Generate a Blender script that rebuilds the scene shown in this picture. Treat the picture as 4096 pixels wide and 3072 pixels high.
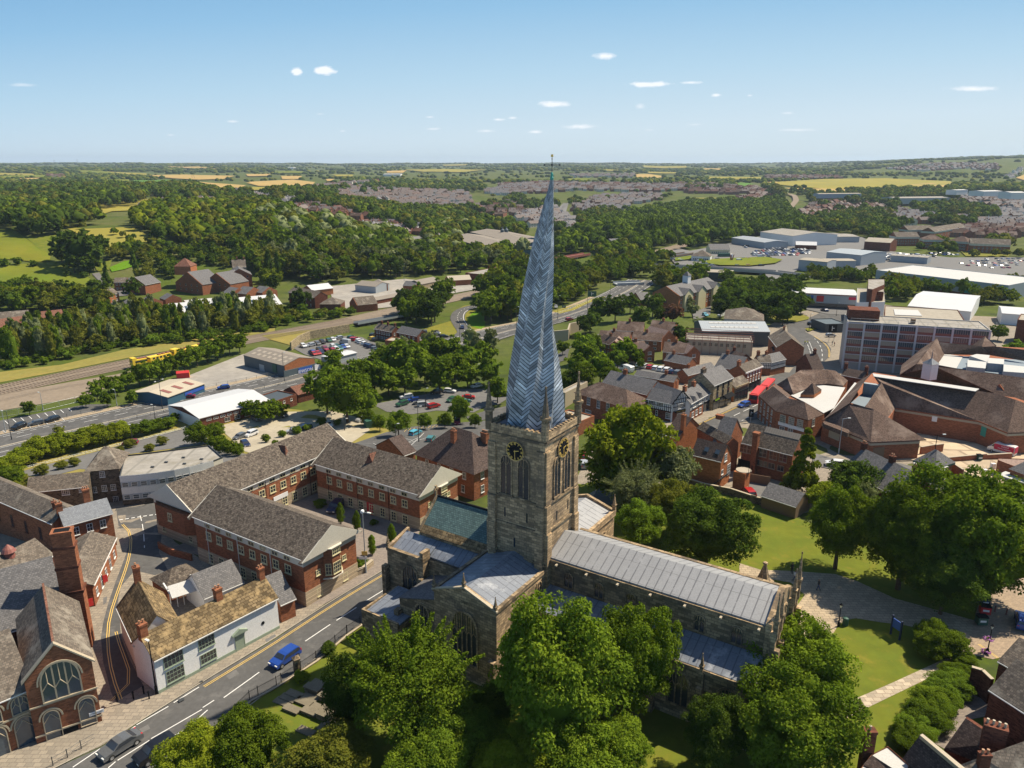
import bpy,math,random
import numpy as np
from math import radians as RAD,sin,cos,atan2,hypot,pi,tan
S=bpy.context.scene
for o in list(bpy.data.objects):bpy.data.objects.remove(o)
random.seed(7)
# ---------------- camera ----------------
FPX=3040.;HZ=655.;CH=62.
PIT=atan2(1536-HZ,FPX);CP,SP=cos(PIT),sin(PIT)
cd=bpy.data.cameras.new('camera');cam=bpy.data.objects.new('camera',cd);S.collection.objects.link(cam)
cd.sensor_fit='HORIZONTAL';cd.sensor_width=36.;cd.lens=36.*FPX/4096.;cd.clip_end=60000;cd.clip_start=1
cam.location=(0,0,CH);cam.rotation_euler=(pi/2-PIT,0,0);S.camera=cam
# ---------------- light ----------------
SAZ,SEL=27.,53.
w=bpy.data.worlds.new('World');S.world=w;w.use_nodes=True
sl=bpy.data.lights.new('sun','SUN');sl.energy=5.0;sl.angle=RAD(.53);sl.color=(1,.89,.70)
so=bpy.data.objects.new('sun',sl);S.collection.objects.link(so)
so.rotation_euler=(pi/2-RAD(SEL),0,RAD(SAZ)+pi/2);so.location=(0,0,200)
S.view_settings.view_transform='Standard';S.view_settings.look='None';S.view_settings.gamma=1;S.view_settings.exposure=.66
S.render.engine='CYCLES';S.cycles.max_bounces=4;S.cycles.diffuse_bounces=2;S.cycles.glossy_bounces=2;S.cycles.transmission_bounces=2
S.cycles.transparent_max_bounces=4;S.cycles.volume_bounces=0;S.cycles.use_denoising=True;S.cycles.caustics_reflective=False;S.cycles.caustics_refractive=False
S.cycles.use_adaptive_sampling=True
def sky():
 nt=w.node_tree;N=nt.nodes;L=nt.links;N.clear()
 out=N.new('ShaderNodeOutputWorld');bg=N.new('ShaderNodeBackground');bg.inputs[1].default_value=.078
 st=N.new('ShaderNodeTexSky');st.sky_type='NISHITA';st.sun_disc=False;st.sun_elevation=RAD(SEL);st.sun_rotation=RAD(90-SAZ)
 st.air_density=1.0;st.dust_density=.6;st.ozone_density=2.2;st.altitude=150
 tc=N.new('ShaderNodeTexCoord')
 sx=N.new('ShaderNodeSeparateXYZ');L.new(tc.outputs['Generated'],sx.inputs[0])
 def M(op,a,b=None,clamp=False):
  m=N.new('ShaderNodeMath');m.operation=op;m.use_clamp=clamp
  for i,v in enumerate((a,b)):
   if v is None:continue
   if isinstance(v,(int,float)):m.inputs[i].default_value=v
   else:L.new(v,m.inputs[i])
  return m.outputs[0]
 yy=M('MAXIMUM',sx.outputs[1],.05);U=M('DIVIDE',sx.outputs[0],yy);V=M('DIVIDE',sx.outputs[2],yy)
 cb=N.new('ShaderNodeCombineXYZ');L.new(U,cb.inputs[0]);L.new(M('MULTIPLY',V,2.2),cb.inputs[1])
 nz=N.new('ShaderNodeTexNoise');nz.inputs['Scale'].default_value=62;nz.inputs['Detail'].default_value=7;nz.inputs['Roughness'].default_value=.62;L.new(cb.outputs[0],nz.inputs['Vector'])
 nf=nz.outputs['Fac'];acc=None
 for(px,py,rx,ry,st_)in CLOUDS:
  x=(px-2048)/FPX;y=-(py-1536)/FPX;Y=CP+y*SP;u,v=x/Y,(-SP+y*CP)/Y
  a=M('DIVIDE',M('SUBTRACT',U,u),rx/FPX);b=M('DIVIDE',M('SUBTRACT',V,v),ry/FPX)
  d=M('SQRT',M('ADD',M('MULTIPLY',a,a),M('MULTIPLY',b,b)))
  m=M('MULTIPLY',M('SUBTRACT',1.,d,True),1.0)
  m=M('MULTIPLY',M('SUBTRACT',M('ADD',M('MULTIPLY',m,1.1),M('MULTIPLY',nf,1.5)),1.02,True),2.6*st_,True)
  m=M('MULTIPLY',m,M('MULTIPLY',M('SUBTRACT',1.15,d,True),3.,True))
  acc=m if acc is None else M('MAXIMUM',acc,m)
 cr=N.new('ShaderNodeValToRGB');e=cr.color_ramp.elements;k=1/10.5
 L.new(M('ADD',M('MULTIPLY',V,3.4),M('MULTIPLY',U,-.16)),cr.inputs[0])
 stops=[(0,(.56,.66,.71)),(.12,(.54,.66,.74)),(.35,(.40,.58,.72)),(.62,(.25,.46,.67)),(.9,(.155,.35,.59)),(1,(.135,.32,.57))]
 e[0].position=0;e[0].color=(*stops[0][1],1);e[1].position=1;e[1].color=(*stops[-1][1],1)
 for p_,c_ in stops[1:-1]:x_=e.new(p_);x_.color=(*c_,1)
 vm=N.new('ShaderNodeVectorMath');vm.operation='SCALE';L.new(cr.outputs[0],vm.inputs[0]);vm.inputs["Scale"].default_value=9.7
 wgt=N.new('ShaderNodeMapRange');wgt.inputs[1].default_value=.28;wgt.inputs[2].default_value=.75;wgt.inputs[3].default_value=1;wgt.inputs[4].default_value=0;L.new(sx.outputs[2],wgt.inputs[0])
 gm=N.new('ShaderNodeMixRGB');L.new(wgt.outputs[0],gm.inputs[0]);L.new(st.outputs[0],gm.inputs[1]);L.new(vm.outputs[0],gm.inputs[2])
 mx=N.new('ShaderNodeMixRGB');L.new(M('MINIMUM',acc,.93),mx.inputs[0]);L.new(gm.outputs[0],mx.inputs[1]);mx.inputs[2].default_value=(8.3,8.5,8.8,1)
 L.new(mx.outputs[0],bg.inputs[0]);L.new(bg.outputs[0],out.inputs[0])
CLOUDS=[(1300,282,62,24,1),(1188,288,34,22,.9),(2413,224,62,18,.6),(2600,338,120,16,.8),(2760,330,60,8,.5),(2215,416,95,16,.7),(3895,356,140,14,.5),(2865,380,30,9,.5),(2560,425,30,14,.35),
 (1990,478,40,8,.5),(2050,472,25,7,.4),(1730,516,45,8,.4),(1945,524,50,9,.4),(2140,528,38,9,.5),(2320,506,100,12,.45),(930,486,34,7,.3),(1372,524,20,6,.25),(3150,452,40,8,.3),(3190,520,110,8,.25),(2780,498,50,7,.25),(1280,456,24,5,.25),(3000,382,18,6,.3),(680,540,26,6,.25),(2600,520,30,6,.2),(1720,468,26,6,.25),(80,340,90,10,.2)]
sky()
# ---------------- terrain & picking ----------------
def ss(a,b,x):
 t=(x-a)/(b-a);t=0. if t<0 else(1. if t>1 else t);return t*t*(3-2*t)
KA=[(0,0),(135,0),(235,-14),(450,-16),(1300,-19),(2400,8),(4000,20),(6000,36),(9000,57),(16000,60)]
KB=[(0,0),(165,0),(300,-8),(480,-14),(1300,-19),(2400,8),(4000,20),(6000,36),(9000,57),(16000,60)]
def kn(K,D):
 for(a,za),(b,zb)in zip(K,K[1:]):
  if D<=b:return za+(zb-za)*ss(a,b,D)if D<2390 else za+(zb-za)*(D-a)/(b-a)
 return K[-1][1]
def T(x,y):
 D=hypot(x,y)
 if D<134:return 0.
 az=math.degrees(atan2(x,y));k=ss(-2,10,az)
 z=kn(KA,D)*(1-k)+kn(KB,D)*k
 if D>480:z+=27*ss(490,740,D)*(1-ss(1300,2400,D))*(1-ss(-17,-4,az))
 if D>2200:z+=72*ss(2500,5200,D)*ss(16,36,az)+5*ss(2500,6000,D)*(sin(az*.55+D*.0011)+.6*sin(az*1.7+2+D*.0006)+.5*sin(az*.23+1))
 return z
def ray(px,py):
 x=(px-2048)/FPX;y=-(py-1536)/FPX
 return x,CP+y*SP,-SP+y*CP
def G(px,py,h=None):
 """ground point seen at a picture position; h = height above sea plane z=h, None = terrain"""
 rx,ry,rz=ray(px,py)
 if h is not None:
  t=(h-CH)/rz;return(rx*t,ry*t,h)
 t=40.;pt=t
 while t<20000:
  if CH+rz*t<T(rx*t,ry*t):break
  pt=t;t*=1.02
 a,b=pt,t
 for _ in range(22):
  m=(a+b)/2
  if CH+rz*m<T(rx*m,ry*m):b=m
  else:a=m
 return(rx*b,ry*b,T(rx*b,ry*b))
def GT(px,py,h):
 """point at height h above the terrain under it"""
 g=G(px,py);z=g[2]+h
 for _ in range(6):
  q=G(px,py,z);z=T(q[0],q[1])+h
 return(q[0],q[1],z)
def depth(p):return p[1]*CP-(p[2]-CH)*SP
def zo(d,o):return o*(1+max(0,d-130)/300.)+max(0,d-300)*.0006
def proj(p):
 d=depth(p);return 2048+FPX*p[0]/d,1536-FPX*(p[1]*SP+(p[2]-CH)*CP)/d
TL={0:(0,0,1.),1:(0,600,2.0109),2:(1000,600,2.0109),3:(2000,600,2.0109),4:(3000,600,2.0182),5:(0,1300,2.0109),6:(1000,1300,2.0109),7:(2000,1200,2.0109),8:(3000,1200,2.0182),9:(0,2000,1.5473),10:(1000,2000,1.5473),11:(2000,1900,1.4155),12:(3000,1900,1.4151),13:(2550,1550,3.6867),14:(1450,1750,1.9514),15:(3500,1250,2.116),16:(3000,1400,1.9036),17:(2650,1180,2.266),18:(3650,2450,1.5314)}
def X(k,s):
 o=TL[k];r=[]
 for t in s.split():
  v=[float(q)for q in t.split(',')];r.append((o[0]+v[0]/o[2],o[1]+v[1]/o[2])+tuple(v[2:]))
 return r
# ---------------- materials ----------------
MATS={}
def mat(name,col,rough=.85,var=.18,vs=.6,pat=None,pw=1.,ph=.3,mort=None,bump=.0,metal=0.,col2=None,stain=None,spec=.3,fine=6.):
 if name in MATS:return MATS[name]
 m=bpy.data.materials.new(name);MATS[name]=m;m.use_nodes=True
 nt=m.node_tree;N=nt.nodes;L=nt.links;b=N['Principled BSDF']
 b.inputs['Roughness'].default_value=rough;b.inputs['Metallic'].default_value=metal;b.inputs['Specular IOR Level'].default_value=spec if rough<.8 else .06
 tc=N.new('ShaderNodeTexCoord');geo=N.new('ShaderNodeNewGeometry')
 c4=lambda c:(c[0],c[1],c[2],1)
 def noise(sc,det=4,ro=.6,vec=None):
  n=N.new('ShaderNodeTexNoise');n.inputs['Scale'].default_value=sc;n.inputs['Detail'].default_value=det;n.inputs['Roughness'].default_value=ro
  L.new(vec or geo.outputs['Position'],n.inputs['Vector']);return n.outputs['Fac']
 def ramp(f,a,bb):
  r=N.new('ShaderNodeMapRange');r.inputs[1].default_value=a;r.inputs[2].default_value=bb;L.new(f,r.inputs[0]);return r.outputs[0]
 def mix(f,a,bb,mode='MIX'):
  x=N.new('ShaderNodeMixRGB');x.blend_type=mode
  for i,v in((0,f),(1,a),(2,bb)):
   if isinstance(v,(int,float)):x.inputs[i].default_value=v
   elif isinstance(v,tuple):x.inputs[i].default_value=c4(v)
   else:L.new(v,x.inputs[i])
  return x.outputs[0]
 col2=col2 or tuple(c*.6 for c in col);hb=None
 base=mix(ramp(noise(vs,5),.38,.64),col,tuple(col[i]*(1-var)+col2[i]*var for i in range(3)))
 if pat:
  uv=tc.outputs['UV']
  if pat in('brick','tile'):
   br=N.new('ShaderNodeTexBrick');L.new(uv,br.inputs[0]);br.inputs['Scale'].default_value=1
   br.inputs['Brick Width'].default_value=pw;br.inputs['Row Height'].default_value=ph;br.inputs['Mortar Size'].default_value=min(ph,pw)*(.07 if pat=='brick' else .10)
   br.inputs['Color1'].default_value=(.0,.0,.0,1);br.inputs['Color2'].default_value=(1,1,1,1);br.inputs['Mortar'].default_value=(.5,.5,.5,1);br.inputs['Bias'].default_value=0
   v=1-var*1.5
   base=mix(1.,base,mix(br.outputs['Color'],(v,v,v),(1.22,1.2,1.16)),'MULTIPLY')
   base=mix(br.outputs['Fac'],base,mort or tuple(c*.45 for c in col));hb=br.outputs['Fac']
   if pat=='tile' and bump<=0:bump=.3
  elif pat in('seam','corr'):
   sp=N.new('ShaderNodeSeparateXYZ');L.new(uv,sp.inputs[0])
   def sm(o,per,w):
    d=N.new('ShaderNodeMath');d.operation='DIVIDE';L.new(o,d.inputs[0]);d.inputs[1].default_value=per
    f=N.new('ShaderNodeMath');f.operation='FRACT';L.new(d.outputs[0],f.inputs[0])
    l=N.new('ShaderNodeMath');l.operation='LESS_THAN';L.new(f.outputs[0],l.inputs[0]);l.inputs[1].default_value=w;return l.outputs[0]
   s=sm(sp.outputs[0],pw,.14 if pat=='seam' else .45)
   base=mix(s,base,mort or tuple(c*.6 for c in col));hb=s
   if ph>0:base=mix(sm(sp.outputs[1],ph,.02),base,tuple(c*.55 for c in col))
 base=mix(ramp(noise(fine,3),.3,.75),base,mix(1.,base,(.78,.78,.78),'MULTIPLY'))
 if stain:base=mix(ramp(noise(stain[1],6,.7),.52,.66),base,stain[0])
 L.new(base,b.inputs['Base Color'])
 if bump>0:
  bm=N.new('ShaderNodeBump');bm.inputs['Strength'].default_value=bump;bm.inputs['Distance'].default_value=.06
  ad=N.new('ShaderNodeMath');ad.operation='SUBTRACT';L.new(noise(fine*.7,3),ad.inputs[0])
  if hb:L.new(hb,ad.inputs[1])
  else:ad.inputs[1].default_value=0
  L.new(ad.outputs[0],bm.inputs['Height']);L.new(bm.outputs[0],b.inputs['Normal'])
 return m
def flat(name,col,rough=.6,metal=0.,spec=.4):
 return mat(name,col,rough,.06,.8,spec=spec,metal=metal)
def foliage(name,c1,c2,c3,tr=.28):
 if name in MATS:return MATS[name]
 m=bpy.data.materials.new(name);MATS[name]=m;m.use_nodes=True;nt=m.node_tree;N=nt.nodes;L=nt.links;N.clear()
 out=N.new('ShaderNodeOutputMaterial');at=N.new('ShaderNodeAttribute');at.attribute_name='rnd';oi=N.new('ShaderNodeObjectInfo')
 g=N.new('ShaderNodeNewGeometry');nz=N.new('ShaderNodeTexNoise');nz.inputs['Scale'].default_value=.22;nz.inputs['Detail'].default_value=3;L.new(g.outputs['Position'],nz.inputs['Vector'])
 def mx(f,a,b,mode='MIX'):
  x=N.new('ShaderNodeMixRGB');x.blend_type=mode
  for i,v in((0,f),(1,a),(2,b)):
   if isinstance(v,(int,float)):x.inputs[i].default_value=v
   elif isinstance(v,tuple):x.inputs[i].default_value=v+(1,)
   else:L.new(v,x.inputs[i])
  return x.outputs[0]
 c=mx(at.outputs['Fac'],c1,c2);mr=N.new('ShaderNodeMapRange');mr.inputs[1].default_value=.45;mr.inputs[2].default_value=.7;L.new(nz.outputs['Fac'],mr.inputs[0])
 c=mx(mr.outputs[0],c,c3);r2=N.new('ShaderNodeMapRange');r2.inputs[3].default_value=.75;r2.inputs[4].default_value=1.3;L.new(oi.outputs['Random'],r2.inputs[0])
 c=mx(1.,c,r2.outputs[0],'MULTIPLY')
 d=N.new('ShaderNodeBsdfDiffuse');t=N.new('ShaderNodeBsdfTranslucent');L.new(c,d.inputs[0]);L.new(mx(1.,c,(1.25,1.3,.5),'MULTIPLY'),t.inputs[0])
 ms=N.new('ShaderNodeMixShader');ms.inputs[0].default_value=tr;L.new(d.outputs[0],ms.inputs[1]);L.new(t.outputs[0],ms.inputs[2]);L.new(ms.outputs[0],out.inputs[0])
 return m
# ---------------- mesh building ----------------
class MB:
 def __init__(s):s.v=[];s.f=[];s.m=[]
 def poly(s,pts,mi=0):
  n=len(s.v);s.v+=[tuple(p)for p in pts];s.f.append(tuple(range(n,n+len(pts))));s.m.append(mi)
 def box(s,a,b,mi=0):
  x0,y0,z0=a;x1,y1,z1=b;n=len(s.v)
  s.v+=[(x0,y0,z0),(x1,y0,z0),(x1,y1,z0),(x0,y1,z0),(x0,y0,z1),(x1,y0,z1),(x1,y1,z1),(x0,y1,z1)]
  for f in((0,3,2,1),(4,5,6,7),(0,1,5,4),(1,2,6,5),(2,3,7,6),(3,0,4,7)):s.f.append(tuple(n+i for i in f));s.m.append(mi)
  return s
 def prism(s,pts,z0,z1,mi=0,mt=None,cap=True):
  a=sum(p[0]*q[1]-q[0]*p[1]for p,q in zip(pts,pts[1:]+pts[:1]))
  if a<0:pts=pts[::-1]
  k=len(pts);n=len(s.v);s.v+=[(p[0],p[1],z0 if not callable(z0)else z0(p))for p in pts]+[(p[0],p[1],z1 if not callable(z1)else z1(p))for p in pts]
  for i in range(k):
   j=(i+1)%k;s.f.append((n+i,n+j,n+k+j,n+k+i));s.m.append(mi)
  if cap:
   s.f.append(tuple(n+k+i for i in range(k)));s.m.append(mi if mt is None else mt)
   s.f.append(tuple(n+k-1-i for i in range(k)));s.m.append(mi)
  return s
 def solid(s,pts,th,mi=0):
  """planar polygon made into a slab th thick downwards"""
  nx=ny=nz=0
  for p,q in zip(pts,pts[1:]+pts[:1]):
   nz+=(p[0]-q[0])*(p[1]+q[1])
  if nz<0:pts=pts[::-1]
  k=len(pts);n=len(s.v);s.v+=[tuple(p)for p in pts]+[(p[0],p[1],p[2]-th)for p in pts]
  s.f.append(tuple(n+i for i in range(k)));s.m.append(mi);s.f.append(tuple(n+2*k-1-i for i in range(k)));s.m.append(mi)
  for i in range(k):
   j=(i+1)%k;s.f.append((n+i,n+k+i,n+k+j,n+j));s.m.append(mi)
  return s
 def tube(s,a,b,r0,r1=None,n=8,mi=0):
  r1=r0 if r1 is None else r1;a=np.array(a,float);b=np.array(b,float);d=b-a;L=np.linalg.norm(d)or 1;d/=L
  u=np.cross(d,[0,0,1.]if abs(d[2])<.9 else[1.,0,0]);u/=np.linalg.norm(u);w_=np.cross(d,u);k=len(s.v)
  for c,r in((a,r0),(b,r1)):
   for i in range(n):
    t=2*pi*i/n;s.v.append(tuple(c+u*r*cos(t)+w_*r*sin(t)))
  for i in range(n):
   j=(i+1)%n;s.f.append((k+i,k+n+i,k+n+j,k+j));s.m.append(mi)
  s.f.append(tuple(k+i for i in range(n)));s.m.append(mi);s.f.append(tuple(k+2*n-1-i for i in range(n)));s.m.append(mi)
  return s
 def lathe(s,c,prof,n=8,mi=0,rot=0.):
  k=len(s.v)
  for r,z in prof:
   for i in range(n):
    t=2*pi*i/n+rot;s.v.append((c[0]+r*cos(t),c[1]+r*sin(t),c[2]+z))
  for q in range(len(prof)-1):
   for i in range(n):
    j=(i+1)%n;s.f.append((k+q*n+i,k+q*n+j,k+(q+1)*n+j,k+(q+1)*n+i));s.m.append(mi)
  s.f.append(tuple(k+n-1-i for i in range(n)));s.m.append(mi)
  s.f.append(tuple(k+(len(prof)-1)*n+i for i in range(n)));s.m.append(mi)
  return s
 def mesh(s,name,mats,uv=True,smooth=False):
  me=bpy.data.meshes.new(name);me.from_pydata(s.v,[],s.f)
  if not isinstance(mats,(list,tuple)):mats=[mats]
  for m in mats:me.materials.append(MATS[m]if isinstance(m,str)else m)
  if len(mats)>1:me.polygons.foreach_set('material_index',s.m)
  if uv and s.f:
   ul=me.uv_layers.new(name='UVMap');d=[]
   V=s.v
   for p in me.polygons:
    n=p.normal;
    if abs(n[2])>.999:e=(1,0,0);g=(0,1,0)
    else:
     h=hypot(n[0],n[1]);e=(-n[1]/h,n[0]/h,0);g=(-n[2]*n[0]/h,-n[2]*n[1]/h,h)
    for vi in p.vertices:
     v=V[vi];d+=[v[0]*e[0]+v[1]*e[1],v[0]*g[0]+v[1]*g[1]+v[2]*g[2]]
   ul.data.foreach_set('uv',d)
  if smooth:me.polygons.foreach_set('use_smooth',[True]*len(me.polygons))
  me.update();return me
 def build(s,name,mats,parent=None,loc=(0,0,0),rz=0,**k):
  return ob(name,s.mesh(name,mats,**k),parent,loc,rz)
COL=S.collection.objects
def ob(name,data,parent=None,loc=(0,0,0),rz=0,sc=None):
 o=bpy.data.objects.new(name,data);COL.link(o);o.location=loc;o.rotation_euler=(0,0,rz)
 if parent:o.parent=parent
 if sc:o.scale=sc if isinstance(sc,tuple)else(sc,sc,sc)
 return o
def tag(o,label,cat,group=None):
 o['label']=label;o['category']=cat
 if group:o['group']=group
 return o
def thing(name,label,cat,loc,rz=0,group=None):return tag(ob(name,None,None,loc,rz),label,cat,group)
def copytree(o,parent=None):
 c=o.copy();COL.link(c)
 if parent:c.parent=parent
 for ch in list(o.children):copytree(ch,c)
 return c
def text(s,size,m,parent,loc,rot,name='lettering',ext=.01,sx=1.):
 cu=bpy.data.curves.new(name,'FONT');cu.body=s;cu.size=size;cu.extrude=ext;cu.align_x='CENTER';cu.align_y='CENTER';cu.materials.append(MATS[m]);cu.resolution_u=2
 t=bpy.data.objects.new(name,cu);me=bpy.data.meshes.new_from_object(t);me.name=name;bpy.data.objects.remove(t);o=ob(name,me,parent,loc);o.rotation_euler=rot;o.scale=(sx,1,1);return o
def sheet(name,pts,m,off=None,step=None,raw=False,th=0,kind='structure',uvs=None):
 """polygon (picture positions or world xy) laid on the terrain"""
 import bmesh
 P=[p if raw else G(p[0],p[1])for p in pts]
 D=sum(hypot(p[0],p[1])for p in P)/len(P);bm=bmesh.new();fc=bm.faces.new([bm.verts.new((p[0],p[1],0))for p in P])
 mxD=max(hypot(p[0],p[1])for p in P)
 if mxD>130:
  st=step or max(5.,D/22.)
  xs=[p[0]for p in P];ys=[p[1]for p in P]
  for ax,(lo,hi)in((0,(min(xs),max(xs))),(1,(min(ys),max(ys)))):
   c=math.ceil(lo/st)*st;k=0
   while c<hi and k<120:
    n=(1,0,0)if ax==0 else(0,1,0)
    bmesh.ops.bisect_plane(bm,geom=bm.verts[:]+bm.edges[:]+bm.faces[:],plane_co=(c if ax==0 else 0,c if ax else 0,0),plane_no=n);c+=st;k+=1
 o_=(.03 if off is None else off)
 for v in bm.verts:
  d=hypot(v.co.x,v.co.y);v.co.z=T(v.co.x,v.co.y)+zo(d,o_)
 if fc.is_valid:bm.normal_update()
 for f in bm.faces:
  if f.normal.z<0:f.normal_flip()
 me=bpy.data.meshes.new(name);bm.to_mesh(me);bm.free();me.materials.append(MATS[m])
 ul=me.uv_layers.new(name='UVMap')
 vs=[me.vertices[l.vertex_index].co for l in me.loops];ul.data.foreach_set('uv',[c for v in vs for c in(v.x,v.y)])
 if th:
  md=None
  bm=bmesh.new();bm.from_mesh(me);r=bmesh.ops.extrude_face_region(bm,geom=bm.faces[:])
  for g in r['geom']:
   if isinstance(g,bmesh.types.BMVert):g.co.z+=th
  bmesh.ops.recalc_face_normals(bm,faces=bm.faces[:]);bm.to_mesh(me);bm.free()
 o=ob(name,me);o['kind']=kind;return o
def ribbon(name,pts,wid,m,off=.05,raw=False,kind='structure',dash=None,latoff=0.,step=4.):
 """strip along a centre line, draped; dash=(on,gap) cuts it into painted dashes"""
 P=[p if raw else G(p[0],p[1])for p in pts];Q=[]
 for a,b in zip(P,P[1:]):
  L=hypot(b[0]-a[0],b[1]-a[1]);n=max(1,int(L/step))
  for i in range(n):Q.append((a[0]+(b[0]-a[0])*i/n,a[1]+(b[1]-a[1])*i/n))
 Q.append(P[-1][:2])
 if len(P)>2:
  for _ in range(2):Q=[Q[0]]+[((a[0]+2*b[0]+c[0])/4,(a[1]+2*b[1]+c[1])/4)for a,b,c in zip(Q,Q[1:],Q[2:])]+[Q[-1]]
 def zt(x,y):
  return T(x,y)+zo(hypot(x,y),off)
 mb=MB();cum=[0]
 for a,b in zip(Q,Q[1:]):cum.append(cum[-1]+hypot(b[0]-a[0],b[1]-a[1]))
 def at(s):
  s=min(max(s,0),cum[-1]);i=0
  while i<len(cum)-2 and cum[i+1]<s:i+=1
  a,b=Q[i],Q[i+1];L=cum[i+1]-cum[i]or 1;t=(s-cum[i])/L;dx,dy=(b[0]-a[0])/L,(b[1]-a[1])/L
  i0=max(0,i-1);a2,b2=Q[i0],Q[min(len(Q)-1,i+2)];l2=hypot(b2[0]-a2[0],b2[1]-a2[1])or 1;dx,dy=(b2[0]-a2[0])/l2,(b2[1]-a2[1])/l2
  return a[0]+(b[0]-a[0])*t,a[1]+(b[1]-a[1])*t,-dy,dx
 segs=[(0,cum[-1])]if not dash else[(s,min(s+dash[0],cum[-1]))for s in np.arange(0,cum[-1],dash[0]+dash[1])]
 for s0,s1 in segs:
  n=max(1,int(math.ceil((s1-s0)/step)));pr=None
  for i in range(n+1):
   x,y,nx,ny=at(s0+(s1-s0)*i/n);r=[]
   k=1 if wid<3 else 2
   for j in range(k+1):
    o_=latoff-wid/2+wid*j/k;X_,Y_=x+nx*o_,y+ny*o_;r.append((X_,Y_,zt(X_,Y_)))
   if pr:
    for j in range(k):mb.poly([pr[j+1],pr[j],r[j],r[j+1]])
   pr=r
 me=mb.mesh(name,m)
 o=ob(name,me)
 if kind:o['kind']=kind
 return o
# ---------------- palette ----------------
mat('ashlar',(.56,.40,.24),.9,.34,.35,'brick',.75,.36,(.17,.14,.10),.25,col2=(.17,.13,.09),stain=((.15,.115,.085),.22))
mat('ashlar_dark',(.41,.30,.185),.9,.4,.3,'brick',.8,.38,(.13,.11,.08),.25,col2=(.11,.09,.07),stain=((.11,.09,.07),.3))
mat('sandstone',(.38,.31,.20),.9,.3,.5,'brick',.6,.3,(.22,.18,.12),.15,col2=(.25,.19,.12))
mat('dark_stone',(.16,.125,.095),.9,.4,.5,'brick',.5,.28,(.2,.17,.13),.15)
mat('lead',(.18,.20,.24),.55,.35,.25,'seam',.95,2.6,(.11,.12,.145),.1,metal=.1,col2=(.13,.145,.175),spec=.3,stain=((.29,.305,.335),.5))
mat('lead_new',(.31,.31,.315),.55,.16,.25,'seam',1.05,2.9,(.15,.15,.16),.08,metal=.1,col2=(.19,.193,.205),spec=.3,stain=((.30,.30,.305),.6))
mat('green_slate',(.115,.185,.175),.7,.2,.5,'tile',.42,.30,(.05,.085,.085),.3,col2=(.09,.13,.12))
mat('stone_tile',(.24,.18,.105),.95,.4,.35,'tile',.7,.42,(.09,.06,.035),.5,col2=(.15,.11,.055),stain=((.33,.235,.12),.7))
mat('slate',(.155,.15,.155),.75,.22,.4,'tile',.34,.26,(.085,.083,.085),.3,col2=(.10,.095,.095))
mat('slate_mossy',(.15,.125,.105),.9,.4,1.1,'tile',.36,.28,(.07,.058,.05),.4,col2=(.095,.078,.066),stain=((.20,.17,.135),2.2))
mat('slate_brown',(.18,.15,.125),.9,.3,.3,'tile',.36,.28,(.11,.095,.08),.3,col2=(.14,.12,.10),stain=((.25,.22,.18),.35))
mat('slate_grey',(.20,.215,.24),.6,.12,.4,'tile',.3,.25,(.14,.15,.17),.2)
mat('tile_brown',(.165,.115,.095),.9,.3,.2,'tile',.28,.22,(.10,.068,.055),.3,col2=(.10,.075,.06),stain=((.22,.165,.135),.15))
mat('tile_red',(.27,.125,.085),.9,.35,.3,'tile',.28,.22,(.13,.07,.055),.3,col2=(.15,.10,.08))
mat('tile_pink',(.34,.245,.21),.9,.2,.4,'tile',.28,.22,(.22,.16,.135),.2)
mat('tile_dark',(.12,.09,.08),.9,.3,.3,'tile',.28,.22,(.07,.052,.047),.3,col2=(.085,.065,.06))
mat('brick',(.31,.125,.065),.9,.25,.5,'brick',.45,.15,(.26,.12,.08),.1,col2=(.19,.065,.04))
mat('brick_orange',(.40,.15,.065),.9,.2,.5,'brick',.45,.15,(.36,.19,.11),.1,col2=(.30,.11,.05))
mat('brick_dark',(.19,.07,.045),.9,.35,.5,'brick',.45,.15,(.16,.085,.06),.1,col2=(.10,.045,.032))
mat('brick_precinct',(.32,.13,.075),.9,.2,.2,'brick',.45,.15,(.31,.14,.08),.1,col2=(.26,.085,.045))
mat('stone_band',(.47,.38,.27),.9,.14,.6,'brick',30.,.3,(.28,.22,.16),.1)
flat('stone_trim',(.42,.35,.25));flat('concrete_trim',(.38,.36,.33));flat('white_paint',(.74,.73,.70));flat('cream_paint',(.62,.56,.34));flat('stucco_cream',(.60,.56,.47))
mat('whitewash',(.78,.78,.77),.9,.12,.8,bump=.15,col2=(.6,.6,.58))
flat('glass_dark',(.035,.04,.048),.12,spec=.8);flat('glass_blue',(.06,.085,.11),.1,spec=.9);flat('black_paint',(.014,.015,.017),.85);flat('dark_metal',(.05,.055,.06),.5)
flat('grey_green_paint',(.27,.33,.25));flat('green_paint',(.03,.10,.07));flat('teal_paint',(.05,.30,.24));flat('red_paint',(.55,.03,.03));flat('blue_paint',(.03,.10,.42));flat('navy_paint',(.015,.03,.08));flat('gold_paint',(.75,.5,.12),.4);flat('yellow_paint',(.8,.55,.05));flat('sign_white',(.8,.8,.8));flat('magenta_red',(.55,.02,.07));flat('orange_paint',(.8,.30,.02));flat('pot_clay',(.38,.20,.11));flat('pot_cream',(.55,.47,.34))
mat('galv',(.42,.45,.47),.5,.1,.5,metal=.3);flat('purple_flower',(.30,.08,.30));flat('timber',(.20,.13,.08));flat('brown_panel',(.25,.09,.07));flat('brown_render',(.40,.34,.26))
mat('asphalt',(.11,.108,.106),.9,.4,.12,fine=1.6,col2=(.08,.078,.077),bump=.05,stain=((.135,.13,.125),.35));mat('asphalt_light',(.165,.16,.155),.92,.35,.1,fine=1.2,col2=(.12,.115,.11))
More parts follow.
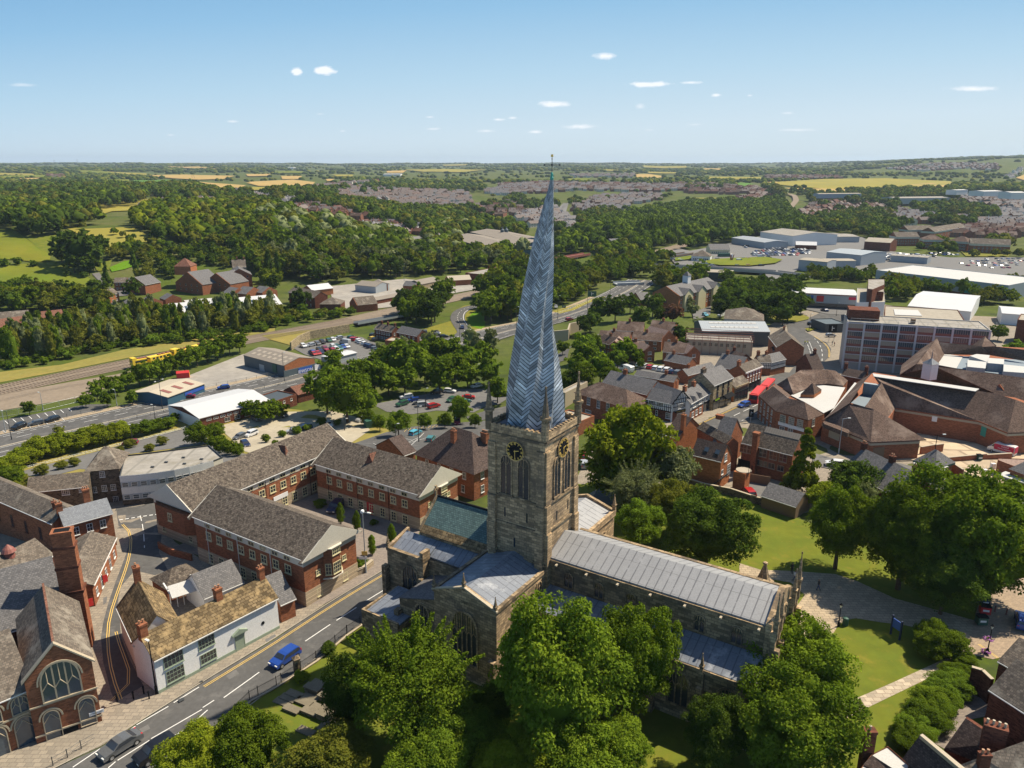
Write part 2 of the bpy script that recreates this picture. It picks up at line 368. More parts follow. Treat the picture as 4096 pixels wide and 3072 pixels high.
mat('paving',(.37,.30,.215),.92,.07,.3,'brick',.95,.62,(.25,.20,.14),.05,col2=(.30,.24,.17));mat('paving_pale',(.46,.39,.30),.9,.16,.6,'brick',1.0,.7,(.30,.24,.18),.05)
mat('footway',(.27,.235,.19),.92,.07,.3,'brick',.9,.6,(.2,.17,.14),.03,col2=(.2,.175,.145));mat('kerb_stone',(.36,.32,.26),.9,.1,.8)
mat('setts',(.33,.255,.185),.92,.08,.3,'brick',.4,.2,(.25,.19,.14),.03);mat('setts_grey',(.24,.205,.18),.92,.08,.3,'brick',.4,.2,(.17,.145,.13),.03)
mat('yard_concrete',(.45,.36,.26),.92,.05,.12,'brick',7.,6.,(.32,.25,.18),.0,fine=.5,col2=(.36,.29,.21));mat('gravel',(.42,.37,.28),.95,.45,.12,fine=.7,col2=(.3,.26,.2));mat('yard_grey',(.34,.315,.28),.95,.5,.07,fine=.4,col2=(.22,.205,.19))
mat('ballast',(.255,.205,.155),.95,.3,.06,fine=.6,col2=(.2,.16,.12));mat('dry_verge',(.27,.215,.06),.95,.5,.05,fine=.5,col2=(.17,.19,.05));flat('rail_steel',(.12,.085,.07),.5,.4)
mat('lawn',(.115,.145,.02),.95,.45,.13,fine=.6,col2=(.18,.175,.02),stain=((.17,.16,.025),.3));mat('lawn_dry',(.20,.18,.03),.95,.5,.2,fine=.8,col2=(.13,.16,.03));mat('bright_grass',(.11,.22,.01),.95,.2,.05)
mat('field_green',(.13,.165,.02),.95,.6,.012,fine=.05,col2=(.22,.19,.02),stain=((.11,.16,.012),.02));mat('field_gold',(.42,.29,.105),.95,.25,.006,fine=.02,col2=(.33,.25,.09));mat('field_pale',(.30,.25,.045),.95,.4,.006,fine=.02,col2=(.17,.19,.06));mat('field_bright',(.10,.20,.03),.95,.15,.006,fine=.02)
mat('ground',(.075,.105,.016),.95,.7,.02,fine=.3,col2=(.13,.125,.05),stain=((.045,.06,.02),.05));mat('road_far',(.19,.185,.18),.9,.15,.02)
mat('corr_white',(.56,.56,.56),.5,.08,.1,'corr',.5,0,(.55,.55,.56));mat('corr_cream',(.50,.44,.34),.8,.2,.1,'corr',.6,0,(.42,.36,.28));mat('corr_grey',(.34,.36,.38),.6,.12,.1,'corr',.6,0,(.26,.28,.30));mat('asbestos',(.25,.22,.185),.9,.3,.1,'corr',.5,0,(.27,.235,.20));mat('clad_grey',(.37,.40,.42),.5,.06,.1,'corr',.9,0,(.34,.37,.39));mat('clad_blue',(.045,.115,.17),.6,.1,.1);mat('clad_dark',(.075,.09,.10),.6,.12,.2,'corr',.5,0,(.055,.066,.075));mat('clad_slate',(.10,.13,.145),.6,.12,.2,'corr',.5,0,(.08,.105,.12))
mat('roof_felt',(.36,.335,.30),.9,.45,.18,'seam',4.,3.,(.25,.235,.21),fine=.7,col2=(.22,.205,.18),stain=((.23,.21,.17),.25));mat('roof_tan',(.37,.33,.27),.9,.2,.1,fine=.5);mat('roof_white',(.50,.49,.47),.7,.08,.06);mat('roof_blue',(.20,.25,.30),.7,.1,.1)
flat('tyre',(.02,.02,.02));flat('alloy',(.5,.5,.5),.35,.7);flat('lamp_glass',(.75,.75,.7),.15);flat('tail_red',(.5,.02,.02),.2)
foliage('leaf_lime',(0.115,0.158,0.011),(0.210,0.239,0.018),(0.150,0.176,0.012));foliage('leaf_mid',(0.064,0.105,0.009),(0.151,0.204,0.017),(0.076,0.121,0.011));foliage('leaf_dark',(0.035,0.063,0.010),(0.088,0.128,0.016),(0.048,0.078,0.012));foliage('leaf_olive',(0.092,0.111,0.015),(0.192,0.193,0.028),(0.123,0.128,0.019));foliage('leaf_grey',(0.129,0.158,0.065),(0.226,0.247,0.117),(0.161,0.180,0.078));foliage('leaf_bright',(0.079,0.130,0.013),(0.135,0.197,0.018),(0.096,0.151,0.016));foliage('leaf_copper',(0.081,0.038,0.029),(0.137,0.068,0.039),(0.081,0.045,0.029));foliage('leaf_conifer',(0.048,0.083,0.014),(0.121,0.173,0.020),(0.081,0.120,0.016))
mat('bark',(.12,.09,.06),.95,.4,2.);mat('bark_birch',(.35,.32,.28),.9,.4,2.)
# ---------------- trees ----------------
def leafmesh(name,m,nclump,nleaf,ls,seed,shape='round',core=True):
 rg=np.random.default_rng(seed)
 d=rg.normal(size=(nclump,3));d/=np.linalg.norm(d,axis=1)[:,None]
 if shape in('round','shrub'):
  d[:,2]=np.abs(d[:,2])*np.where(rg.random(nclump)<.72,1,-.8)
  rad=.52+.34*rg.random(nclump)**.6;C=d*rad[:,None]
  lob=1+.2*np.sin(3*np.arctan2(d[:,1],d[:,0])+seed)+.1*np.sin(2.3*d[:,2]*3+seed*2);C*=lob[:,None];cr=(.17+.15*rg.random(nclump))*(.74 if nclump>120 else .9)
 elif shape=='cone':
  t=(np.floor(rg.random(nclump)*9)+.15*rg.random(nclump))/9.;a=np.floor(rg.random(nclump)*11)/11*2*pi+t*5;rr=(1-t)*.95*rg.random(nclump)**.5;C=np.stack([rr*np.cos(a),rr*np.sin(a),t*2-1],1);cr=.07+.14*(1-t)
 elif shape=='column':
  t=rg.random(nclump);a=rg.random(nclump)*2*pi;pr=np.sin(np.clip(t*1.02+.04,0,1)*pi)**.5*.8;rr=pr*(.5+.5*rg.random(nclump));C=np.stack([rr*np.cos(a),rr*np.sin(a),t*2-1],1);cr=.22+.1*rg.random(nclump)
 elif shape=='birch':
  t=rg.random(nclump);a=rg.random(nclump)*2*pi;rr=(.35+.65*np.sin(t*pi)**.7)*.75*np.sqrt(rg.random(nclump));C=np.stack([rr*np.cos(a),rr*np.sin(a),t*1.9-.95],1);cr=.13+.13*rg.random(nclump)
 elif shape=='wispy':
  rad=.4+.45*rg.random(nclump);d[:,2]=np.abs(d[:,2])*np.where(rg.random(nclump)<.75,1,-.7);C=d*rad[:,None];cr=.13+.12*rg.random(nclump)
 k=rg.integers(0,nclump,nleaf);e=rg.normal(size=(nleaf,3));e/=np.linalg.norm(e,axis=1)[:,None]
 low=e[:,2]<-.25;e[low,2]*=-.6
 sh=.72+.34*rg.random(nleaf);Pp=C[k]+e*(cr[k]*sh)[:,None]
 if shape=='wispy':
  n2=nleaf//5;kk=rg.integers(0,46,n2);a=rg.random(46)*2*pi;el=.25+rg.random(46)*1.1;dr=np.stack([np.cos(a)*np.cos(el),np.sin(a)*np.cos(el),np.sin(el)],1);t=rg.random(n2)
  Pp[:n2]=dr[kk]*(.55+.72*t)[:,None]+rg.normal(size=(n2,3))*(.05*(1.15-t))[:,None]
 if shape=='cone':Pp[:,2]-=.10*np.hypot(Pp[:,0],Pp[:,1])
 nrm=e*.75+rg.normal(size=(nleaf,3))*.55+np.array([0,0,.35]);nrm/=np.linalg.norm(nrm,axis=1)[:,None]
 u=np.cross(nrm,rg.normal(size=(nleaf,3)));u/=np.linalg.norm(u,axis=1)[:,None];v=np.cross(nrm,u);s=(ls*(.6+.8*rg.random(nleaf)))[:,None]
 q=np.stack([Pp-u*s-v*s*.1,Pp+v*s*.62,Pp+u*s,Pp-v*s*.62],1).reshape(-1,3).astype(np.float32)
 cl=rg.random(nclump);rnd=np.clip(cl[k]*.75+rg.random(nleaf)*.35,0,1)
 nf=nleaf;loops=np.arange(nleaf*4,dtype=np.int32);ls_=np.arange(nleaf,dtype=np.int32)*4
 if core:
  import bmesh
  bm=bmesh.new();bmesh.ops.create_icosphere(bm,subdivisions=2,radius=1)
  cv=np.array([x.co[:]for x in bm.verts]);cf=np.array([[y.index for y in f.verts]for f in bm.faces]);bm.free()
  if shape in('cone','column','birch'):
   tt=(cv[:,2]+1)/2;pr=((1-tt)*.62 if shape=='cone' else np.full_like(tt,.5));h_=np.hypot(cv[:,0],cv[:,1])+1e-6;cv[:,0]*=pr/np.maximum(h_,.5);cv[:,1]*=pr/np.maximum(h_,.5);cv[:,2]*=.85
  else:cv*=(.56+.09*rg.random(len(cv)))[:,None]
  o=len(q);q=np.vstack([q,cv.astype(np.float32)]);loops=np.concatenate([loops,(cf.reshape(-1)+o).astype(np.int32)]);ls_=np.concatenate([ls_,(nleaf*4+np.arange(len(cf))*3).astype(np.int32)]);rnd=np.concatenate([rnd,np.full(len(cf),.1)])
 me=bpy.data.meshes.new(name);me.vertices.add(len(q));me.vertices.foreach_set('co',q.reshape(-1));me.loops.add(len(loops));me.loops.foreach_set('vertex_index',loops)
 me.polygons.add(len(ls_));me.polygons.foreach_set('loop_start',ls_)
 at=me.attributes.new('rnd','FLOAT','FACE');at.data.foreach_set('value',rnd.astype(np.float32));me.materials.append(MATS[m]);me.update();me.validate();return me
LM={}
def leaf(kind,m,lod,seed):
 key=(kind,m,lod,seed)
 if key not in LM:
  nc,nl,ls={0:(210,44000,.025),1:(90,9000,.048),2:(44,1500,.105),3:(22,330,.2)}[lod]
  if kind=='wispy':nl=int(nl*1.0);ls*=.8
  LM[key]=leafmesh(kind+'_crown',m,nc,nl,ls,seed*7+len(kind)+lod,kind,core=kind not in('wispy','cone')or lod>1)
 return LM[key]
def trunkmesh(hb,r,m,spread,seed=1):
 """trunk from 0 up to 1 (top of bare stem hb), with limbs into the crown"""
 key=('t',hb,r,m,spread,seed)
 if key in LM:return LM[key]
 rr=random.Random(seed);mb=MB();mb.tube((0,0,-.15),(0,0,hb),r*1.25,r*.75,7)
 mb.tube((0,0,hb),(rr.uniform(-.05,.05),rr.uniform(-.05,.05),1.),r*.75,r*.15,6)
 for i in range(6):
  a=i*1.05+rr.random();z0=hb*(.9+.25*rr.random());z1=z0+.25+.2*rr.random();mb.tube((0,0,z0),(cos(a)*spread*.6,sin(a)*spread*.6,z1),r*.42,r*.1,5)
 LM[key]=mb.mesh('trunk',m,uv=False);return LM[key]
NT=[0]
def tree(px,py,r,kind='round',m='leaf_mid',asp=1.05,lod=None,label=None,name='tree',group=None,bare=.12,at=None,cat='tree',parts=None):
 """px,py = crown centre in the picture, r = crown half-width in picture pixels (at=(x,y,R) gives world directly)"""
 NT[0]+=1;sd=NT[0]%4;rr=random.Random(NT[0])
 if at:x,y,Rw=at;z=T(x,y);
 else:
  rx,ry,rz_=ray(px,py);q=G(px,py+r*(asp+bare)*ry/hypot(ry,rz_));Rw=r*depth(q)/FPX;x,y=q[0],q[1];z=T(x,y)
 D=hypot(x,y)
 if lod is None:lod=0 if D<128 else 1 if D<230 else 2 if D<560 else 3
 hc=Rw*(asp+bare);rz=rr.random()*6.28;lab=label or 'broadleaf tree'
 if parts is None:parts=D<620
 cm=leaf(kind,m,lod,sd)
 if not parts:
  o=ob(name,cm,None,(x,y,z+hc),rz,(Rw,Rw,Rw*asp));return tag(o,lab,cat,group)
 root=thing(name,lab,cat,(x,y,z),rz,group)
 if kind not in('shrub','cone')or bare>.1:
  H=hc+Rw*asp*.6;tm=trunkmesh(.45 if kind!='birch' else .6,.028 if kind!='birch' else .012,'bark_birch' if kind=='birch' else 'bark',round(min(.5,Rw*.6/H),1),sd)
  ob('trunk',tm,root,(0,0,0),0,(H,H,H))
 ob('crown',cm,root,(0,0,hc),0,(Rw,Rw,Rw*asp));return root
# ---------------- windows & doors ----------------
def wframe(w,h,c,r,fm,t=.07,sill=True,pm='glass_dark'):
 key=('w',round(w,2),round(h,2),c,r,fm,sill,pm)
 if key in LM:return LM[key]
 f=MB();d=.07
 f.box((-w/2,-d,-h/2),(-w/2+t,.02,h/2)).box((w/2-t,-d,-h/2),(w/2,.02,h/2)).box((-w/2+t,-d,h/2-t),(w/2-t,.02,h/2)).box((-w/2+t,-d,-h/2),(w/2-t,.02,-h/2+t))
 for i in range(1,c):x=-w/2+w*i/c;f.box((x-t*.35,-d+.01,-h/2+t),(x+t*.35,.0,h/2-t))
 for j in range(1,r):z=-h/2+h*j/r;f.box((-w/2+t,-d+.014,z-t*.3),(w/2-t,.0,z+t*.3))
 if sill:f.box((-w/2-.06,-.16,-h/2-.09),(w/2+.06,.02,-h/2-.004))
 p=MB().box((-w/2+t*.5,-.03,-h/2+t*.5),(w/2-t*.5,-.012,h/2-t*.5))
 LM[key]=(f.mesh('window',fm),p.mesh('pane',pm));return LM[key]
def window(root,x,y,z,rz,w,h,c=2,r=2,fm='white_paint',t=.07,sill=True,pm='glass_dark',name='window'):
 f,p=wframe(w,h,c,r,fm,t,sill,pm);o=ob(name,f,root,(x,y,z),rz);ob('pane',p,o);return o
def winrow(root,P,Q,zs,n,w,h,c=2,r=2,fm='white_paint',a=.08,b=.92,**k):
 """n windows along wall P->Q (outside on the right of P->Q)"""
 L=hypot(Q[0]-P[0],Q[1]-P[1]);rz=atan2(Q[1]-P[1],Q[0]-P[0])
 for z in zs if isinstance(zs,(list,tuple))else[zs]:
  for i in range(n):
   t=a+(b-a)*(i+.5)/n;window(root,P[0]+(Q[0]-P[0])*t,P[1]+(Q[1]-P[1])*t,z,rz,w,h,c,r,fm,**k)
def door(root,x,y,z,rz,w=1.,h=2.1,m='black_paint',fm='white_paint',name='door'):
 f=MB().box((-w/2-.1,-.06,0),(-w/2,.02,h+.1)).box((w/2,-.06,0),(w/2+.1,.02,h+.1)).box((-w/2,-.06,h),(w/2,.02,h+.1))
 o=f.build(name,fm,root,(x,y,z),rz);MB().box((-w/2,-.035,0),(w/2,-.01,h)).build('door_leaf',m,o);return o
def chimney(root,x,y,z0,z1,w=.7,d=.5,m='brick',pots=2,pm='pot_clay',rz=0):
 c=MB().box((-w/2,-d/2,z0),(w/2,d/2,z1-.28)).box((-w/2-.06,-d/2-.06,z1-.28),(w/2+.06,d/2+.06,z1)).build('chimney',m,root,(x,y,0),rz)
 for i in range(pots):
  MB().lathe(((i+.5)/pots*w-w/2,0,z1),[(.13,0),(.10,.35),(.14,.38),(.14,.45),(.09,.45)],8).build('chimney_pot',pm,c)
 return c
# ---------------- rectangular buildings ----------------
def frame(A,B,z0):
 th=atan2(B[1]-A[1],B[0]-A[0]);return th,hypot(B[0]-A[0],B[1]-A[1])
def house(name,label,A,B,zE,depth_=None,pitch=35,ridge=None,roof='gable',wm='brick',rm='slate',over=.3,z0=None,cat='house',side=1,win=(),chim=(),group=None,rise=None,vm=None,trim='white_paint',eave_trim=True,par=.35,base=None,top=None):
 """A,B = picture positions of the near eave's ends, zE above ground. ridge = picture position on the ridge line (sets the depth). returns root,L,Wd,rise"""
 g=G(*((A[0]+B[0])/2,(A[1]+B[1])/2))
 z0=T(*GT((A[0]+B[0])/2,(A[1]+B[1])/2,zE)[:2])if z0 is None else z0
 a=G(A[0],A[1],z0+zE);b=G(B[0],B[1],z0+zE);th,L=frame(a,b,z0);n=(-sin(th)*side,cos(th)*side)
 if depth_ is None:
  tp=tan(RAD(pitch));lo,hi=.5,40.;mx,my=(a[0]+b[0])/2,(a[1]+b[1])/2
  def f(d):
   p=proj((a[0]+n[0]*d,a[1]+n[1]*d,z0+zE+d*tp));q=proj((b[0]+n[0]*d,b[1]+n[1]*d,z0+zE+d*tp))
   return(q[0]-p[0])*(ridge[1]-p[1])-(q[1]-p[1])*(ridge[0]-p[0])
  s=f(.5)>0
  for _ in range(50):
   m=(lo+hi)/2
   if(f(m)>0)==s:lo=m
   else:hi=m
  depth_=2*lo
 W=depth_;rise=(W/2*tan(RAD(pitch))if rise is None else rise)
 root=thing(name,label,cat,(a[0],a[1],z0),th,group);s=side
 if base:L0=base
 mb=MB();rb=MB();o=over;
 if roof=='gable':
  mb.prism([(0,0),(L,0),(L,W*s),(0,W*s)],-1.5,zE-.02)
  for x in(0,L):
   x2=x+(.25 if x==0 else-.25);pts=[(0,zE-.02),(W*s,zE-.02),(W*s/2,zE-.02+rise)];k=len(mb.v)
   mb.v+=[(x,p[0],p[1])for p in pts]+[(x2,p[0],p[1])for p in pts];mb.f+=[(k,k+1,k+2),(k+5,k+4,k+3),(k,k+3,k+4,k+1),(k+1,k+4,k+5,k+2),(k+2,k+5,k+3,k)];mb.m+=[0]*5
  dz=o*rise/(W/2);g_=.12
  rb.solid([(-g_,-o*s,zE-dz+.1),(L+g_,-o*s,zE-dz+.1),(L+g_,W*s/2,zE+rise+.1),(-g_,W*s/2,zE+rise+.1)],.16);rb.solid([(-g_,(W+o)*s,zE-dz+.1),(L+g_,(W+o)*s,zE-dz+.1),(L+g_,W*s/2+.002*s,zE+rise+.1),(-g_,W*s/2+.002*s,zE+rise+.1)],.16)
 elif roof in('hip','hipA','hipB'):
  mb.prism([(0,0),(L,0),(L,W*s),(0,W*s)],-1.5,zE-.02);dz=o*rise/(W/2);z1=zE-dz+.1;z2=zE+rise+.1;e=min(W/2,L/2-.2)
  a0=e if roof!='hipB' else-o;b0=L-e if roof!='hipA' else L+o;p=[(-o,-o*s,z1),(L+o,-o*s,z1),(L+o,(W+o)*s,z1),(-o,(W+o)*s,z1)];r0,r1=(a0,W*s/2,z2),(b0,W*s/2,z2)
  rb.poly([p[0],p[1],r1,r0]if s>0 else[p[1],p[0],r0,r1]);rb.poly([p[2],p[3],r0,r1]if s>0 else[p[3],p[2],r1,r0]);rb.poly([p[3],p[0],r0]if s>0 else[p[0],p[3],r0]);rb.poly([p[1],p[2],r1]if s>0 else[p[2],p[1],r1]);rb.poly(p[::-1]if s>0 else p)
  if roof!='hip':
   x=(L+.0 if roof=='hipA' else 0);mb.prism([(x-.1,.1*s),(x+.1,.1*s),(x+.1,(W-.1)*s),(x-.1,(W-.1)*s)],zE-.3,lambda q:zE+max(0,(1-abs(q[1]*s-W/2)/(W/2)))*rise)
 elif roof=='flat':
  mb.prism([(0,0),(L,0),(L,W*s),(0,W*s)],-1.5,zE-par)
  for q in(((0,0),(L,.3*s)),((0,(W-.3)*s),(L,W*s)),((0,.3*s),(.3,(W-.3)*s)),((L-.3,.3*s),(L,(W-.3)*s))):
   (x0,y0),(x1,y1)=q;mb.box((min(x0,x1),min(y0,y1),zE-par+.002),(max(x0,x1),max(y0,y1),zE))
  rb.prism([(.3,.3*s),(L-.3,.3*s),(L-.3,(W-.3)*s),(.3,(W-.3)*s)],zE-par,zE-par+.06)
 mb.build('wall',wm,root);rb.build('roof',rm,root)
 if eave_trim and roof=='gable':
  MB().box((-.1,-(o+.1)*s if s>0 else o,zE-o*rise/(W/2)-.08),(L+.1,-o*s if s>0 else o+.1,zE-o*rise/(W/2)+.04)).build('gutter','dark_metal' if trim!='white_paint' else 'white_paint',root)
 cn=[(0,0),(L,0),(L,W*s),(0,W*s)]
 for q in win:
  sd,zs,nn,w_,h_=q[:5];k=dict(q[5])if len(q)>5 else{}
  i='frbl'.index(sd);P,Q=cn[i],cn[(i+1)%4]
  if s<0:P,Q=Q,P
  winrow(root,P,Q,zs,nn,w_,h_,**k)
 for c in chim:
  fx,fy,hh=c[:3];cw=c[3]if len(c)>3 else .9;cdp=c[4]if len(c)>4 else .6;pn=c[5]if len(c)>5 else 2;cm_=c[6]if len(c)>6 else(wm if 'brick' in wm else 'brick')
  chimney(root,fx*L,fy*W*s,zE+rise*(1-abs(fy-.5)*2)-.8 if roof!='flat' else zE-.5,zE+rise*1.+hh,cw,cdp,cm_,pn)
 return root,L,W,rise,th,z0
def local(root,p):
 dx,dy=p[0]-root.location[0],p[1]-root.location[1];t=-root.rotation_euler[2];return(dx*cos(t)-dy*sin(t),dx*sin(t)+dy*cos(t),(p[2]if len(p)>2 else 0)-root.location[2])
def pts3(root,pts,z0=None):
 """[(px,py,height above root)] -> local 3-D"""
 zz=root.location[2]if z0 is None else z0
 return[local(root,G(p[0],p[1],zz+p[2]))for p in pts]
def block(root,pts,z1,z0=-1.5,m='brick',name='wall',roofm=None,par=0,capm=None):
 """extrude a footprint given by picture positions of its top outline at height z1"""
 P=[q[:2]for q in pts3(root,[(p[0],p[1],z1)for p in pts])]
 o=MB().prism(P,z0,z1-par).build(name,m,root)
 if roofm:
  cx=sum(p[0]for p in P)/len(P);cy=sum(p[1]for p in P)/len(P);k=.985
  I=[(cx+(p[0]-cx)*k,cy+(p[1]-cy)*k)for p in P]
  MB().prism(I,z1-par,z1-par+.05).build('roof',roofm,root)
  if par:
   for a,b in zip(P,P[1:]+P[:1]):
    l=hypot(b[0]-a[0],b[1]-a[1])or 1;ia,ib=I[P.index(a)],I[P.index(b)]
    MB().prism([a,b,ib,ia],z1-par+.002,z1).build('parapet',capm or m,root)
 return P
def roofs(root,planes,m,th=.18,name='roof'):
 mb=MB()
 for p in planes:mb.solid(pts3(root,p),th)
 return mb.build(name,m,root)
# ---------------- cars ----------------
PAINT={}
def paint(c):
 if c not in PAINT:
  cols=dict(white=(.72,.72,.72),black=(.012,.012,.014),grey=(.13,.135,.14),silver=(.42,.43,.44),red=(.42,.015,.015),blue=(.02,.07,.33),navy=(.012,.02,.07),light_blue=(.10,.42,.55),green=(.03,.11,.06),maroon=(.22,.012,.04),orange=(.55,.16,.02),yellow=(.7,.45,.02),cream=(.6,.55,.42),teal=(.06,.2,.2))
  PAINT[c]=mat('car_'+c,cols[c],.28,.03,.5,spec=.7,metal=.15)
 return PAINT[c].name
PROF={'hatch':[(-2.05,.32),(-2.1,.62),(-2.02,.95),(-1.75,1.42),(-1.2,1.5),(.1,1.5),(.55,1.42),(1.1,1.0),(1.9,.84),(2.12,.62),(2.08,.32)],
 'suv':[(-2.2,.38),(-2.26,.8),(-2.2,1.1),(-2.0,1.6),(-1.4,1.7),(.2,1.68),(.65,1.6),(1.15,1.15),(2.0,1.02),(2.25,.8),(2.22,.38)],
 'saloon':[(-2.25,.32),(-2.32,.7),(-2.22,.98),(-1.6,1.05),(-1.0,1.42),(-.2,1.46),(.45,1.38),(1.1,.98),(2.05,.84),(2.3,.6),(2.26,.32)],
 'van':[(-2.7,.42),(-2.75,1.2),(-2.7,2.3),(-2.5,2.42),(1.2,2.42),(1.5,2.3),(2.05,1.45),(2.6,1.2),(2.8,.9),(2.75,.42)]}
GL={'hatch':((-1.85,1.02),(-1.62,1.4),(.5,1.38),(1.02,.99)),'suv':((-2.05,1.15),(-1.88,1.56),(.6,1.55),(1.08,1.14)),'saloon':((-1.5,1.03),(-.95,1.37),(.4,1.34),(1.02,.97)),'van':((1.0,1.42),(1.0,2.1),(1.55,2.1),(1.98,1.44))}
def carmesh(kind,col,full=False):
 key=('car',kind,col)
 if key in LM:return LM[key]
 pf=PROF[kind];hw={'hatch':.88,'suv':.94,'saloon':.9,'van':1.0}[kind];beltz=.95 if kind!='van' else 1.3
 def wd(z):return hw if z<=beltz else hw-(z-beltz)*(.30 if kind!='van' else .08)
 b=MB();k=len(b.v)
 for sy in(-1,1):
  for x,z in pf:b.v.append((x,sy*(wd(z)-(.05 if abs(x)>1.9 else 0)),z))
 n=len(pf)
 b.f.append(tuple(range(n)));b.m.append(0);b.f.append(tuple(range(2*n-1,n-1,-1)));b.m.append(0)
 for i in range(n):
  j=(i+1)%n;b.f.append((i,n+i,n+j,j));b.m.append(0)
 g=MB();q=GL[kind];e=.012
 for sy in(-1,1):
  pts=[(x,sy*(wd(z)+e),z)for x,z in q];g.poly(pts if sy<0 else pts[::-1])
 def quad(x0,z0,x1,z1,dx,dz):
  a,c=wd(z0)-.1,wd(z1)-.1;g.poly([(x0+dx,-a,z0+dz),(x0+dx,a,z0+dz),(x1+dx,c,z1+dz),(x1+dx,-c,z1+dz)])
 (i0,i1)={'hatch':(6,7),'suv':(6,7),'saloon':(6,7),'van':(5,6)}[kind]
 (xa,za),(xb,zb)=pf[i0],pf[i1];quad(xb+(xa-xb)*.06,zb+(za-zb)*.06,xa,za,.015,.015)
 if kind!='van':(xa,za),(xb,zb)={'hatch':(pf[2],pf[3]),'suv':(pf[2],pf[3]),'saloon':(pf[3],pf[4])}[kind];quad(xb,zb-.05,xa,za+.08,-.015,.012)
 lo=MB()
 f=2.07 if kind=='hatch' else 2.22 if kind!='van' else 2.72
 for sy in(-1,1):lo.box((f-.06,sy*.62-.2,.62),(f+.06,sy*.62+.2,.76))
 tl=MB()
 for sy in(-1,1):tl.box((-f-.02,sy*.7-.12,.72),(-f+.14,sy*.7+.12,1.0))
 wh=MB();rim=MB();wx={'hatch':1.3,'suv':1.36,'saloon':1.4,'van':1.75}[kind];wheels=[]
 wm=MB();wm.tube((0,-.1,0),(0,.1,0),.33,.33,14,0);wm.tube((0,-.115,0),(0,.115,0),.20,.20,10,1)
 LM[key]=(b.mesh('body',paint(col),uv=False),g.mesh('windscreen_glass','glass_dark',uv=False),lo.mesh('headlight','lamp_glass',uv=False),tl.mesh('tail_light','tail_red',uv=False),wm.mesh('wheel',['tyre','alloy'],uv=False),wx,hw)
 a=MB()
 for src,mi in((b,0),(g,1)):
  kk=len(a.v);a.v+=src.v;a.f+=[tuple(kk+i for i in f_)for f_ in src.f];a.m+=[mi]*len(src.f)
 for sx in(-wx,wx):
  for sy in(-1,1):a.tube((sx,sy*hw-.1,.33),(sx,sy*hw+.06-.05,.33),.33,.33,8,2)
 LM[key]+=(a.mesh('parked_car',[paint(col),'glass_dark','tyre'],uv=False),)
 return LM[key]
def car(x,y,rz,kind,col,label,full=None,group=None,name='car',z=None,sc=1.):
 me=carmesh(kind,col);D=hypot(x,y);z=T(x,y)+.05+(0 if D<130 else .04*(D-130)/60)+(0 if D<300 else(D-300)*.0012)if z is None else z
 full=D<260 if full is None else full
 if not full:
  o=ob(name,me[7],None,(x,y,z),rz,sc);return tag(o,label,'car' if kind!='van' else 'van',group)
 r=thing(name,label,'car' if kind!='van' else 'van',(x,y,z),rz,group);r.scale=(sc,)*3
 ob('body',me[0],r);ob('window_glass',me[1],r);ob('headlights',me[2],r).name='headlight_pair';ob('tail_light',me[3],r)
 for sx in(-me[5],me[5]):
  for sy in(-1,1):ob('wheel',me[4],r,(sx,sy*(me[6]-.09),.33))
 return r
def carp(px,py,px2,py2,kind,col,label,**k):
 """car whose rear is at px,py and nose towards px2,py2 on the ground"""
 a=G(px,py);b=G(px2,py2);return car((a[0]+b[0])/2,(a[1]+b[1])/2,atan2(b[1]-a[1],b[0]-a[0]),kind,col,label,**k)
flat('skin',(.50,.30,.21));mat('grave_stone',(.21,.18,.13),.95,.35,.8,bump=.1,col2=(.12,.105,.07));flat('shirt_white',(.7,.7,.7));flat('shirt_yellow',(.7,.7,.1));flat('denim',(.05,.08,.16));flat('shirt_black',(.03,.03,.03));MATS['purple_flower']=MATS['purple_flower']
flat('pale_grid',(.58,.56,.57))
flat('lime_paint',(.45,.7,.03))
flat('far_roof',(.20,.165,.15),.9);flat('far_slate',(.19,.178,.18),.9)
# ---------------- terrain mesh ----------------
def terrain():
 rows=[20,60,95,120,134];d=134
 while d<600:d*=1.014;rows.append(d)
 while d<16000:d*=1.025;rows.append(d)
 az=np.radians(np.linspace(-52,52,261));me=MB();n=len(az)
 for r in rows:
  for a in az:x,y=r*sin(a),r*cos(a);me.v.append((x,y,T(x,y)))
 for i in range(len(rows)-1):
  for j in range(n-1):me.f.append((i*n+j,i*n+j+1,(i+1)*n+j+1,(i+1)*n+j));me.m.append(0)
 o=me.build('ground','ground',uv=False);o['kind']='structure'
terrain()
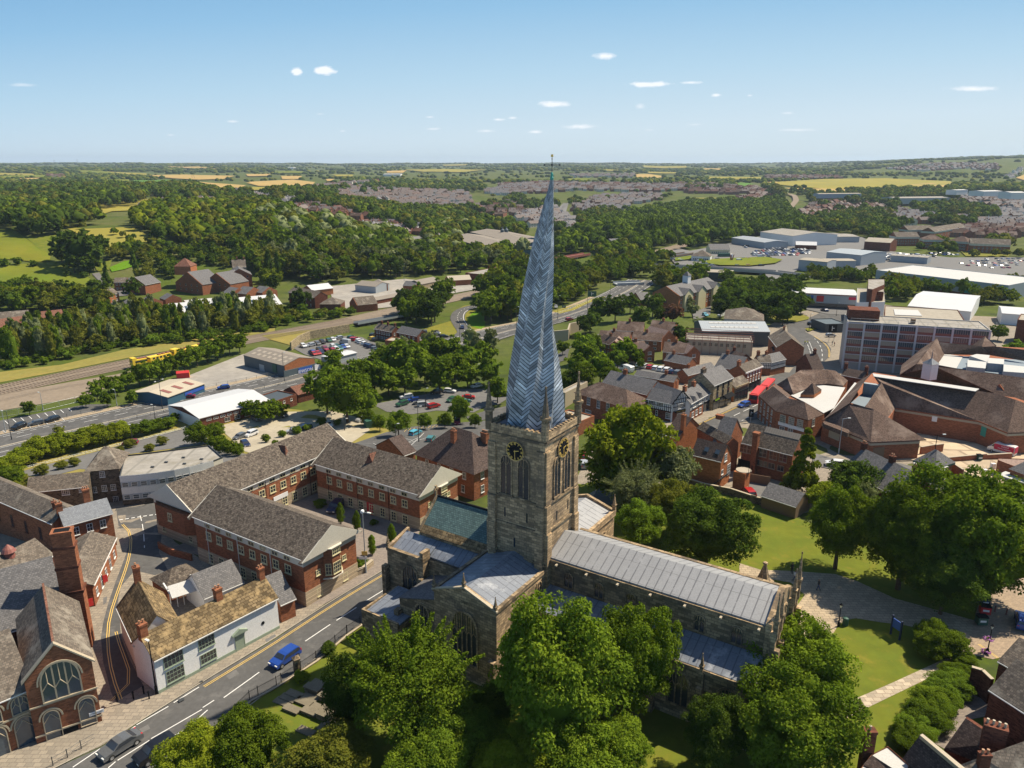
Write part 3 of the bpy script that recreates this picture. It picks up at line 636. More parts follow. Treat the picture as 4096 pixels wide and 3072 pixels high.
# ---------------- the church ----------------
CA=RAD(-33);CO=(4.1,88.0)
ch=thing('church','large medieval stone church with tall twisted leaning lead spire on its clock tower','church',(CO[0],CO[1],0),CA)
def gothic(root,x,y,z,rz,w,h,lights=3,m='ashlar',gm='glass_dark',name='window',louv=False,hood=True):
 """pointed window: sill centre at x,y,z, outside = local -y"""
 key=('g',w,h,lights,m,gm,louv,hood)
 if key not in LM:
  def arch(w,h,n=7):
   hs=h-w*.78;pts=[(-w/2,0),(-w/2,hs)];
   for i in range(1,n):
    t=i/n;pts.append((-w/2+w/2*(1-cos(t*pi/2))**1.25,hs+(h-hs)*sin(t*pi/2)**.95))
   pts.append((0,h));return pts+[(-p[0],p[1])for p in pts[-2::-1]]
  A=arch(w,h);f=MB();t=(.16 if m!='stone_trim' else .1)*min(1.6,max(.8,w/1.6));B_=[(x*(1+2*t/w),zz+t*(1 if zz>0 else-1))for x,zz in A]
  for i in range(len(A)-1):
   a,b,c,d=A[i],A[i+1],B_[i+1],B_[i]
   for(p,q)in((a,b),(d,c)):f.poly([(p[0],-.14,p[1]),(q[0],-.14,q[1]),(q[0],.02,q[1]),(p[0],.02,p[1])])
   f.poly([(a[0],-.14,a[1]),(d[0],-.14,d[1]),(c[0],-.14,c[1]),(b[0],-.14,b[1])])
  f.box((-w/2-t,-.2,-t),(w/2+t,.02,-.002))
  def top(x):
   for(p,q)in zip(A,A[1:]):
    if p[0]<=x<=q[0]and q[0]>p[0]:return p[1]+(q[1]-p[1])*(x-p[0])/(q[0]-p[0])
   return h
  tr=MB();mw=.045+.02*w/2
  for i in range(1,lights):
   xx=-w/2+w*i/lights;tr.box((xx-mw,-.1,0),(xx+mw,0,top(xx)))
  hs=h-w*.78
  for i in range(lights):  # cusped heads of the lights and tracery above
   x0=-w/2+w*i/lights;x1=x0+w/lights;xm=(x0+x1)/2;zt=min(hs,top(xm)-.3)
   tr.tube((x0,-.05,zt-.15*w/lights),(xm,-.05,zt+w/lights*.55),mw*.8,n=4);tr.tube((x1,-.05,zt-.15*w/lights),(xm,-.05,zt+w/lights*.55),mw*.8,n=4)
   if lights>1 and top(xm)>zt+w/lights:tr.tube((xm,-.05,zt+w/lights*.5),(xm,-.05,top(xm)),mw*.7,n=4)
  gl=MB();k=len(A)
  gl.poly([(p[0],-.02,p[1])for p in A][::-1])
  if louv:
   zz=.25
   while zz<h-.2:
    ww=w/2
    while ww>.1 and top(ww-.05)<zz:ww-=.05
    gl.box((-ww+.05,-.09,zz),(ww-.05,-.03,zz+.05));zz+=.22
  LM[key]=(f.mesh('window',m),tr.mesh('tracery',m),gl.mesh('pane',gm,uv=False))
 a,b,c=LM[key];o=ob(name,a,root,(x,y,z),rz);ob('tracery',b,o);ob('pane',c,o);return o
def pinn(root,x,y,z,h,r,name='pinnacle',m='ashlar_dark',n=4):
 MB().lathe((x,y,z),[(r*.8,-h*.12),(r*.8,h*.30),(r*1.15,h*.32),(r*1.15,h*.37),(r*.75,h*.38),(r*.12,h*.93),(r*.28,h*.95),(r*.22,h*.99),(.02,h)],n,rot=pi/4).build(name,m,root)
tw=8.4;tb=MB()
tb.prism([(-tw,0),(0,0),(0,tw),(-tw,tw)],-1,29.2)
tower=tb.build('tower','ashlar',ch)
st=MB()
for z,e in((12.0,.28),(16.4,.22),(20.2,.2),(28.6,.16)):
 MB().prism([(-tw-e,-e),(e,-e),(e,tw+e),(-tw-e,tw+e)],z,z+.28).build('string_course','ashlar_dark',tower)
bt=MB()
for(x0,y0,sx,sy)in((0,0,1,-1),(-tw,0,-1,-1),(0,tw,1,1),(-tw,tw,-1,1)):
 for(za,zb,e)in((-1,16.4,.55),(16.4,20.2,.38),(20.4,27.6,.24)):
  bt.box((min(x0,x0+sx*e),min(y0,y0-sy*1.1),za),(max(x0,x0+sx*e),max(y0,y0-sy*1.1),zb));bt.box((min(x0,x0-sx*1.1),min(y0,y0+sy*e),za+.01),(max(x0,x0-sx*1.1),max(y0,y0+sy*e),zb-.01))
bt.build('buttress','ashlar',tower)
pa=MB();e=.22
for(x0,y0,x1,y1)in((-tw-e,-e,e,e*.6),(-tw-e,tw-e*.6,e,tw+e),(-tw-e,e*.6,-tw+e*.6,tw-e*.6),(-e*.6,e*.6,e,tw-e*.6)):pa.box((x0,y0,29.2),(x1,y1,30.1))
k=0
for i in range(12):
 for(x,y)in((-tw+i*tw/12+.1,-e-.02),(-tw+i*tw/12+.1,tw-.12)):pa.box((x,y,30.1),(x+.34,y+.36,30.28))
 for(x,y)in((-.12,i*tw/12+.1),(-tw-e-.02,i*tw/12+.1)):pa.box((x,y,30.1),(x+.36,y+.34,30.28))
pa.build('parapet','ashlar',tower)
MB().prism([(-tw+.15,.15),(-.15,.15),(-.15,tw-.15),(-tw+.15,tw-.15)],29.15,29.5).build('tower_roof','lead',tower)
for(x,y)in((0,0),(-tw,0),(0,tw),(-tw,tw)):pinn(tower,x,y,29.9,6.3 if(x,y)!=(-tw,0)else 5.6,.62,n=8)
for(x,y)in((0,tw/2),(-tw/2,0)):pass
N_=pi; # belfry openings: north face (outside -y) rz=0 ; west face (outside +x) rz=90deg
for fx in(-5.75,-3.1):gothic(tower,fx,-.02,20.75,0,1.55,5.3,2,'ashlar','glass_dark',louv=True)
for fy in(3.0,5.6):gothic(tower,.02,fy,20.75,pi/2,1.45,5.3,2,'ashlar','glass_dark',louv=True)
for fx in(-5.75,-3.1):MB().box((fx-1.1,-.26,20.55),(fx+1.1,-.01,20.7)).build('window_ledge','ashlar_dark',tower)
for(x,z)in((-6.0,17.4),(-2.6,17.4),(-4.5,13.4)):MB().box((x-.13,-.03,z),(x+.13,.0,z+1.3)).build('slit_window','glass_dark',tower)
for(y,z)in((3.2,17.2),(6.2,17.6),(1.0,13.2)):MB().box((0,y-.13,z),(.03,y+.13,z+1.3)).build('slit_window','glass_dark',tower)
def clock(x,y,z,rz):
 c=ob('clock',None,tower,(x,y,z),rz);r=1.28
 MB().tube((0,.02,0),(0,-.2,0),r,r,28).build('clock_face','black_paint',c);
 rg=MB();
 for i in range(28):
  a,b=2*pi*i/28,2*pi*(i+1)/28
  for(q0,q1,yy)in((r*.93,r*.985,-.225),(r*1.0,r*1.1,-.18)):
   mi=0 if q0<r else 1
   rg.poly([(q0*cos(a),yy,q0*sin(a)),(q1*cos(a),yy,q1*sin(a)),(q1*cos(b),yy,q1*sin(b)),(q0*cos(b),yy,q0*sin(b))],mi)
 rg.build('clock_rim',['gold_paint','ashlar'],c)
 bars=[3,1,2,3,2,2,2,3,4,2,2,3]
 for i in range(12):
  nm=MB();a=pi/2-2*pi*i/12;q=bars[i];u=(cos(a),sin(a));v=(-sin(a),cos(a))
  for j in range(q):
   off=(j-(q-1)/2)*.10;wv=.034;k_=[(u[0]*s_+v[0]*(off+t_),-.235,u[1]*s_+v[1]*(off+t_))for s_,t_ in((r*.68,-wv),(r*.9,-wv),(r*.9,wv),(r*.68,wv))]
   nm.poly(k_)
  nm.build('numeral','gold_paint',c)
 hd=MB()
 for ang,l,wv in((RAD(90-76),.62,.07),(RAD(-90),1.0,.05)):
  u=(cos(ang),sin(ang));v=(-u[1],u[0]);hd.poly([(-u[0]*.15+v[0]*wv,-.26,-u[1]*.15+v[1]*wv),(-u[0]*.15-v[0]*wv,-.26,-u[1]*.15-v[1]*wv),(u[0]*l-v[0]*wv*.6,-.26,u[1]*l-v[1]*wv*.6),(u[0]*l+v[0]*wv*.6,-.26,u[1]*l+v[1]*wv*.6)])
 hd.build('clock_hand','gold_paint',c)
clock(-4.3,-.03,27.0,0);clock(.03,4.3,27.0,pi/2)
mat('spire_lead',(.38,.42,.47),.5,.55,.5,metal=.05,spec=.35,col2=(.15,.18,.21),stain=((.58,.62,.66),.4))
def spire():
 m=MATS['spire_lead'];nt=m.node_tree;N=nt.nodes;L=nt.links;b=N['Principled BSDF']
 tc=N.new('ShaderNodeTexCoord');sp=N.new('ShaderNodeSeparateXYZ');L.new(tc.outputs['UV'],sp.inputs[0])
 def M(op,a,c=None):
  x=N.new('ShaderNodeMath');x.operation=op
  for i,v in enumerate((a,c)):
   if v is None:continue
   if isinstance(v,(int,float)):x.inputs[i].default_value=v
   else:L.new(v,x.inputs[i])
  return x.outputs[0]
 u,v=sp.outputs[0],sp.outputs[1];ch_=M('ABSOLUTE',M('SUBTRACT',M('FRACT',u),.5));s=M('SUBTRACT',M('MULTIPLY',v,1.),M('MULTIPLY',ch_,4.8));fr=M('FRACT',s);ln=M('LESS_THAN',fr,.24)
 old=b.inputs['Base Color'].links[0].from_socket
 rnd=N.new('ShaderNodeTexWhiteNoise');rnd.noise_dimensions='2D';cb=N.new('ShaderNodeCombineXYZ');L.new(M('FLOOR',s),cb.inputs[0]);L.new(M('FLOOR',M('MULTIPLY',u,2.)),cb.inputs[1]);L.new(cb.outputs[0],rnd.inputs['Vector'])
 mr=N.new('ShaderNodeMapRange');mr.inputs[3].default_value=.5;mr.inputs[4].default_value=1.55;L.new(rnd.outputs['Value'],mr.inputs[0])
 mx=N.new('ShaderNodeMixRGB');mx.blend_type='MULTIPLY';mx.inputs[0].default_value=1;L.new(old,mx.inputs[1]);L.new(mr.outputs[0],mx.inputs[2])
 m2=N.new('ShaderNodeMixRGB');L.new(ln,m2.inputs[0]);L.new(mx.outputs[0],m2.inputs[1]);m2.inputs[2].default_value=(.045,.055,.065,1);L.new(m2.outputs[0],b.inputs['Base Color'])
 bm=N.new('ShaderNodeBump');bm.inputs['Strength'].default_value=.7;bm.inputs['Distance'].default_value=.12;L.new(M('POWER',fr,.6),bm.inputs['Height']);L.new(bm.outputs[0],b.inputs['Normal'])
 cx,cy=-tw/2,tw/2;wx=CO[0]+cx*cos(CA)-cy*sin(CA);wy=CO[1]+cx*sin(CA)+cy*cos(CA)
 rows=[(1705,2030,2252),(1672,2031,2251),(1560,2040,2240),(1448,2052,2227),(1380,2062,2216),(1296,2072,2205),(1200,2087,2206),(1100,2109,2209),(998,2130,2211),(900,2155,2212),(799,2181,2214),(750,2196,2214),(719,2206,2215)]
 ST=[]
 for(py,xl,xr)in rows:
  rx,ry,rz=ray(2048,py);z=CH+rz/ry*wy;d=depth((0,wy,z));X0=((xl+xr)/2-2048)*d/FPX;ST.append((z,X0-wx,(xr-xl)/2*d/FPX))
 z0=29.3;n=8;NS=64;zs=np.linspace(z0,ST[-1][0],NS);sz=[s[0]for s in ST]
 off=np.interp(zs,sz,[s[1]for s in ST]);rad=np.interp(zs,sz,[s[2]for s in ST])/1.0;rad=np.convolve(np.pad(rad,3,'edge'),np.ones(7)/7,'valid');off=np.convolve(np.pad(off,3,'edge'),np.ones(7)/7,'valid')
 mb=MB();uv=[];
 for i,z in enumerate(zs):
  t=i/(NS-1);tws=RAD(22)+RAD(85)*t**.9;o0=off[0]*max(0,1-t*6)
  for j in range(2*n):
   a=2*pi*j/(2*n)+tws-CA;r=rad[i]*(1.13 if j%2==0 else .82)
   mb.v.append((wx+off[i]+r*cos(a+CA),wy+.15*t*3+r*sin(a+CA),z))
 for i in range(NS-1):
  hv=1/.66
  for j in range(2*n):
   k=(j+1)%(2*n);mb.f.append((i*2*n+j,i*2*n+k,(i+1)*2*n+k,(i+1)*2*n+j));mb.m.append(0)
   v0=(zs[i]-z0)*hv*(1+.9*(zs[i]-z0)/30);v1=(zs[i+1]-z0)*hv*(1+.9*(zs[i+1]-z0)/30);uv+=[j/2,v0,(j+1)/2,v0,(j+1)/2,v1,j/2,v1]
 me=mb.mesh('spire','spire_lead',uv=False);ul=me.uv_layers.new(name='UVMap');ul.data.foreach_set('uv',uv)
 o=ob('spire',me,ch);o.matrix_parent_inverse=o.matrix_parent_inverse
 for v in me.vertices:
  v.co=local(ch,v.co)
 me.update()
 tx,ty,tz=local(ch,(wx+off[-1],wy+.45,zs[-1]))
 MB().lathe((tx,ty,tz-.25),[(.16,-.2),(.2,.35),(.23,.5),(.16,.6),(.17,.9),(.07,1.1),(.04,1.15)],8).build('spire_cap','teal_paint',o)
 wv=MB();wv.tube((tx,ty,tz),(tx,ty,tz+2.7),.05,.035,6);c,s_=cos(-CA),sin(-CA)
 for d_ in((c,s_),(-s_,c)):
  wv.tube((tx-d_[0]*.85,ty-d_[1]*.85,tz+1.7),(tx+d_[0]*.85,ty+d_[1]*.85,tz+1.7),.035,n=5)
  for q in(-1,1):wv.box((tx+q*d_[0]*.9-.07,ty+q*d_[1]*.9-.07,tz+1.6),(tx+q*d_[0]*.9+.07,ty+q*d_[1]*.9+.07,tz+1.8))
 wv.lathe((tx,ty,tz+2.3),[(.02,0),(.12,.1),(.02,.2)],6);wv.build('weather_vane','dark_metal',o)
 MB().box((tx-.16,ty-.03,tz+2.6),(tx+.14,ty+.03,tz+2.9)).build('weathercock','gold_paint',o)
spire()
def cbox(name,m,x0,x1,y0,y1,z0,z1,par=ch):return MB().box((x0,y0,z0),(x1,y1,z1)).build(name,m,par)
NL=28.6;y0,y1=.8,10.0;ym=5.4
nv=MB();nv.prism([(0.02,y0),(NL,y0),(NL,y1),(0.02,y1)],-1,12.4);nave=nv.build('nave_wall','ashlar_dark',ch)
MB().box((0,y0-.18,12.15),(NL+.1,y0+.25,12.75)).box((0,y1-.25,12.3),(NL+.1,y1+.25,13.1)).build('parapet','ashlar_dark',nave)
rf=MB();rf.solid([(-.0,y0+.1,12.95),(NL-.5,y0+.1,12.95),(NL-.5,ym,14.75),(-.0,ym,14.75)],.5);rf.solid([(NL-.5,y1-.1,12.95),(0,y1-.1,12.95),(0,ym+.003,14.75),(NL-.5,ym+.003,14.75)],.5);rf.build('nave_roof','lead_new',ch)
gb=MB();gb.prism([(NL-.5,y0-.2),(NL+.2,y0-.2),(NL+.2,ym),(NL+.2,y1+.2),(NL-.5,y1+.2),(NL-.5,ym)],-1,lambda p:13.3+(1-abs(p[1]-ym)/4.8)*2.2);gb.build('west_front','ashlar',ch)
for i in range(6):gothic(nave,3.3+i*4.35,y0-.02,9.55,0,1.15,2.0,2,'ashlar_dark')
for i in range(7):MB().box((1.6+i*4.3,y0-.75,12.35),(1.85+i*4.3,y0-.1,12.55)).build('rainwater_spout','stone_trim',nave)
gothic(ch,NL+.22,ym,4.5,pi/2,4.6,8.6,5,'ashlar',name='west_window')
for y,h in((y0-.4,5.2),(y0+1.6,4.3),(y1-1.6,4.3),(y1+.4,5.6)):
 MB().box((NL+.2,y-.35,-1),(NL+1.3,y+.35,10.6)).box((NL+.2,y-.3,10.6),(NL+.8,y+.3,12.6)).build('west_buttress','ashlar',ch);pinn(ch,NL+.7,y,12.4,h,.42,n=4)
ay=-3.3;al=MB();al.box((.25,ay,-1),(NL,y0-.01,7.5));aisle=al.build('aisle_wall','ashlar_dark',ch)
ar=MB();ar.solid([(.2,ay-.05,7.75),(NL,ay-.05,7.75),(NL,y0-.03,9.1),(.2,y0-.03,9.1)],.25);ar.build('aisle_roof','lead',ch)
MB().box((.2,ay-.3,7.3),(NL+.1,ay-.06,7.7)).build('parapet','ashlar_dark',aisle)
for i in range(5):
 x=5.6+i*5.7;gothic(aisle,x-2.6,ay-.02,1.9,0,2.3,4.3,3,'ashlar_dark')
 MB().box((x-.35,ay-.9,-1),(x+.35,ay,5.6)).box((x-.3,ay-.5,5.6),(x+.3,ay,7.4)).build('buttress','ashlar_dark',aisle);pinn(aisle,x,ay-.3,7.4,2.5,.34)
cbox('south_aisle','ashlar',.3,NL,y1+.02,y1+5.,-1,8.);pinn(ch,NL-4.5,y1+5.5,8.0,4.6,1.3,name='stair_turret_cap',n=8);MB().lathe((NL-4.5,y1+5.5,0),[(1.1,-1),(1.1,8.2)],8).build('stair_turret','ashlar',ch)
tx0,tx1,ty0,ty1=-9.2,.2,-11.2,-.02
tr_=MB();tr_.box((tx0,ty0,-1),(tx1,ty1,11.0));tr_.prism([(tx0,ty0),(tx1,ty0),(tx1,ty0+.5),(tx0,ty0+.5)],11.0,11.02)
k=len(tr_.v);xm=(tx0+tx1)/2
tr_.prism([(tx0,ty0-.05),(xm,ty0-.05),(tx1,ty0-.05),(tx1,ty0+.45),(xm,ty0+.45),(tx0,ty0+.45)],11.0,lambda p:11.35+(1-abs(p[0]-xm)/4.7)*1.75)
trn=tr_.build('transept_wall','ashlar',ch)
r_=MB();r_.solid([(tx0+.1,ty0+.45,11.25),(xm,ty0+.45,12.8),(xm,ty1,12.8),(tx0+.1,ty1,11.25)],.3);r_.solid([(tx1-.1,ty0+.45,11.25),(tx1-.1,ty1+.8,11.25),(xm-.003,ty1+.0,12.8),(xm-.003,ty0+.45,12.8)],.3);r_.build('transept_roof','lead',ch)
MB().box((tx1-.35,ty0,11.0),(tx1+.12,ty1+.6,11.55)).box((tx0-.12,ty0,11.0),(tx0+.35,ty1+.6,11.55)).build('parapet','ashlar_dark',trn)
cp=MB();
cp.solid([(tx0-.2,ty0-.25,11.45),(xm,ty0-.25,13.2),(xm,ty0+.1,13.2),(tx0-.2,ty0+.1,11.45)],.2);cp.solid([(xm+.003,ty0-.25,13.2),(tx1+.2,ty0-.25,11.45),(tx1+.2,ty0+.1,11.45),(xm+.003,ty0+.1,13.2)],.2);cp.build('gable_coping','stone_trim',trn)
for x,z in((tx0+.1,11.3),(xm,13.0),(tx1-.1,11.3)):pinn(trn,x,ty0-.05,z,2.0,.3)
gothic(trn,xm,ty0-.07,2.6,0,3.6,7.0,5,'ashlar')
text('1769',.55,'ashlar_dark',trn,(xm,ty0-.09,11.0),(pi/2,0,0))
for x in(tx0+.4,tx1-.4):MB().box((x-.45,ty0-.8,-1),(x+.45,ty0-.06,4.6)).build('buttress','ashlar_dark',trn)
gothic(trn,tx1+.02,-1.6,8.3,pi/2,1.1,2.2,2,'ashlar')
c0,c1=-21.2,-8.6
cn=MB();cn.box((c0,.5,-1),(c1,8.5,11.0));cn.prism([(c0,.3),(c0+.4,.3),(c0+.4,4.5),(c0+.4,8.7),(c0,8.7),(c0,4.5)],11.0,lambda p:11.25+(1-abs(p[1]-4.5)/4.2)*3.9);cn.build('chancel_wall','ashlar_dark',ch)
r_=MB();r_.solid([(c0+.3,.3,11.1),(c1+.1,.3,11.1),(c1+.1,4.5,14.9),(c0+.3,4.5,14.9)],.2);r_.solid([(c1+.1,8.7,11.1),(c0+.3,8.7,11.1),(c0+.3,4.503,14.9),(c1+.1,4.503,14.9)],.2);chr_=r_.build('chancel_roof','green_slate',ch)
MB().solid([(c0+.3,.1,10.98),(c1+.1,.1,10.98),(c1+.1,1.0,11.8),(c0+.3,1.0,11.8)],.1).build('eave_slabs','stone_tile',chr_)
MB().box((c0+.3,4.4,14.85),(c1+.1,4.62,15.1)).build('ridge_crest','black_paint',chr_)
MB().box((c0-.1,4.35,15.0),(c0+.15,4.65,16.5)).box((c0-.1,4.05,15.8),(c0+.15,4.95,16.1)).build('gable_cross','ashlar_dark',ch)
ec=MB();ec.box((-24.,-3.5,-1),(-17.4,0.49,8.8));ec.box((-17.4,-2.2,-1),(-8.61,0.48,8.6));ecw=ec.build('chapel_wall','ashlar_dark',ch)
r_=MB();r_.solid([(-23.6,-3.0,8.95),(-17.4,-3.0,8.95),(-17.4,.45,10.3),(-23.6,.45,10.3)],.2);r_.solid([(-17.397,-2.0,9.0),(-9.3,-2.0,9.0),(-9.3,.45,10.3),(-17.397,.45,10.3)],.2);r_.build('chapel_roof','lead',ch)
MB().box((-24.1,-3.6,8.8),(-17.3,-3.05,9.25)).box((-17.9,-3.6,8.7),(-17.3,-2.0,10.2)).build('parapet','ashlar_dark',ecw)
pp=MB();pp.prism([(-24.1,-3.6),(-23.65,-3.6),(-23.65,.8),(-23.65,1.2),(-24.1,1.2),(-24.1,.8)],8.8,lambda p:9.3+(p[1]+3.6)/4.8*1.2);pp.build('end_parapet','ashlar',ecw)
pinn(ecw,-23.9,-3.4,9.3,2.0,.25)
gothic(ecw,-19.8,-3.52,3.4,0,2.6,4.0,3,'ashlar_dark')
MB().box((-24.4,-4.4,-1),(-23.7,-3.52,6.6)).build('buttress','ashlar_dark',ecw);MB().box((-17.9,-4.2,-1),(-17.2,-3.52,6.4)).build('buttress','ashlar_dark',ecw)
ml=MB();ml.prism([(-17.0,-9.0),(-9.22,-9.0),(-9.22,-2.22),(-17.0,-2.22)],-1,lambda p:6.1+(p[0]+17.)/7.8*2.3);mlw=ml.build('side_chapel_wall','ashlar_dark',ch)
MB().solid([(-17.1,-9.1,6.3),(-9.22,-9.1,8.6),(-9.22,-2.25,8.6),(-17.1,-2.25,6.3)],.15).build('side_chapel_roof','slate',ch)
gothic(mlw,-13.1,-9.02,1.9,0,2.1,4.6,3,'ashlar')
MB().box((-17.3,-9.9,-1),(-16.6,-9.02,4.8)).build('buttress','ashlar_dark',mlw)
vs_=MB();vs_.box((-21.6,-11.6,-1),(-15.2,-9.05,3.7));vs_.box((-21.6,-9.05,-1),(-17.35,-3.53,3.7));vsw=vs_.build('vestry_wall','ashlar_dark',ch)
MB().box((-21.6,-11.6,3.7),(-15.2,-11.3,4.3)).box((-21.6,-11.3,3.7),(-21.3,-4.6,4.3)).build('parapet','ashlar_dark',vsw)
MB().solid([(-21.25,-11.25,3.95),(-15.2,-11.25,3.95),(-15.2,-9.06,4.1),(-17.36,-9.06,4.1),(-17.36,-4.5,4.4),(-21.25,-4.5,4.4)],.2).build('vestry_roof','lead',ch)
cbox('south_transept','ashlar',-8.9,.5,tw+.02,20.0,-1,11.2)
r_=MB();r_.solid([(-8.8,tw+.1,11.6),(-4.2,tw+.1,13.0),(-4.2,19.8,13.0),(-8.8,19.8,11.6)],.3);r_.solid([(.4,tw+.1,11.6),(.4,19.8,11.6),(-4.197,19.8,13.0),(-4.197,tw+.1,13.0)],.3);r_.build('transept_roof','lead_new',ch)
MB().box((.25,tw,11.2),(.75,20.,12.1)).build('parapet','ashlar',ch);pinn(ch,.5,19.9,12.,2.6,.4)
MB().prism([(-9,19.8),(-4.2,19.8),(.6,19.8),(.6,20.3),(-4.2,20.3),(-9,20.3)],11.,lambda p:11.9+(1-abs(p[0]+4.2)/4.8)*1.5).build('gable_coping','ashlar',ch)
gothic(ch,.52,12.2,4.2,pi/2,1.7,5.6,2,'ashlar');gothic(ch,.52,16.2,4.2,pi/2,1.7,5.6,2,'ashlar')
cbox('south_chapel','ashlar_dark',-22.,-8.92,7.6,13.5,-1,9.4);MB().solid([(-21.8,7.7,10.6),(-9,7.7,10.6),(-9,13.3,9.9),(-21.8,13.3,9.9)],.2).build('chapel_roof','lead_new',ch)
# ---------------- keep-out register for scattered trees ----------------
KO={}
def keep(x,y,r):
 for i in range(int((x-r)//25),int((x+r)//25)+1):
  for j in range(int((y-r)//25),int((y+r)//25)+1):KO.setdefault((i,j),[]).append((x,y,r))
def free(x,y,r=0.):
 for a,b,c in KO.get((int(x//25),int(y//25)),()):
  if hypot(x-a,y-b)<c+r:return False
 return True
def keepline(pts,r,raw=False):
 P=[p if raw else G(*p[:2])for p in pts]
 for a,b in zip(P,P[1:]):
  n=max(1,int(hypot(b[0]-a[0],b[1]-a[1])/(r*.8)))
  for i in range(n+1):keep(a[0]+(b[0]-a[0])*i/n,a[1]+(b[1]-a[1])*i/n,r)
def inpoly(x,y,P):
 c=False;j=len(P)-1
 for i in range(len(P)):
  xi,yi=P[i][:2];xj,yj=P[j][:2]
  if(yi>y)!=(yj>y)and x<(xj-xi)*(y-yi)/(yj-yi)+xi:c=not c
  j=i
 return c
# ---------------- foreground ground ----------------
sheet('churchyard_lawn',[(1640,2380),(1700,2120),(2330,1900),(2750,1925),(3170,2065),(3260,2100),(4096,2000),(4250,2380),(3900,2560),(3890,2620),(3850,2700),(3830,2790),(3560,3140),(640,3140),(860,2930),(995,2801),(1107,2743),(1265,2640),(1388,2536),(1452,2498)],'lawn',.02)
sheet('pavement',[(-200,2080),(300,2000),(560,2000),(700,2170),(900,2300),(1300,2330),(1552,2270),(1297,2419),(1099,2556),(866,2694),(795,2734),(672,2814),(504,2924),(400,2989),(258,3054),(60,3150),(-200,3150)],'footway',.02,th=.1)
FAR=[(60,3150),(258,3056),(400,2991),(504,2926),(672,2816),(795,2736),(866,2696),(1099,2558),(1297,2422),(1552,2272),(1760,2140),(1980,2010)]
NEAR=[(2080,2080),(1860,2230),(1640,2372),(1452,2500),(1388,2538),(1265,2642),(1107,2745),(995,2803),(860,2933),(640,3160)]
sheet('road',FAR+NEAR,'asphalt',.005)
ribbon('kerb',FAR[:-1],.16,'kerb_stone',.14)
ribbon('kerb',NEAR[2:],.16,'kerb_stone',.08)
sheet('lane',X(9,'735,165 760,170 800,215 795,290 770,370 720,500 672,640 640,760 625,860 640,1010 690,1200 716,1250 890,1155 865,1110 800,985 752,860 745,800 745,730 728,650 745,545 835,440 960,470 1040,440 985,330 1000,230 1015,50 720,48 728,120'),'asphalt',.125)
for lo in(.35,.62):ribbon('yellow_line',X(9,'722,1250 690,1190 655,1060 628,900 632,790 660,690 720,540 785,370 805,260 800,215 775,180 740,160'),.1,'gold_paint',.14,latoff=-lo)
for lo in(.35,.6):ribbon('yellow_line',X(9,'715,1248 888,1156 862,1105 800,1010 757,880 742,812'),.09,'gold_paint',.14,latoff=lo)
for lo in(.35,.62):ribbon('yellow_line',[(806,2741),(866,2703),(1099,2565),(1297,2429),(1552,2279)],.09,'gold_paint',.02,latoff=-lo)
ribbon('lane_marking',X(9,'868,100 890,150 895,300'),.12,'white_paint',.14,dash=(3,1.6))
ribbon('give_way_line',X(9,'738,128 860,108 1000,88'),.35,'white_paint',.14,dash=(.6,.4))
for d in(((1549,2352),(1464,2404)),((1426,2430),(1346,2482)),((1321,2498),(1221,2565)),((1037,2689),(1000,2716)),((1000,2716),(895,2791))):ribbon('lane_marking',d,.14,'white_paint',.02)
for a in('450,1655 515,1615 620,1540','775,1445 838,1400','845,1392 965,1338 1042,1278','1075,1255 1160,1218 1232,1158','1255,1285 1325,1240','935,1478 1050,1422 1135,1355 1250,1297','1285,1300 1215,1365 1190,1385','670,1659 715,1620','728,1612 838,1562 925,1488','1078,1460 1165,1408','1340,1450 1380,1405'):ribbon('zigzag_marking',X(9,a),.13,'white_paint',.02)
sheet('paved_court',X(12,'-60,500 60,538 240,545 480,562 600,600 820,700 1290,830 1250,930 1050,890 870,850 740,835 600,812 540,822 500,850 452,930 445,955 370,910 330,980 200,1000 180,860 310,680 230,610 -60,560'),'paving',.05)
sheet('path',X(12,'300,1410 545,1290 800,1180 1080,1052 1165,1020 1250,960 1290,990 1180,1060 1135,1092 900,1205 560,1370 330,1490'),'paving_pale',.055)
sheet('market_square',X(12,'1300,700 1420,640 1560,500 1800,560 1800,1150 1415,1035 1375,1045 1240,1015 1262,850'),'setts',.06)
for lo in(0,.22):ribbon('yellow_line',X(12,'1290,960 1345,990 1400,1040'),.08,'gold_paint',.07,latoff=lo)
# ---------------- town centre base and streets (right) ----------------
sheet('town_paving',[(2240,2060),(2420,1680),(2520,1560),(2600,1480),(2800,1380),(2920,1330),(3080,1300),(3160,1255),(3420,1200),(3800,1260),(4250,1280),(4250,2250),(3900,2120),(3420,2010),(3180,2060),(2760,1925),(2500,1990)],'footway',.03)
sheet('street',X(13,'-700,1700 -560,1450 -330,1150 100,820 420,600 560,585 820,575 1150,420 1500,262 1660,170 1900,10 2000,-60 2230,-60 2150,60 1900,250 1800,440 1790,470 1300,560 900,690 500,900 200,1080 -60,1400 -300,1750'),'asphalt',.1)
sheet('street',X(8,'0,700 130,640 250,585 318,590 385,500 388,450 330,395 345,330 310,280 300,210 330,160 440,165 560,110 640,60 790,95 790,150 640,205 610,200 440,232 450,262 520,300 620,350 655,400 645,455 600,500 520,510 490,556 430,580 260,690 120,760 20,830'),'asphalt',.13)
for d in('1320,460 1380,450','1420,430 1510,385','1560,365 1650,320','1695,300 1770,262','1535,500 1560,490','1595,468 1650,445','1740,398 1795,372','900,660 1080,580'):ribbon('lane_marking',X(13,d),.18,'white_paint',.2)
for lo in(.5,.8):ribbon('yellow_line',X(13,'850,560 1200,400 1500,268 1640,180'),.12,'gold_paint',.19,latoff=-lo)
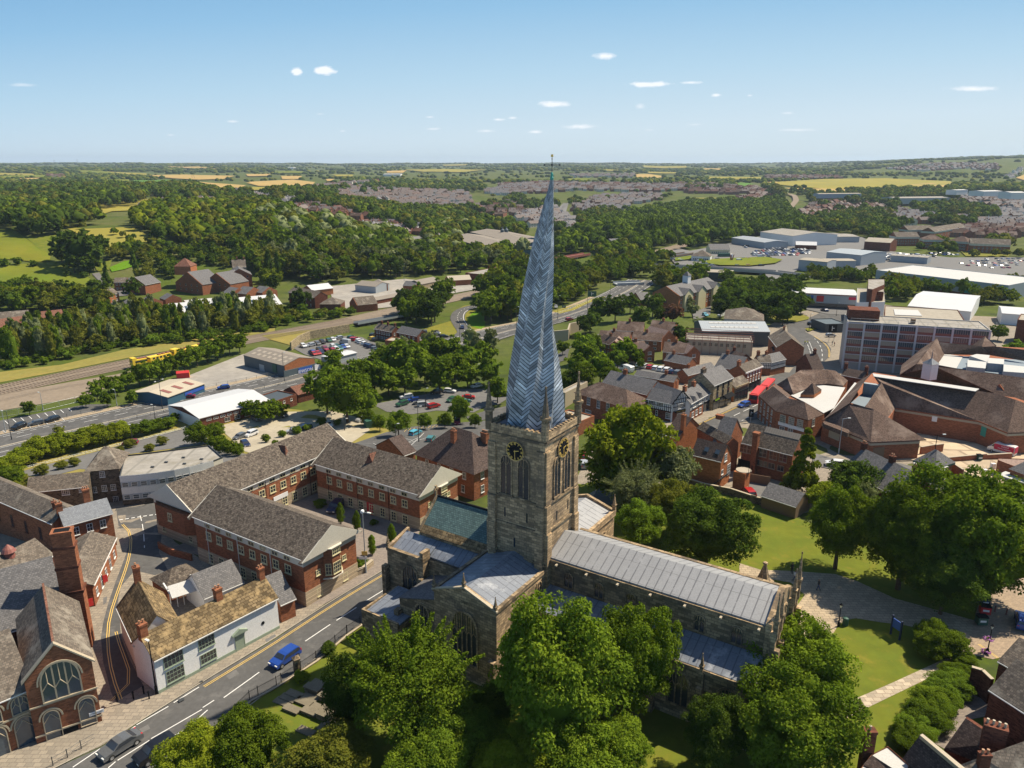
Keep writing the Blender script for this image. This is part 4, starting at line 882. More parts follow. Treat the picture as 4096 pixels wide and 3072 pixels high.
ribbon('lane_marking',X(8,'440,560 485,490 490,430 468,380 455,345'),.25,'white_paint',.25,dash=(1.5,1.2));ribbon('lane_marking',X(8,'470,556 512,490 515,430 490,380 478,345'),.25,'white_paint',.25,dash=(1.5,1.2));ribbon('lane_marking',X(8,'580,500 585,430 560,360 520,320'),.2,'white_paint',.25,dash=(4,4))
for lo in(0,.35):ribbon('yellow_line',X(8,'640,470 648,410 600,350 520,300'),.15,'gold_paint',.25,latoff=lo)
sheet('traffic_island',X(8,'445,240 600,205 610,215 520,245 470,262'),'lawn_dry',.3)
sheet('traffic_island',X(4,'60,1330 150,1310 420,1335 478,1360 470,1375 380,1395 200,1400 80,1370'),'lawn_dry',.3)
sheet('service_yard',X(8,'1130,930 1200,960 1480,960 1850,1040 2150,1180 2300,1250 2300,1480 1980,1500 1880,1480 1560,1290 1120,1310 1330,1250 1370,1190 1330,1010'),'yard_concrete',.16)
sheet('service_road',X(8,'480,1230 700,1290 1120,1300 1400,1370 1700,1420 1980,1530 2300,1600 2300,1700 1600,1560 1200,1480 900,1420 520,1340'),'asphalt_light',.12)
sheet('car_park',X(13,'1580,1380 1750,1330 1950,1400 1890,1560 1800,1640 1700,1620 1560,1560'),'asphalt_light',.12)
sheet('car_park',X(7,'760,520 860,500 1000,520 1480,590 1470,640 1100,610 960,600 820,560'),'asphalt_light',.1)
sheet('street',X(7,'420,460 560,390 760,290 900,240 1000,230 900,262 640,340 560,380 540,480 430,520'),'asphalt',.12)
# ---------------- offices, left of the church ----------------
sheet('court',[(700,2190),(900,2100),(1250,1960),(1420,1960),(1700,2080),(1640,2220),(1556,2268),(1300,2418),(1190,2420),(1000,2300)],'setts_grey',.13)
sheet('street',X(6,'560,1120 740,985 1080,868 1150,850 1250,825 1500,800 1900,770 2000,900 1900,930 1600,990 1300,1060 1000,1040 760,1080'),'asphalt',.05)
sheet('street',X(5,'925,1500 1290,1425 1330,1640 940,1640')+X(9,'1015,60 720,55'),'asphalt',.13)
for d in('990,955 1040,975','1210,970 1455,900','1190,905 1310,930','1215,975 1370,900','1400,870 1290,975'):ribbon('bay_marking',X(6,d),.12,'white_paint',.1)
for i in range(9):ribbon('bay_marking',X(6,'%d,%d %d,%d'%(1240+i*32,862-i*5,1262+i*32,838-i*4)),.12,'gold_paint',.1)
sheet('rough_grass',[(-80,1810),(200,1760),(500,1700),(700,1680),(860,1640),(1000,1620),(1200,1640),(1500,1690),(1600,1740),(1480,1790),(1300,1800),(1000,1900),(760,1870),(460,1960),(260,2000),(-80,2040)],'dry_verge',.02)
sheet('gravel_lot',[(868,1705),(940,1690),(1030,1660),(1130,1648),(1330,1645),(1440,1672),(1480,1720),(1400,1775),(1320,1798),(1230,1800),(1130,1775),(1010,1815),(960,1800),(925,1755)],'gravel',.06)
sheet('car_park',X(5,'170,1180 500,1092 980,965 1290,880 1550,820 1620,880 1900,1030 2000,1040 1900,1100 1780,1110 1690,960 1350,1000 1000,1045 960,1180 640,1160 300,1250'),'asphalt_light',.07)
sheet('car_park',X(6,'985,640 1260,588 1500,540 1650,515 1900,515 2080,590 2000,640 1900,652 1800,705 1500,690 1300,720 1100,700'),'asphalt_light',.08)
sheet('street',X(6,'1740,740 1900,690 2120,640 2160,700 1900,760 1780,790'),'asphalt',.09)
sheet('merchant_yard',X(5,'1080,550 1300,490 1500,415 1960,235 2100,260 2212,330 2212,425 1960,470 1700,512 1300,595 1180,600'),'yard_grey',.08)
sheet('car_park',X(6,'330,180 530,125 780,90 900,100 960,130 1120,180 1180,250 1080,262 830,295 600,290 440,240'),'asphalt_light',.1)
sheet('car_park',X(5,'-20,775 620,655 720,640 900,640 820,690 400,790 -20,880'),'asphalt',.09)
for i in range(9):ribbon('bay_marking',X(5,'%d,%d %d,%d'%(40+i*64,776-i*12.5,66+i*64,800-i*12.5)),.2,'white_paint',.16)
for i in range(8):ribbon('bay_marking',X(5,'%d,%d %d,%d'%(22+i*68,852-i*14,44+i*68,872-i*14)),.16,'white_paint',.16)
A61=X(5,'-120,1005 0,975 500,858 1000,748 1400,655 1700,590 2212,480')+X(6,'520,390')+[(1420,1462),(1600,1425)]+X(2,'1600,1580 1900,1500')+X(3,'0,1462 420,1372 640,1300 900,1192 1060,1108 1150,1050')
ribbon('footpath',A61[:-2],3.0,'paving',.09,latoff=12.3,step=8);ribbon('bypass_road',A61,21.,'asphalt',.11,step=8);keepline(A61,13)
ribbon('central_reservation',A61,.9,'kerb_stone',.2,latoff=-1.2,step=8)
ribbon('edge_line',A61,.22,'white_paint',.16,latoff=9.4,step=8);ribbon('lane_marking',A61,.2,'white_paint',.16,latoff=4.1,dash=(4,5));ribbon('lane_marking',A61,.2,'white_paint',.16,latoff=7.6,dash=(1.7,1.7));ribbon('edge_line',A61,.2,'white_paint',.16,latoff=-2.2,step=8);ribbon('lane_marking',A61,.2,'white_paint',.16,latoff=-6,dash=(4,5));ribbon('edge_line',A61,.2,'white_paint',.16,latoff=-9.6,step=8)
SLIP=X(2,'1640,1570 1720,1500 1740,1470 1700,1420 1665,1360 1680,1310 1740,1275 1860,1250 1990,1230')
sheet('verge',X(2,'1400,1440 1640,1370 1640,1300 1720,1255 1860,1240 1950,1260 1900,1330 1830,1380 1900,1440 1800,1500 1700,1500 1500,1500 1420,1470'),'lawn_dry',.06);sheet('verge',X(2,'1745,1360 1790,1310 1860,1280 1900,1300 1890,1420 1860,1445 1780,1420'),'bright_grass',.09)
ribbon('slip_road',SLIP,7.5,'asphalt',.14);keepline(SLIP,7);ribbon('edge_line',SLIP[2:],.25,'white_paint',.2,latoff=-3);ribbon('lane_marking',SLIP,.2,'white_paint',.2,dash=(2,3))
sheet('verge',X(3,'420,1300 640,1240 740,1200 860,1180 700,1240 600,1290 480,1320'),'field_pale',.12)
ribbon('far_road',X(3,'880,806 760,780 690,760 650,745 660,730')+[(2330,960)],11,'road_far',.3);ribbon('street',X(6,'1380,150 1430,120 1600,110 1700,100 1740,40'),7,'asphalt',.15)
sheet('street',X(2,'1390,1480 1640,1500 1760,1500 1800,1530 1600,1560 1400,1560'),'asphalt',.13)
RL=X(5,'-120,548 0,525 700,380 1200,280 1700,180 2212,80')+X(2,'400,1452 850,1368 1110,1302 1560,1215 1830,1150')+[(2010,1155),(2200,1120),(2440,1060)]+X(3,'1310,815 1470,770 1700,700 1850,650')
sheet('rail_yard',X(5,'-80,590 0,560 620,450 930,400 1060,370 950,470 720,560 620,590 0,690 -80,700'),'ballast',.05)
sheet('verge',X(5,'-40,385 500,320 1000,200 1700,95 2212,20 2212,60 1700,150 1100,252 500,372 -40,470'),'dry_verge',.05)
ribbon('railway_bed',RL,15,'ballast',.1,step=10);keepline(RL,9)
for t in(-5.6,-2.2,2.6,6.0):
 for g in(-.72,.72):ribbon('rail',RL,.16,'rail_steel',.32,latoff=t+g,step=8)
 ribbon('sleepers',RL[:8],2.5,'timber',.17,latoff=t,dash=(.3,.95),step=4)
SD=X(5,'-100,640 0,612 420,520 930,432')
for g in(-.72,.72):ribbon('rail',SD,.14,'rail_steel',.25,latoff=g)
ribbon('railway_bed',X(4,'240,600 320,480 372,420 360,380 300,362 240,360'),11,'ballast',.4,step=20)
sheet('retaining_wall_top',X(6,'90,90 400,50 780,20 790,45 400,90 340,170 160,120'),'dry_verge',.12)
sheet('retail_park',[(2660,1015),(2720,1000),(2760,1008),(2860,990),(2980,965),(3060,945),(3250,940),(3330,935),(3450,955),(3560,1010),(3800,1035),(4150,1035),(4150,1085),(3900,1100),(3760,1100),(3560,1095),(3350,1110),(3200,1080),(3140,1112),(3000,1095),(2820,1075),(2700,1060)],'road_far',.3)
sheet('roundabout_lawn',[(2800,1058),(2850,1046),(2950,1041),(3060,1037),(3130,1048),(3100,1062),(3000,1072),(2880,1070)],'field_green',.7);sheet('verge',[(2700,1040),(2780,1030),(2860,1036),(2700,1052)],'field_green',.7)
sheet('supermarket_car_park',[(3740,1075),(3850,1050),(4150,1040),(4150,1115),(3950,1105)],'road_far',.5)
ribbon('street',X(4,'150,1050 180,1100 210,1140')+X(4,'230,1050 140,990'),12,'road_far',.5);sheet('street',X(4,'140,1000 260,985 300,1040 240,1080 190,1120 120,1130 160,1060'),'road_far',.5)
sheet('street',X(4,'420,1240 600,1260 800,1290 800,1340 620,1330 440,1290'),'asphalt_light',.2)
ribbon('street',X(3,'500,530 530,440 470,500 450,580'),10,'road_far',.5);ribbon('street',X(2,'1290,700 1340,800 1330,740 1350,710'),9,'road_far',.3);sheet('street',X(2,'1310,710 1370,700 1385,800 1340,815 1295,780'),'road_far',.35);sheet('street',X(3,'1540,1310 1700,1260 1690,1330 1560,1380'),'asphalt_light',.2)
sheet('street',X(3,'1620,1110 1760,1100 1740,1160 1640,1180'),'asphalt_light',.2);ribbon('street',X(4,'2212,560 2170,480 2190,420'),9,'road_far',.6)
sheet('merchant_yard',X(2,'640,1100 850,1080 1250,1040 1420,1060 1560,1080 1620,1040 1800,1040 1950,1060 1900,1110 1500,1180 1200,1260 900,1290 720,1290 660,1200'),'yard_grey',.12);sheet('yard',X(1,'740,1000 800,990 850,1080 940,1140 1170,1120 1160,1160 960,1180 930,1250 900,1340 870,1320 900,1240 840,1100'),'asphalt_light',.12)
F_=[(1,'field_green','0,640 110,650 200,710 320,800 410,850 400,900 300,905 0,880'),(1,'field_green','0,930 230,920 440,905 600,960 760,1060 700,1120 560,1135 300,1145 150,1080 -60,1110'),(1,'field_pale','500,625 700,640 1060,625 1200,700 1270,780 1080,800 960,825 860,810 780,700 640,690'),(1,'lawn','200,705 300,700 500,690 520,760 460,830 410,850 320,800'),
(1,'bright_grass','880,950 1000,900 1140,880 1150,915 1000,965 900,985'),(1,'lawn','760,930 900,890 880,970 780,980'),(1,'field_pale','760,440 860,410 1080,395 1200,400 1400,430 1330,460 1100,490 900,500 800,530 770,500'),(1,'field_pale','380,415 480,400 680,400 640,420 420,435'),
(1,'field_gold','1200,210 1500,205 1890,215 1800,240 1600,245 1400,235 1290,225'),(1,'field_gold','1600,262 1980,290 1940,310 1680,305'),(1,'field_gold','1980,270 2212,255 2212,295 2080,295'),(1,'field_bright','1060,250 1360,248 1370,272 1200,285 1050,272'),(1,'field_green','830,245 1060,243 1050,275 880,280'),
(1,'field_pale','0,370 150,375 80,395 -40,398'),(1,'field_pale','860,180 1180,195 1180,211 960,202'),(1,'field_green','560,165 860,180 960,200 700,194'),(1,'field_pale','-30,190 300,200 290,212 -30,208'),(1,'field_gold','160,235 370,230 350,246 170,250'),(1,'field_gold','1290,135 1600,140 1760,160 1500,152'),(1,'field_green','-30,215 370,208 350,226 -30,232'),
(1,'field_gold','1980,200 2180,198 2120,214 1990,216'),(2,'field_gold','-10,262 350,245 525,265 500,290 250,296 100,290'),(2,'field_gold','-10,200 170,200 140,215 -10,218'),(2,'field_gold','250,215 420,215 400,240 260,242'),(2,'field_pale','660,205 830,205 830,220 700,218'),(2,'field_pale','1240,165 1600,160 1900,165 1700,185 1400,182'),(2,'field_gold','1100,175 1260,170 1230,190 1100,190'),(2,'field_pale','0,305 430,295 430,315 0,330'),
(2,'field_gold','610,240 680,240 670,256 620,256'),(3,'field_gold','1080,200 1200,200 1300,215 1290,236 1150,236 1100,225'),(3,'field_bright','1910,268 2000,272 2140,320 2050,332 1920,302'),(3,'field_green','540,235 730,235 700,254 560,252'),(3,'field_pale','1140,130 1500,135 1500,150 1160,146'),(3,'field_pale','1180,180 1440,185 1400,196 1200,193'),(3,'field_gold','1620,155 1790,155 1770,166 1640,166'),(3,'field_pale','1660,220 2100,225 2100,245 1680,242'),(3,'field_gold','2110,265 2230,262 2230,290 2140,282'),(3,'field_pale','1560,390 1760,390 1740,404 1600,402'),
(4,'field_pale','100,270 600,240 1100,235 1620,260 1640,290 1500,310 1200,302 800,322 600,320 280,292'),(4,'field_gold','280,312 770,322 760,342 400,342'),(4,'field_gold','1290,287 1580,262 1630,300 1500,312'),(4,'field_gold','2145,232 2260,185 2260,262'),(4,'lawn_dry','1700,825 1840,820 2100,850 2080,870 1740,862'),(2,'field_pale','1550,125 1750,120 1740,130 1560,134'),(3,'field_pale','830,160 960,165 940,176 840,172'),(2,'field_green','200,180 430,178 420,192 210,192')]
FP=[]
for k,m,s in F_:
 o=sheet('field',X(k,s),m,.15);P=[G(*p[:2])for p in X(k,s)];FP.append(P)
for q in('1150,1215 1215,1170 1190,1140 1130,1185','1420,1110 1480,1075 1460,1050 1400,1090','880,1440 930,1415 915,1390 860,1420'):sheet('road_patch',X(9,q),'asphalt_light',.012)
for q in('1100,1243 1135,1225 1145,1240 1110,1258','1235,1128 1252,1120 1258,1130 1240,1138'):sheet('drain_cover',X(9,q),'dark_metal',.14)
for q in('1640,870 1700,835 1712,850 1655,888','640,610 665,600 660,640 640,655'):sheet('pavement_patch',X(9,q),'asphalt_light',.135)
def wclick(root,P,Q,L,off=0.):
 """windows by picture position on the vertical wall over local line P->Q: (px,py,w,h,c,r,frame[,kwargs])"""
 rt=root.rotation_euler[2];ox,oy,oz=root.location;tow=lambda p:(ox+p[0]*cos(rt)-p[1]*sin(rt),oy+p[0]*sin(rt)+p[1]*cos(rt))
 a,b=tow(P),tow(Q);dx,dy=b[0]-a[0],b[1]-a[1];rz=atan2(Q[1]-P[1],Q[0]-P[0]);ln=hypot(dx,dy);out=[]
 for q in L:
  rx,ry,rzz=ray(q[0],q[1]);den=rx*dy-ry*dx
  t=(a[0]*dy-a[1]*dx)/den;x,y,z=rx*t,ry*t,CH+rzz*t;s=((x-a[0])*dx+(y-a[1])*dy)/ln/ln
  lx,ly=P[0]+(Q[0]-P[0])*s,P[1]+(Q[1]-P[1])*s;lz=z-oz;out.append((lx,ly,lz,rz))
  if len(q)>2:
   k=dict(q[7])if len(q)>7 else{}
   window(root,lx,ly,lz,rz,q[2],q[3],q[4],q[5],q[6],**k)
 return out
def clicks(k,s,w,h,c,r,fm,**kw):return[p[:2]+(w,h,c,r,fm,kw)for p in X(k,s)]
def band(root,L,W,z0,z1,m,e=.04,s=1,name='wall_band',x0=0,x1=None):
 x1=L if x1 is None else x1
 MB().prism([(x0-e,-e*s),(x1+e,-e*s),(x1+e,(W+e)*s),(x0-e,(W+e)*s)],z0,z1).build(name,m,root)
def board(root,lx,ly,lz,rz,w,h,m,txt=(),name='sign',d=.08,tm='sign_white'):
 o=MB().box((-w/2,-d,-h/2),(w/2,.0,h/2)).build(name,m,root,(lx,ly,lz),rz)
 for(s,size,x,z,*rest)in txt:text(s,size,rest[0]if rest else tm,o,(x,-d-.012,z),(pi/2,0,0),ext=.005)
 return o
def x1(k,s):return X(k,s)[0]
# ---- white cottage ----
r,L,W,ri,th,z0=house('white_cottage','whitewashed two-storey cottage with mossy stone tile roof and green-grey windows on the street',(614,2637),(1106.6,2388),5.0,pitch=40,ridge=(1060,2304),wm='whitewash',rm='stone_tile',over=.25,cat='cottage',
 chim=[(.02,.5,1.5,.9,.9,2),(.60,.5,1.5,.9,.8,2),(.975,.5,1.6,.8,.7,2)])
CW=(L,W)
wclick(r,(0,0),(L,0),clicks(9,'1072,982',2.5,1.7,5,2,'grey_green_paint')+clicks(9,'1085,1075',2.3,1.7,5,3,'grey_green_paint')+clicks(9,'1277,878',2.2,1.5,5,3,'grey_green_paint')+clicks(9,'1290,968',2.2,1.4,5,2,'grey_green_paint'))
d=wclick(r,(0,0),(L,0),[x1(9,'1492,935'),x1(9,'1627,761'),x1(9,'1480,815')])
door(r,d[0][0],-.02,max(.1,d[0][2]),0,1.2,2.2,'grey_green_paint','grey_green_paint')
MB().prism([(d[0][0]-1.1,-.35),(d[0][0]+1.1,-.35),(d[0][0]+1.1,-.01),(d[0][0]-1.1,-.01)],2.55,2.7).prism([(d[0][0]-1.1,-.35),(d[0][0],-.35),(d[0][0]+1.1,-.35),(d[0][0]+1.1,-.01),(d[0][0],-.01),(d[0][0]-1.1,-.01)],2.702,lambda p:2.75+(1.1-abs(p[0]-d[0][0]))*.5).build('door_pediment','grey_green_paint',r)
MB().tube((d[1][0],0,d[1][2]),(d[1][0],-.05,d[1][2]),.25,n=14).build('plaque','black_paint',r)
MB().box((0,-.06,-.5),(L,-.005,.55)).build('plinth','grey_green_paint',r)
MB().box((L-.1,-.3,3),(L+.25,W+.3,3.1))
rw=house('cottage_rear_wing','rear wing of the white cottage, steep mossy stone tile roof along the lane',x1(9,'838,893'),x1(9,'728,655'),4.9,pitch=47,ridge=x1(9,'878,545'),wm='whitewash',rm='stone_tile',side=-1,over=.2,cat='cottage',chim=[(.97,.5,2.1,.9,.8,2)])
house('tiled_outbuilding','low red-edged tiled outbuilding in the yard behind the white cottage',x1(9,'1030,545'),x1(9,'1240,455'),2.6,depth_=4.4,pitch=33,wm='brick',rm='slate_mossy',roof='hip',cat='outbuilding')
house('slate_outbuilding','dark slate outbuilding between the cottage and the brick offices',x1(9,'1260,600'),x1(9,'1500,500'),3.0,depth_=6,pitch=38,wm='whitewash',rm='slate',cat='outbuilding')
cg=thing('conservatory','white framed conservatory with open glazed gable behind the cottage ridge','conservatory',G(*x1(9,'1150,650')),RAD(38))
for i in range(5):MB().box((i*.9-2,-.06,0),(i*.9-1.9,.06,3.4)).build('post','white_paint',cg)
MB().box((-2.2,-.1,3.4),(1.8,.1,3.6)).box((-2.2,-2.6,3.1),(-2.0,2.4,3.3)).box((1.6,-2.6,3.1),(1.8,2.4,3.3)).build('frame','white_paint',cg);MB().solid([(-2.2,-2.6,3.2),(1.8,-2.6,3.2),(1.8,-.6,4.2),(-2.2,-.6,4.2)],.06).build('roof','roof_white',cg)
pc=house('porch_cottage','small brick cottage with grey-green porch squeezed between white cottage and offices',x1(10,'185,640'),x1(10,'275,600'),3.2,depth_=7,pitch=38,wm='brick',rm='slate',cat='cottage')
# ---- brick offices ----
def office(label,A,B,ridge,zE,near,ends,oz=1.45,n1=10):
 r,L,W,ri,th,z0=house('brick_office',label,A,B,zE,pitch=31,ridge=ridge,wm='brick',rm='slate_mossy',over=.3,cat='office',group=None)
 band(r,L,W,zE-oz,zE-.05,'stucco_cream',.05);band(r,L,W,-1,2.45,'stone_band',.06)
 for(x,s)in((-.72,0),(L+.55,1)):
  MB().prism([(x,-.7),(x+.17,-.7),(x+.17,W+.7),(x,W+.7)],zE-.35,lambda p:zE-.3+.02*0,'x' and 0).build('soffit','stucco_cream',r)
  g=MB();g.prism([(x,-.72),(x,W/2),(x,W+.72),(x+.17,W+.72),(x+.17,W/2),(x+.17,-.72)],zE-.33,lambda p:zE-.28+(1-abs(p[1]-W/2)/(W/2+.72))*(ri+.36));g.build('gable','stucco_cream',r)
  xx=0 if s==0 else L
  g=MB();g.solid([(min(x+.1,xx),-.85,zE-.42),(max(x+.1,xx),-.85,zE-.42),(max(x+.1,xx),W/2,zE+ri+.12),(min(x+.1,xx),W/2,zE+ri+.12)],.12);g.solid([(min(x+.1,xx),W+.85,zE-.42),(max(x+.1,xx),W+.85,zE-.42),(max(x+.1,xx),W/2+.002,zE+ri+.12),(min(x+.1,xx),W/2+.002,zE+ri+.12)],.12);g.build('roof','slate_mossy',r)
 n=n1;winrow(r,(0,-.05),(L,-.05),zE-.95,n,1.3,.7,2,1,'cream_paint',sill=False);winrow(r,(0,0),(L,0),zE-2.75,n,1.35,1.45,2,2,'cream_paint',t=.14);winrow(r,(0,-.06),(L,-.06),1.35,n,1.25,1.8,2,3,'cream_paint',t=.14)
 if ends:
  winrow(r,(L,0),(L,W),zE-.75,2,.9,.6,2,1,'cream_paint',sill=False);winrow(r,(L,0),(L,W),(zE-2.5)/2+1.75,2,.85,.9,2,2,'cream_paint',a=.0,b=1.,t=.12);winrow(r,(L,0),(L,W),1.3,2,.95,1.3,2,2,'cream_paint',t=.1,a=.0,b=1.)
  b=MB();zt=zE-.3;b.prism([(L,W*.36),(L+1.,W*.44),(L+1.,W*.60),(L,W*.68)],3.0,zt);bay=b.build('bay','brick',r)
  MB().prism([(L-.01,W*.33),(L+1.15,W*.42),(L+1.15,W*.62),(L-.01,W*.71)],zt,zt+.12).prism([(L-.01,W*.33),(L+1.12,W*.42),(L+1.12,W*.62),(L-.01,W*.71)],2.85,3.0).build('bay_trim','stucco_cream',bay)
  window(bay,L+1.,W*.52,zE-.95,pi/2,W*.15,1.0,4,2,'cream_paint',t=.08);window(bay,L+1.,W*.52,4.4,pi/2,W*.15,1.8,4,3,'cream_paint',t=.08)
  for yy,ang in((W*.40,pi/2-.83),(W*.64,pi/2+.83)):window(bay,L+.5,yy,4.4,ang,.9,1.8,2,3,'cream_paint',t=.08)
 for i in range(3):
  f=(.12,.42,.72)[i];MB().tube((L*f,-.1,0),(L*f,-.1,zE-.5),.05,n=5).build('drainpipe','black_paint' if near!=2 else 'white_paint',r)
 return r,L,W,ri
o4=office('long three-storey red brick office range with cream gables, rearmost along the lane',(770.8,2033.5),(1380,1775),(681+20,1934-8),7.4,0,False,n1=12)
o3=office('brick office block with dark mossy roof and triangular roof vent, beside the red-brick hip-roofed house',(1263.6,1852),(1676.3,1973.8),x1(6,'1515,1133'),7.2,1,True,n1=8)
o2=office('nearest brick office block, cream gable and bay window over the street corner',(775.6,2061),(1210,2233),x1(10,'490,152'),8.0,2,True,n1=8)
for(rr,f)in((o3,.42),(o4,.62)):
 r,L,W,ri=rr;x=L*f;zr=7.3;g=MB();g.poly([(x,W*.2,zr+ri*.42),(x+1.3,W*.26,zr+ri*.5),(x+.65,W*.26,zr+ri*1.02)]);g.poly([(x,W*.2,zr+ri*.42),(x+.65,W*.26,zr+ri*1.02),(x+.6,W*.44,zr+ri*.95)]);g.poly([(x+1.3,W*.26,zr+ri*.5),(x+.6,W*.44,zr+ri*.95),(x+.65,W*.26,zr+ri*1.02)]);g.build('roof_vent','tile_red',r)
r,L,W,ri=o4
w4=MB();w4.prism([(-.0,-.3),(-1.1,1.2),(-1.1,W-2.2),(0,W-.5)],2.6,6.4);w4.build('bay','brick',r);window(r,-1.1,W/2-.4,5.0,-pi/2,1.1,1.5,2,2,'cream_paint',t=.12)
for y in(1.5,W-2):window(r,-.05,y,4.6,-pi/2,.9,1.2,2,2,'cream_paint',t=.12);window(r,-.07,y,1.4,-pi/2,.9,1.1,2,2,'cream_paint',t=.12)
d=wclick(r,(0,0),(L,0),[x1(6,'245,1378')]);board(r,d[0][0],-.06,d[0][2],0,3.4,.85,'sign_white',[],'sign_board')
r,L,W,ri=o3;d=wclick(r,(0,0),(L,0),[x1(6,'972,1560')]);door(r,d[0][0],-.06,.15,0,1.3,2.2,'red_paint','red_paint')
gw=thing('garden_wall','low red brick garden wall curving in front of the office end by the lane','wall',G(*x1(9,'990,310')),0);P=[local(gw,G(*p))for p in X(9,'985,300 1010,318 1060,345 1190,380')]
mb=MB()
for a,b in zip(P,P[1:]):
 l=hypot(b[0]-a[0],b[1]-a[1]);nx,ny=-(b[1]-a[1])/l*.15,(b[0]-a[0])/l*.15;mb.prism([(a[0]-nx,a[1]-ny),(b[0]-nx,b[1]-ny),(b[0]+nx,b[1]+ny),(a[0]+nx,a[1]+ny)],-.2,1.3)
mb.build('brickwork','brick',gw)
r,L,W,ri,th,z0=house('brick_villa','big red brick house with dark hipped tile roof and two tall chimneys beside the tower',x1(6,'1340,1020'),x1(6,'1800,1175'),6.2,pitch=43,ridge=x1(6,'1800,868'),roof='hip',wm='brick',rm='tile_dark',over=.6,cat='house',win=[('f',[4.6],4,.9,1.4,dict(b=.95)),('f',[1.8],4,.9,1.5),('r',[4.6],3,.9,1.5),('r',[1.8],3,.9,1.5)],
 chim=[(.47,.30,.4,1.0,.8,3),(.80,.62,.2,1.4,1.0,6)])
house('brick_villa_annexe','low slate annexe joined to the back of the hip-roofed brick house',x1(6,'1235,1045'),x1(6,'1330,1010'),3.8,depth_=9,pitch=30,wm='brick',rm='tile_dark',cat='annexe')
# ---- Gothic brick hall at the left ----
def tgable(name,label,A,B,zE,dep,pitch,wm,rm,cat,over=.25,**k):
 """gable front along A->B, ridge running away"""
 a=GT(A[0],A[1],zE);b=GT(B[0],B[1],zE);z0=T(*a[:2]);a=G(A[0],A[1],z0+zE);b=G(B[0],B[1],z0+zE);th=atan2(b[1]-a[1],b[0]-a[0]);L=hypot(b[0]-a[0],b[1]-a[1]);r=thing(name,label,cat,(a[0],a[1],z0),th);ri=L/2*tan(RAD(pitch))
 MB().prism([(0,0),(L,0),(L,dep),(0,dep)],-1.5,zE).prism([(0,0),(L/2,0),(L,0),(L,.35),(L/2,.35),(0,.35)],zE+.002,lambda p:zE+(1-abs(p[0]-L/2)/(L/2))*ri).prism([(0,dep-.35),(L/2,dep-.35),(L,dep-.35),(L,dep),(L/2,dep),(0,dep)],zE+.002,lambda p:zE+(1-abs(p[0]-L/2)/(L/2))*ri).build('wall',wm,r)
 o=over;dz=o*ri/(L/2);f0=k.get('front',.4);mb=MB();mb.solid([(-o,f0,zE-dz+.1),(L/2,f0,zE+ri+.1),(L/2,dep,zE+ri+.1),(-o,dep,zE-dz+.1)],.16);mb.solid([(L+o,f0,zE-dz+.1),(L+o,dep,zE-dz+.1),(L/2+.002,dep,zE+ri+.1),(L/2+.002,f0,zE+ri+.1)],.16);mb.build('roof',rm,r)
 if k.get('cop',1):
  for sg in(0,1):
   c=MB();xa,xb=(-.3,L/2)if sg==0 else(L+.3,L/2);za,zb=zE+.05,zE+ri+.35
   c.solid([(xa,-.12,za),(xb,-.12,zb),(xb,.45,zb),(xa,.45,za)],.22);c.build('gable_coping','stone_trim',r)
 return r,L,ri,z0
r,L,ri,z0=tgable('brick_hall','red brick Gothic hall with great arched window in its steep street gable','' or x1(9,'150,1132'),x1(9,'568,1000'),8.1,15,46,'brick','slate_brown','hall')
MB().box((L/2-.12,.4,8.1+ri+.02),(L/2+.12,15,8.1+ri+.3)).build('ridge_tiles','tile_red',r)
for z in(4.6,.9):MB().box((-.02,-.14,z),(L+.1,-.003,z+.18)).build('string_course','stone_trim',r)
def archwin(root,x,z,w,h,m='stone_trim',fm='stone_trim',lights=3,y=-.01,rz=0):
 o=gothic(root,x,y,z,rz,w,h,lights,fm,'glass_blue');A=MB();n=14
 for i in range(n):
  a0,a1=pi*i/n,pi*(i+1)/n;rr=w/2+.45;r2=w/2+.27;zc=z+h-w*.62
  A.poly([(x+rr*cos(a0),y-.12,zc+rr*1.1*sin(a0)),(x+rr*cos(a1),y-.12,zc+rr*1.1*sin(a1)),(x+r2*cos(a1),y-.12,zc+r2*1.1*sin(a1)),(x+r2*cos(a0),y-.12,zc+r2*1.1*sin(a0))])
  A.poly([(x+rr*cos(a0),y,zc+rr*1.1*sin(a0)),(x+rr*cos(a1),y,zc+rr*1.1*sin(a1)),(x+rr*cos(a1),y-.12,zc+rr*1.1*sin(a1)),(x+rr*cos(a0),y-.12,zc+rr*1.1*sin(a0))])
 A.build('arch_hood',m,root);return o
archwin(r,L*.5,4.95,3.6,4.4);archwin(r,L*.27,.0,1.5,3.7,lights=1);archwin(r,L*.80,.4,1.5,3.4,lights=1)
d=wclick(r,(0,0),(L,0),[x1(9,'435,1440'),x1(9,'597,1313')])
board(r,d[0][0],-.02,d[0][2],0,1.7,1.9,'black_paint',[],'poster');MB().box((-.8,-.1,-.8),(.8,-.085,-.3)).build('poster_band','red_paint',r,(d[0][0],0,d[0][2]));MB().box((-.8,-.1,.55),(.8,-.085,.75)).build('poster_band','green_paint',r,(d[0][0],0,d[0][2]));MB().lathe((0,-.1,-.15),[(.05,-.1),(.5,0),(.4,.3),(.05,.4)],8).build('poster_picture','brown_render',r,(d[0][0],.45,d[0][2]))
board(r,d[1][0],-.02,d[1][2],0,1.5,.42,'sign_white',[("ST MARY'S GATE",.17,0,0,'black_paint')],'street_sign')
r2,L2,W2,ri2,_,_=house('hall_wing','lower wing of the Gothic hall at the left picture edge with arched doors',x1(9,'-330,1385'),x1(9,'196,1165'),6.6,depth_=13,pitch=34,wm='brick',rm='slate_brown',cat='hall',over=.1)
for f in(.95,.62,.3):archwin(r2,L2*f-1.0,.1,1.7,3.6,lights=1);archwin(r2,L2*f-1.,4.3,1.5,2.0,lights=2)
MB().box((-.02,-.16,3.9),(L2,-.003,4.1)).build('string_course','stone_trim',r2)
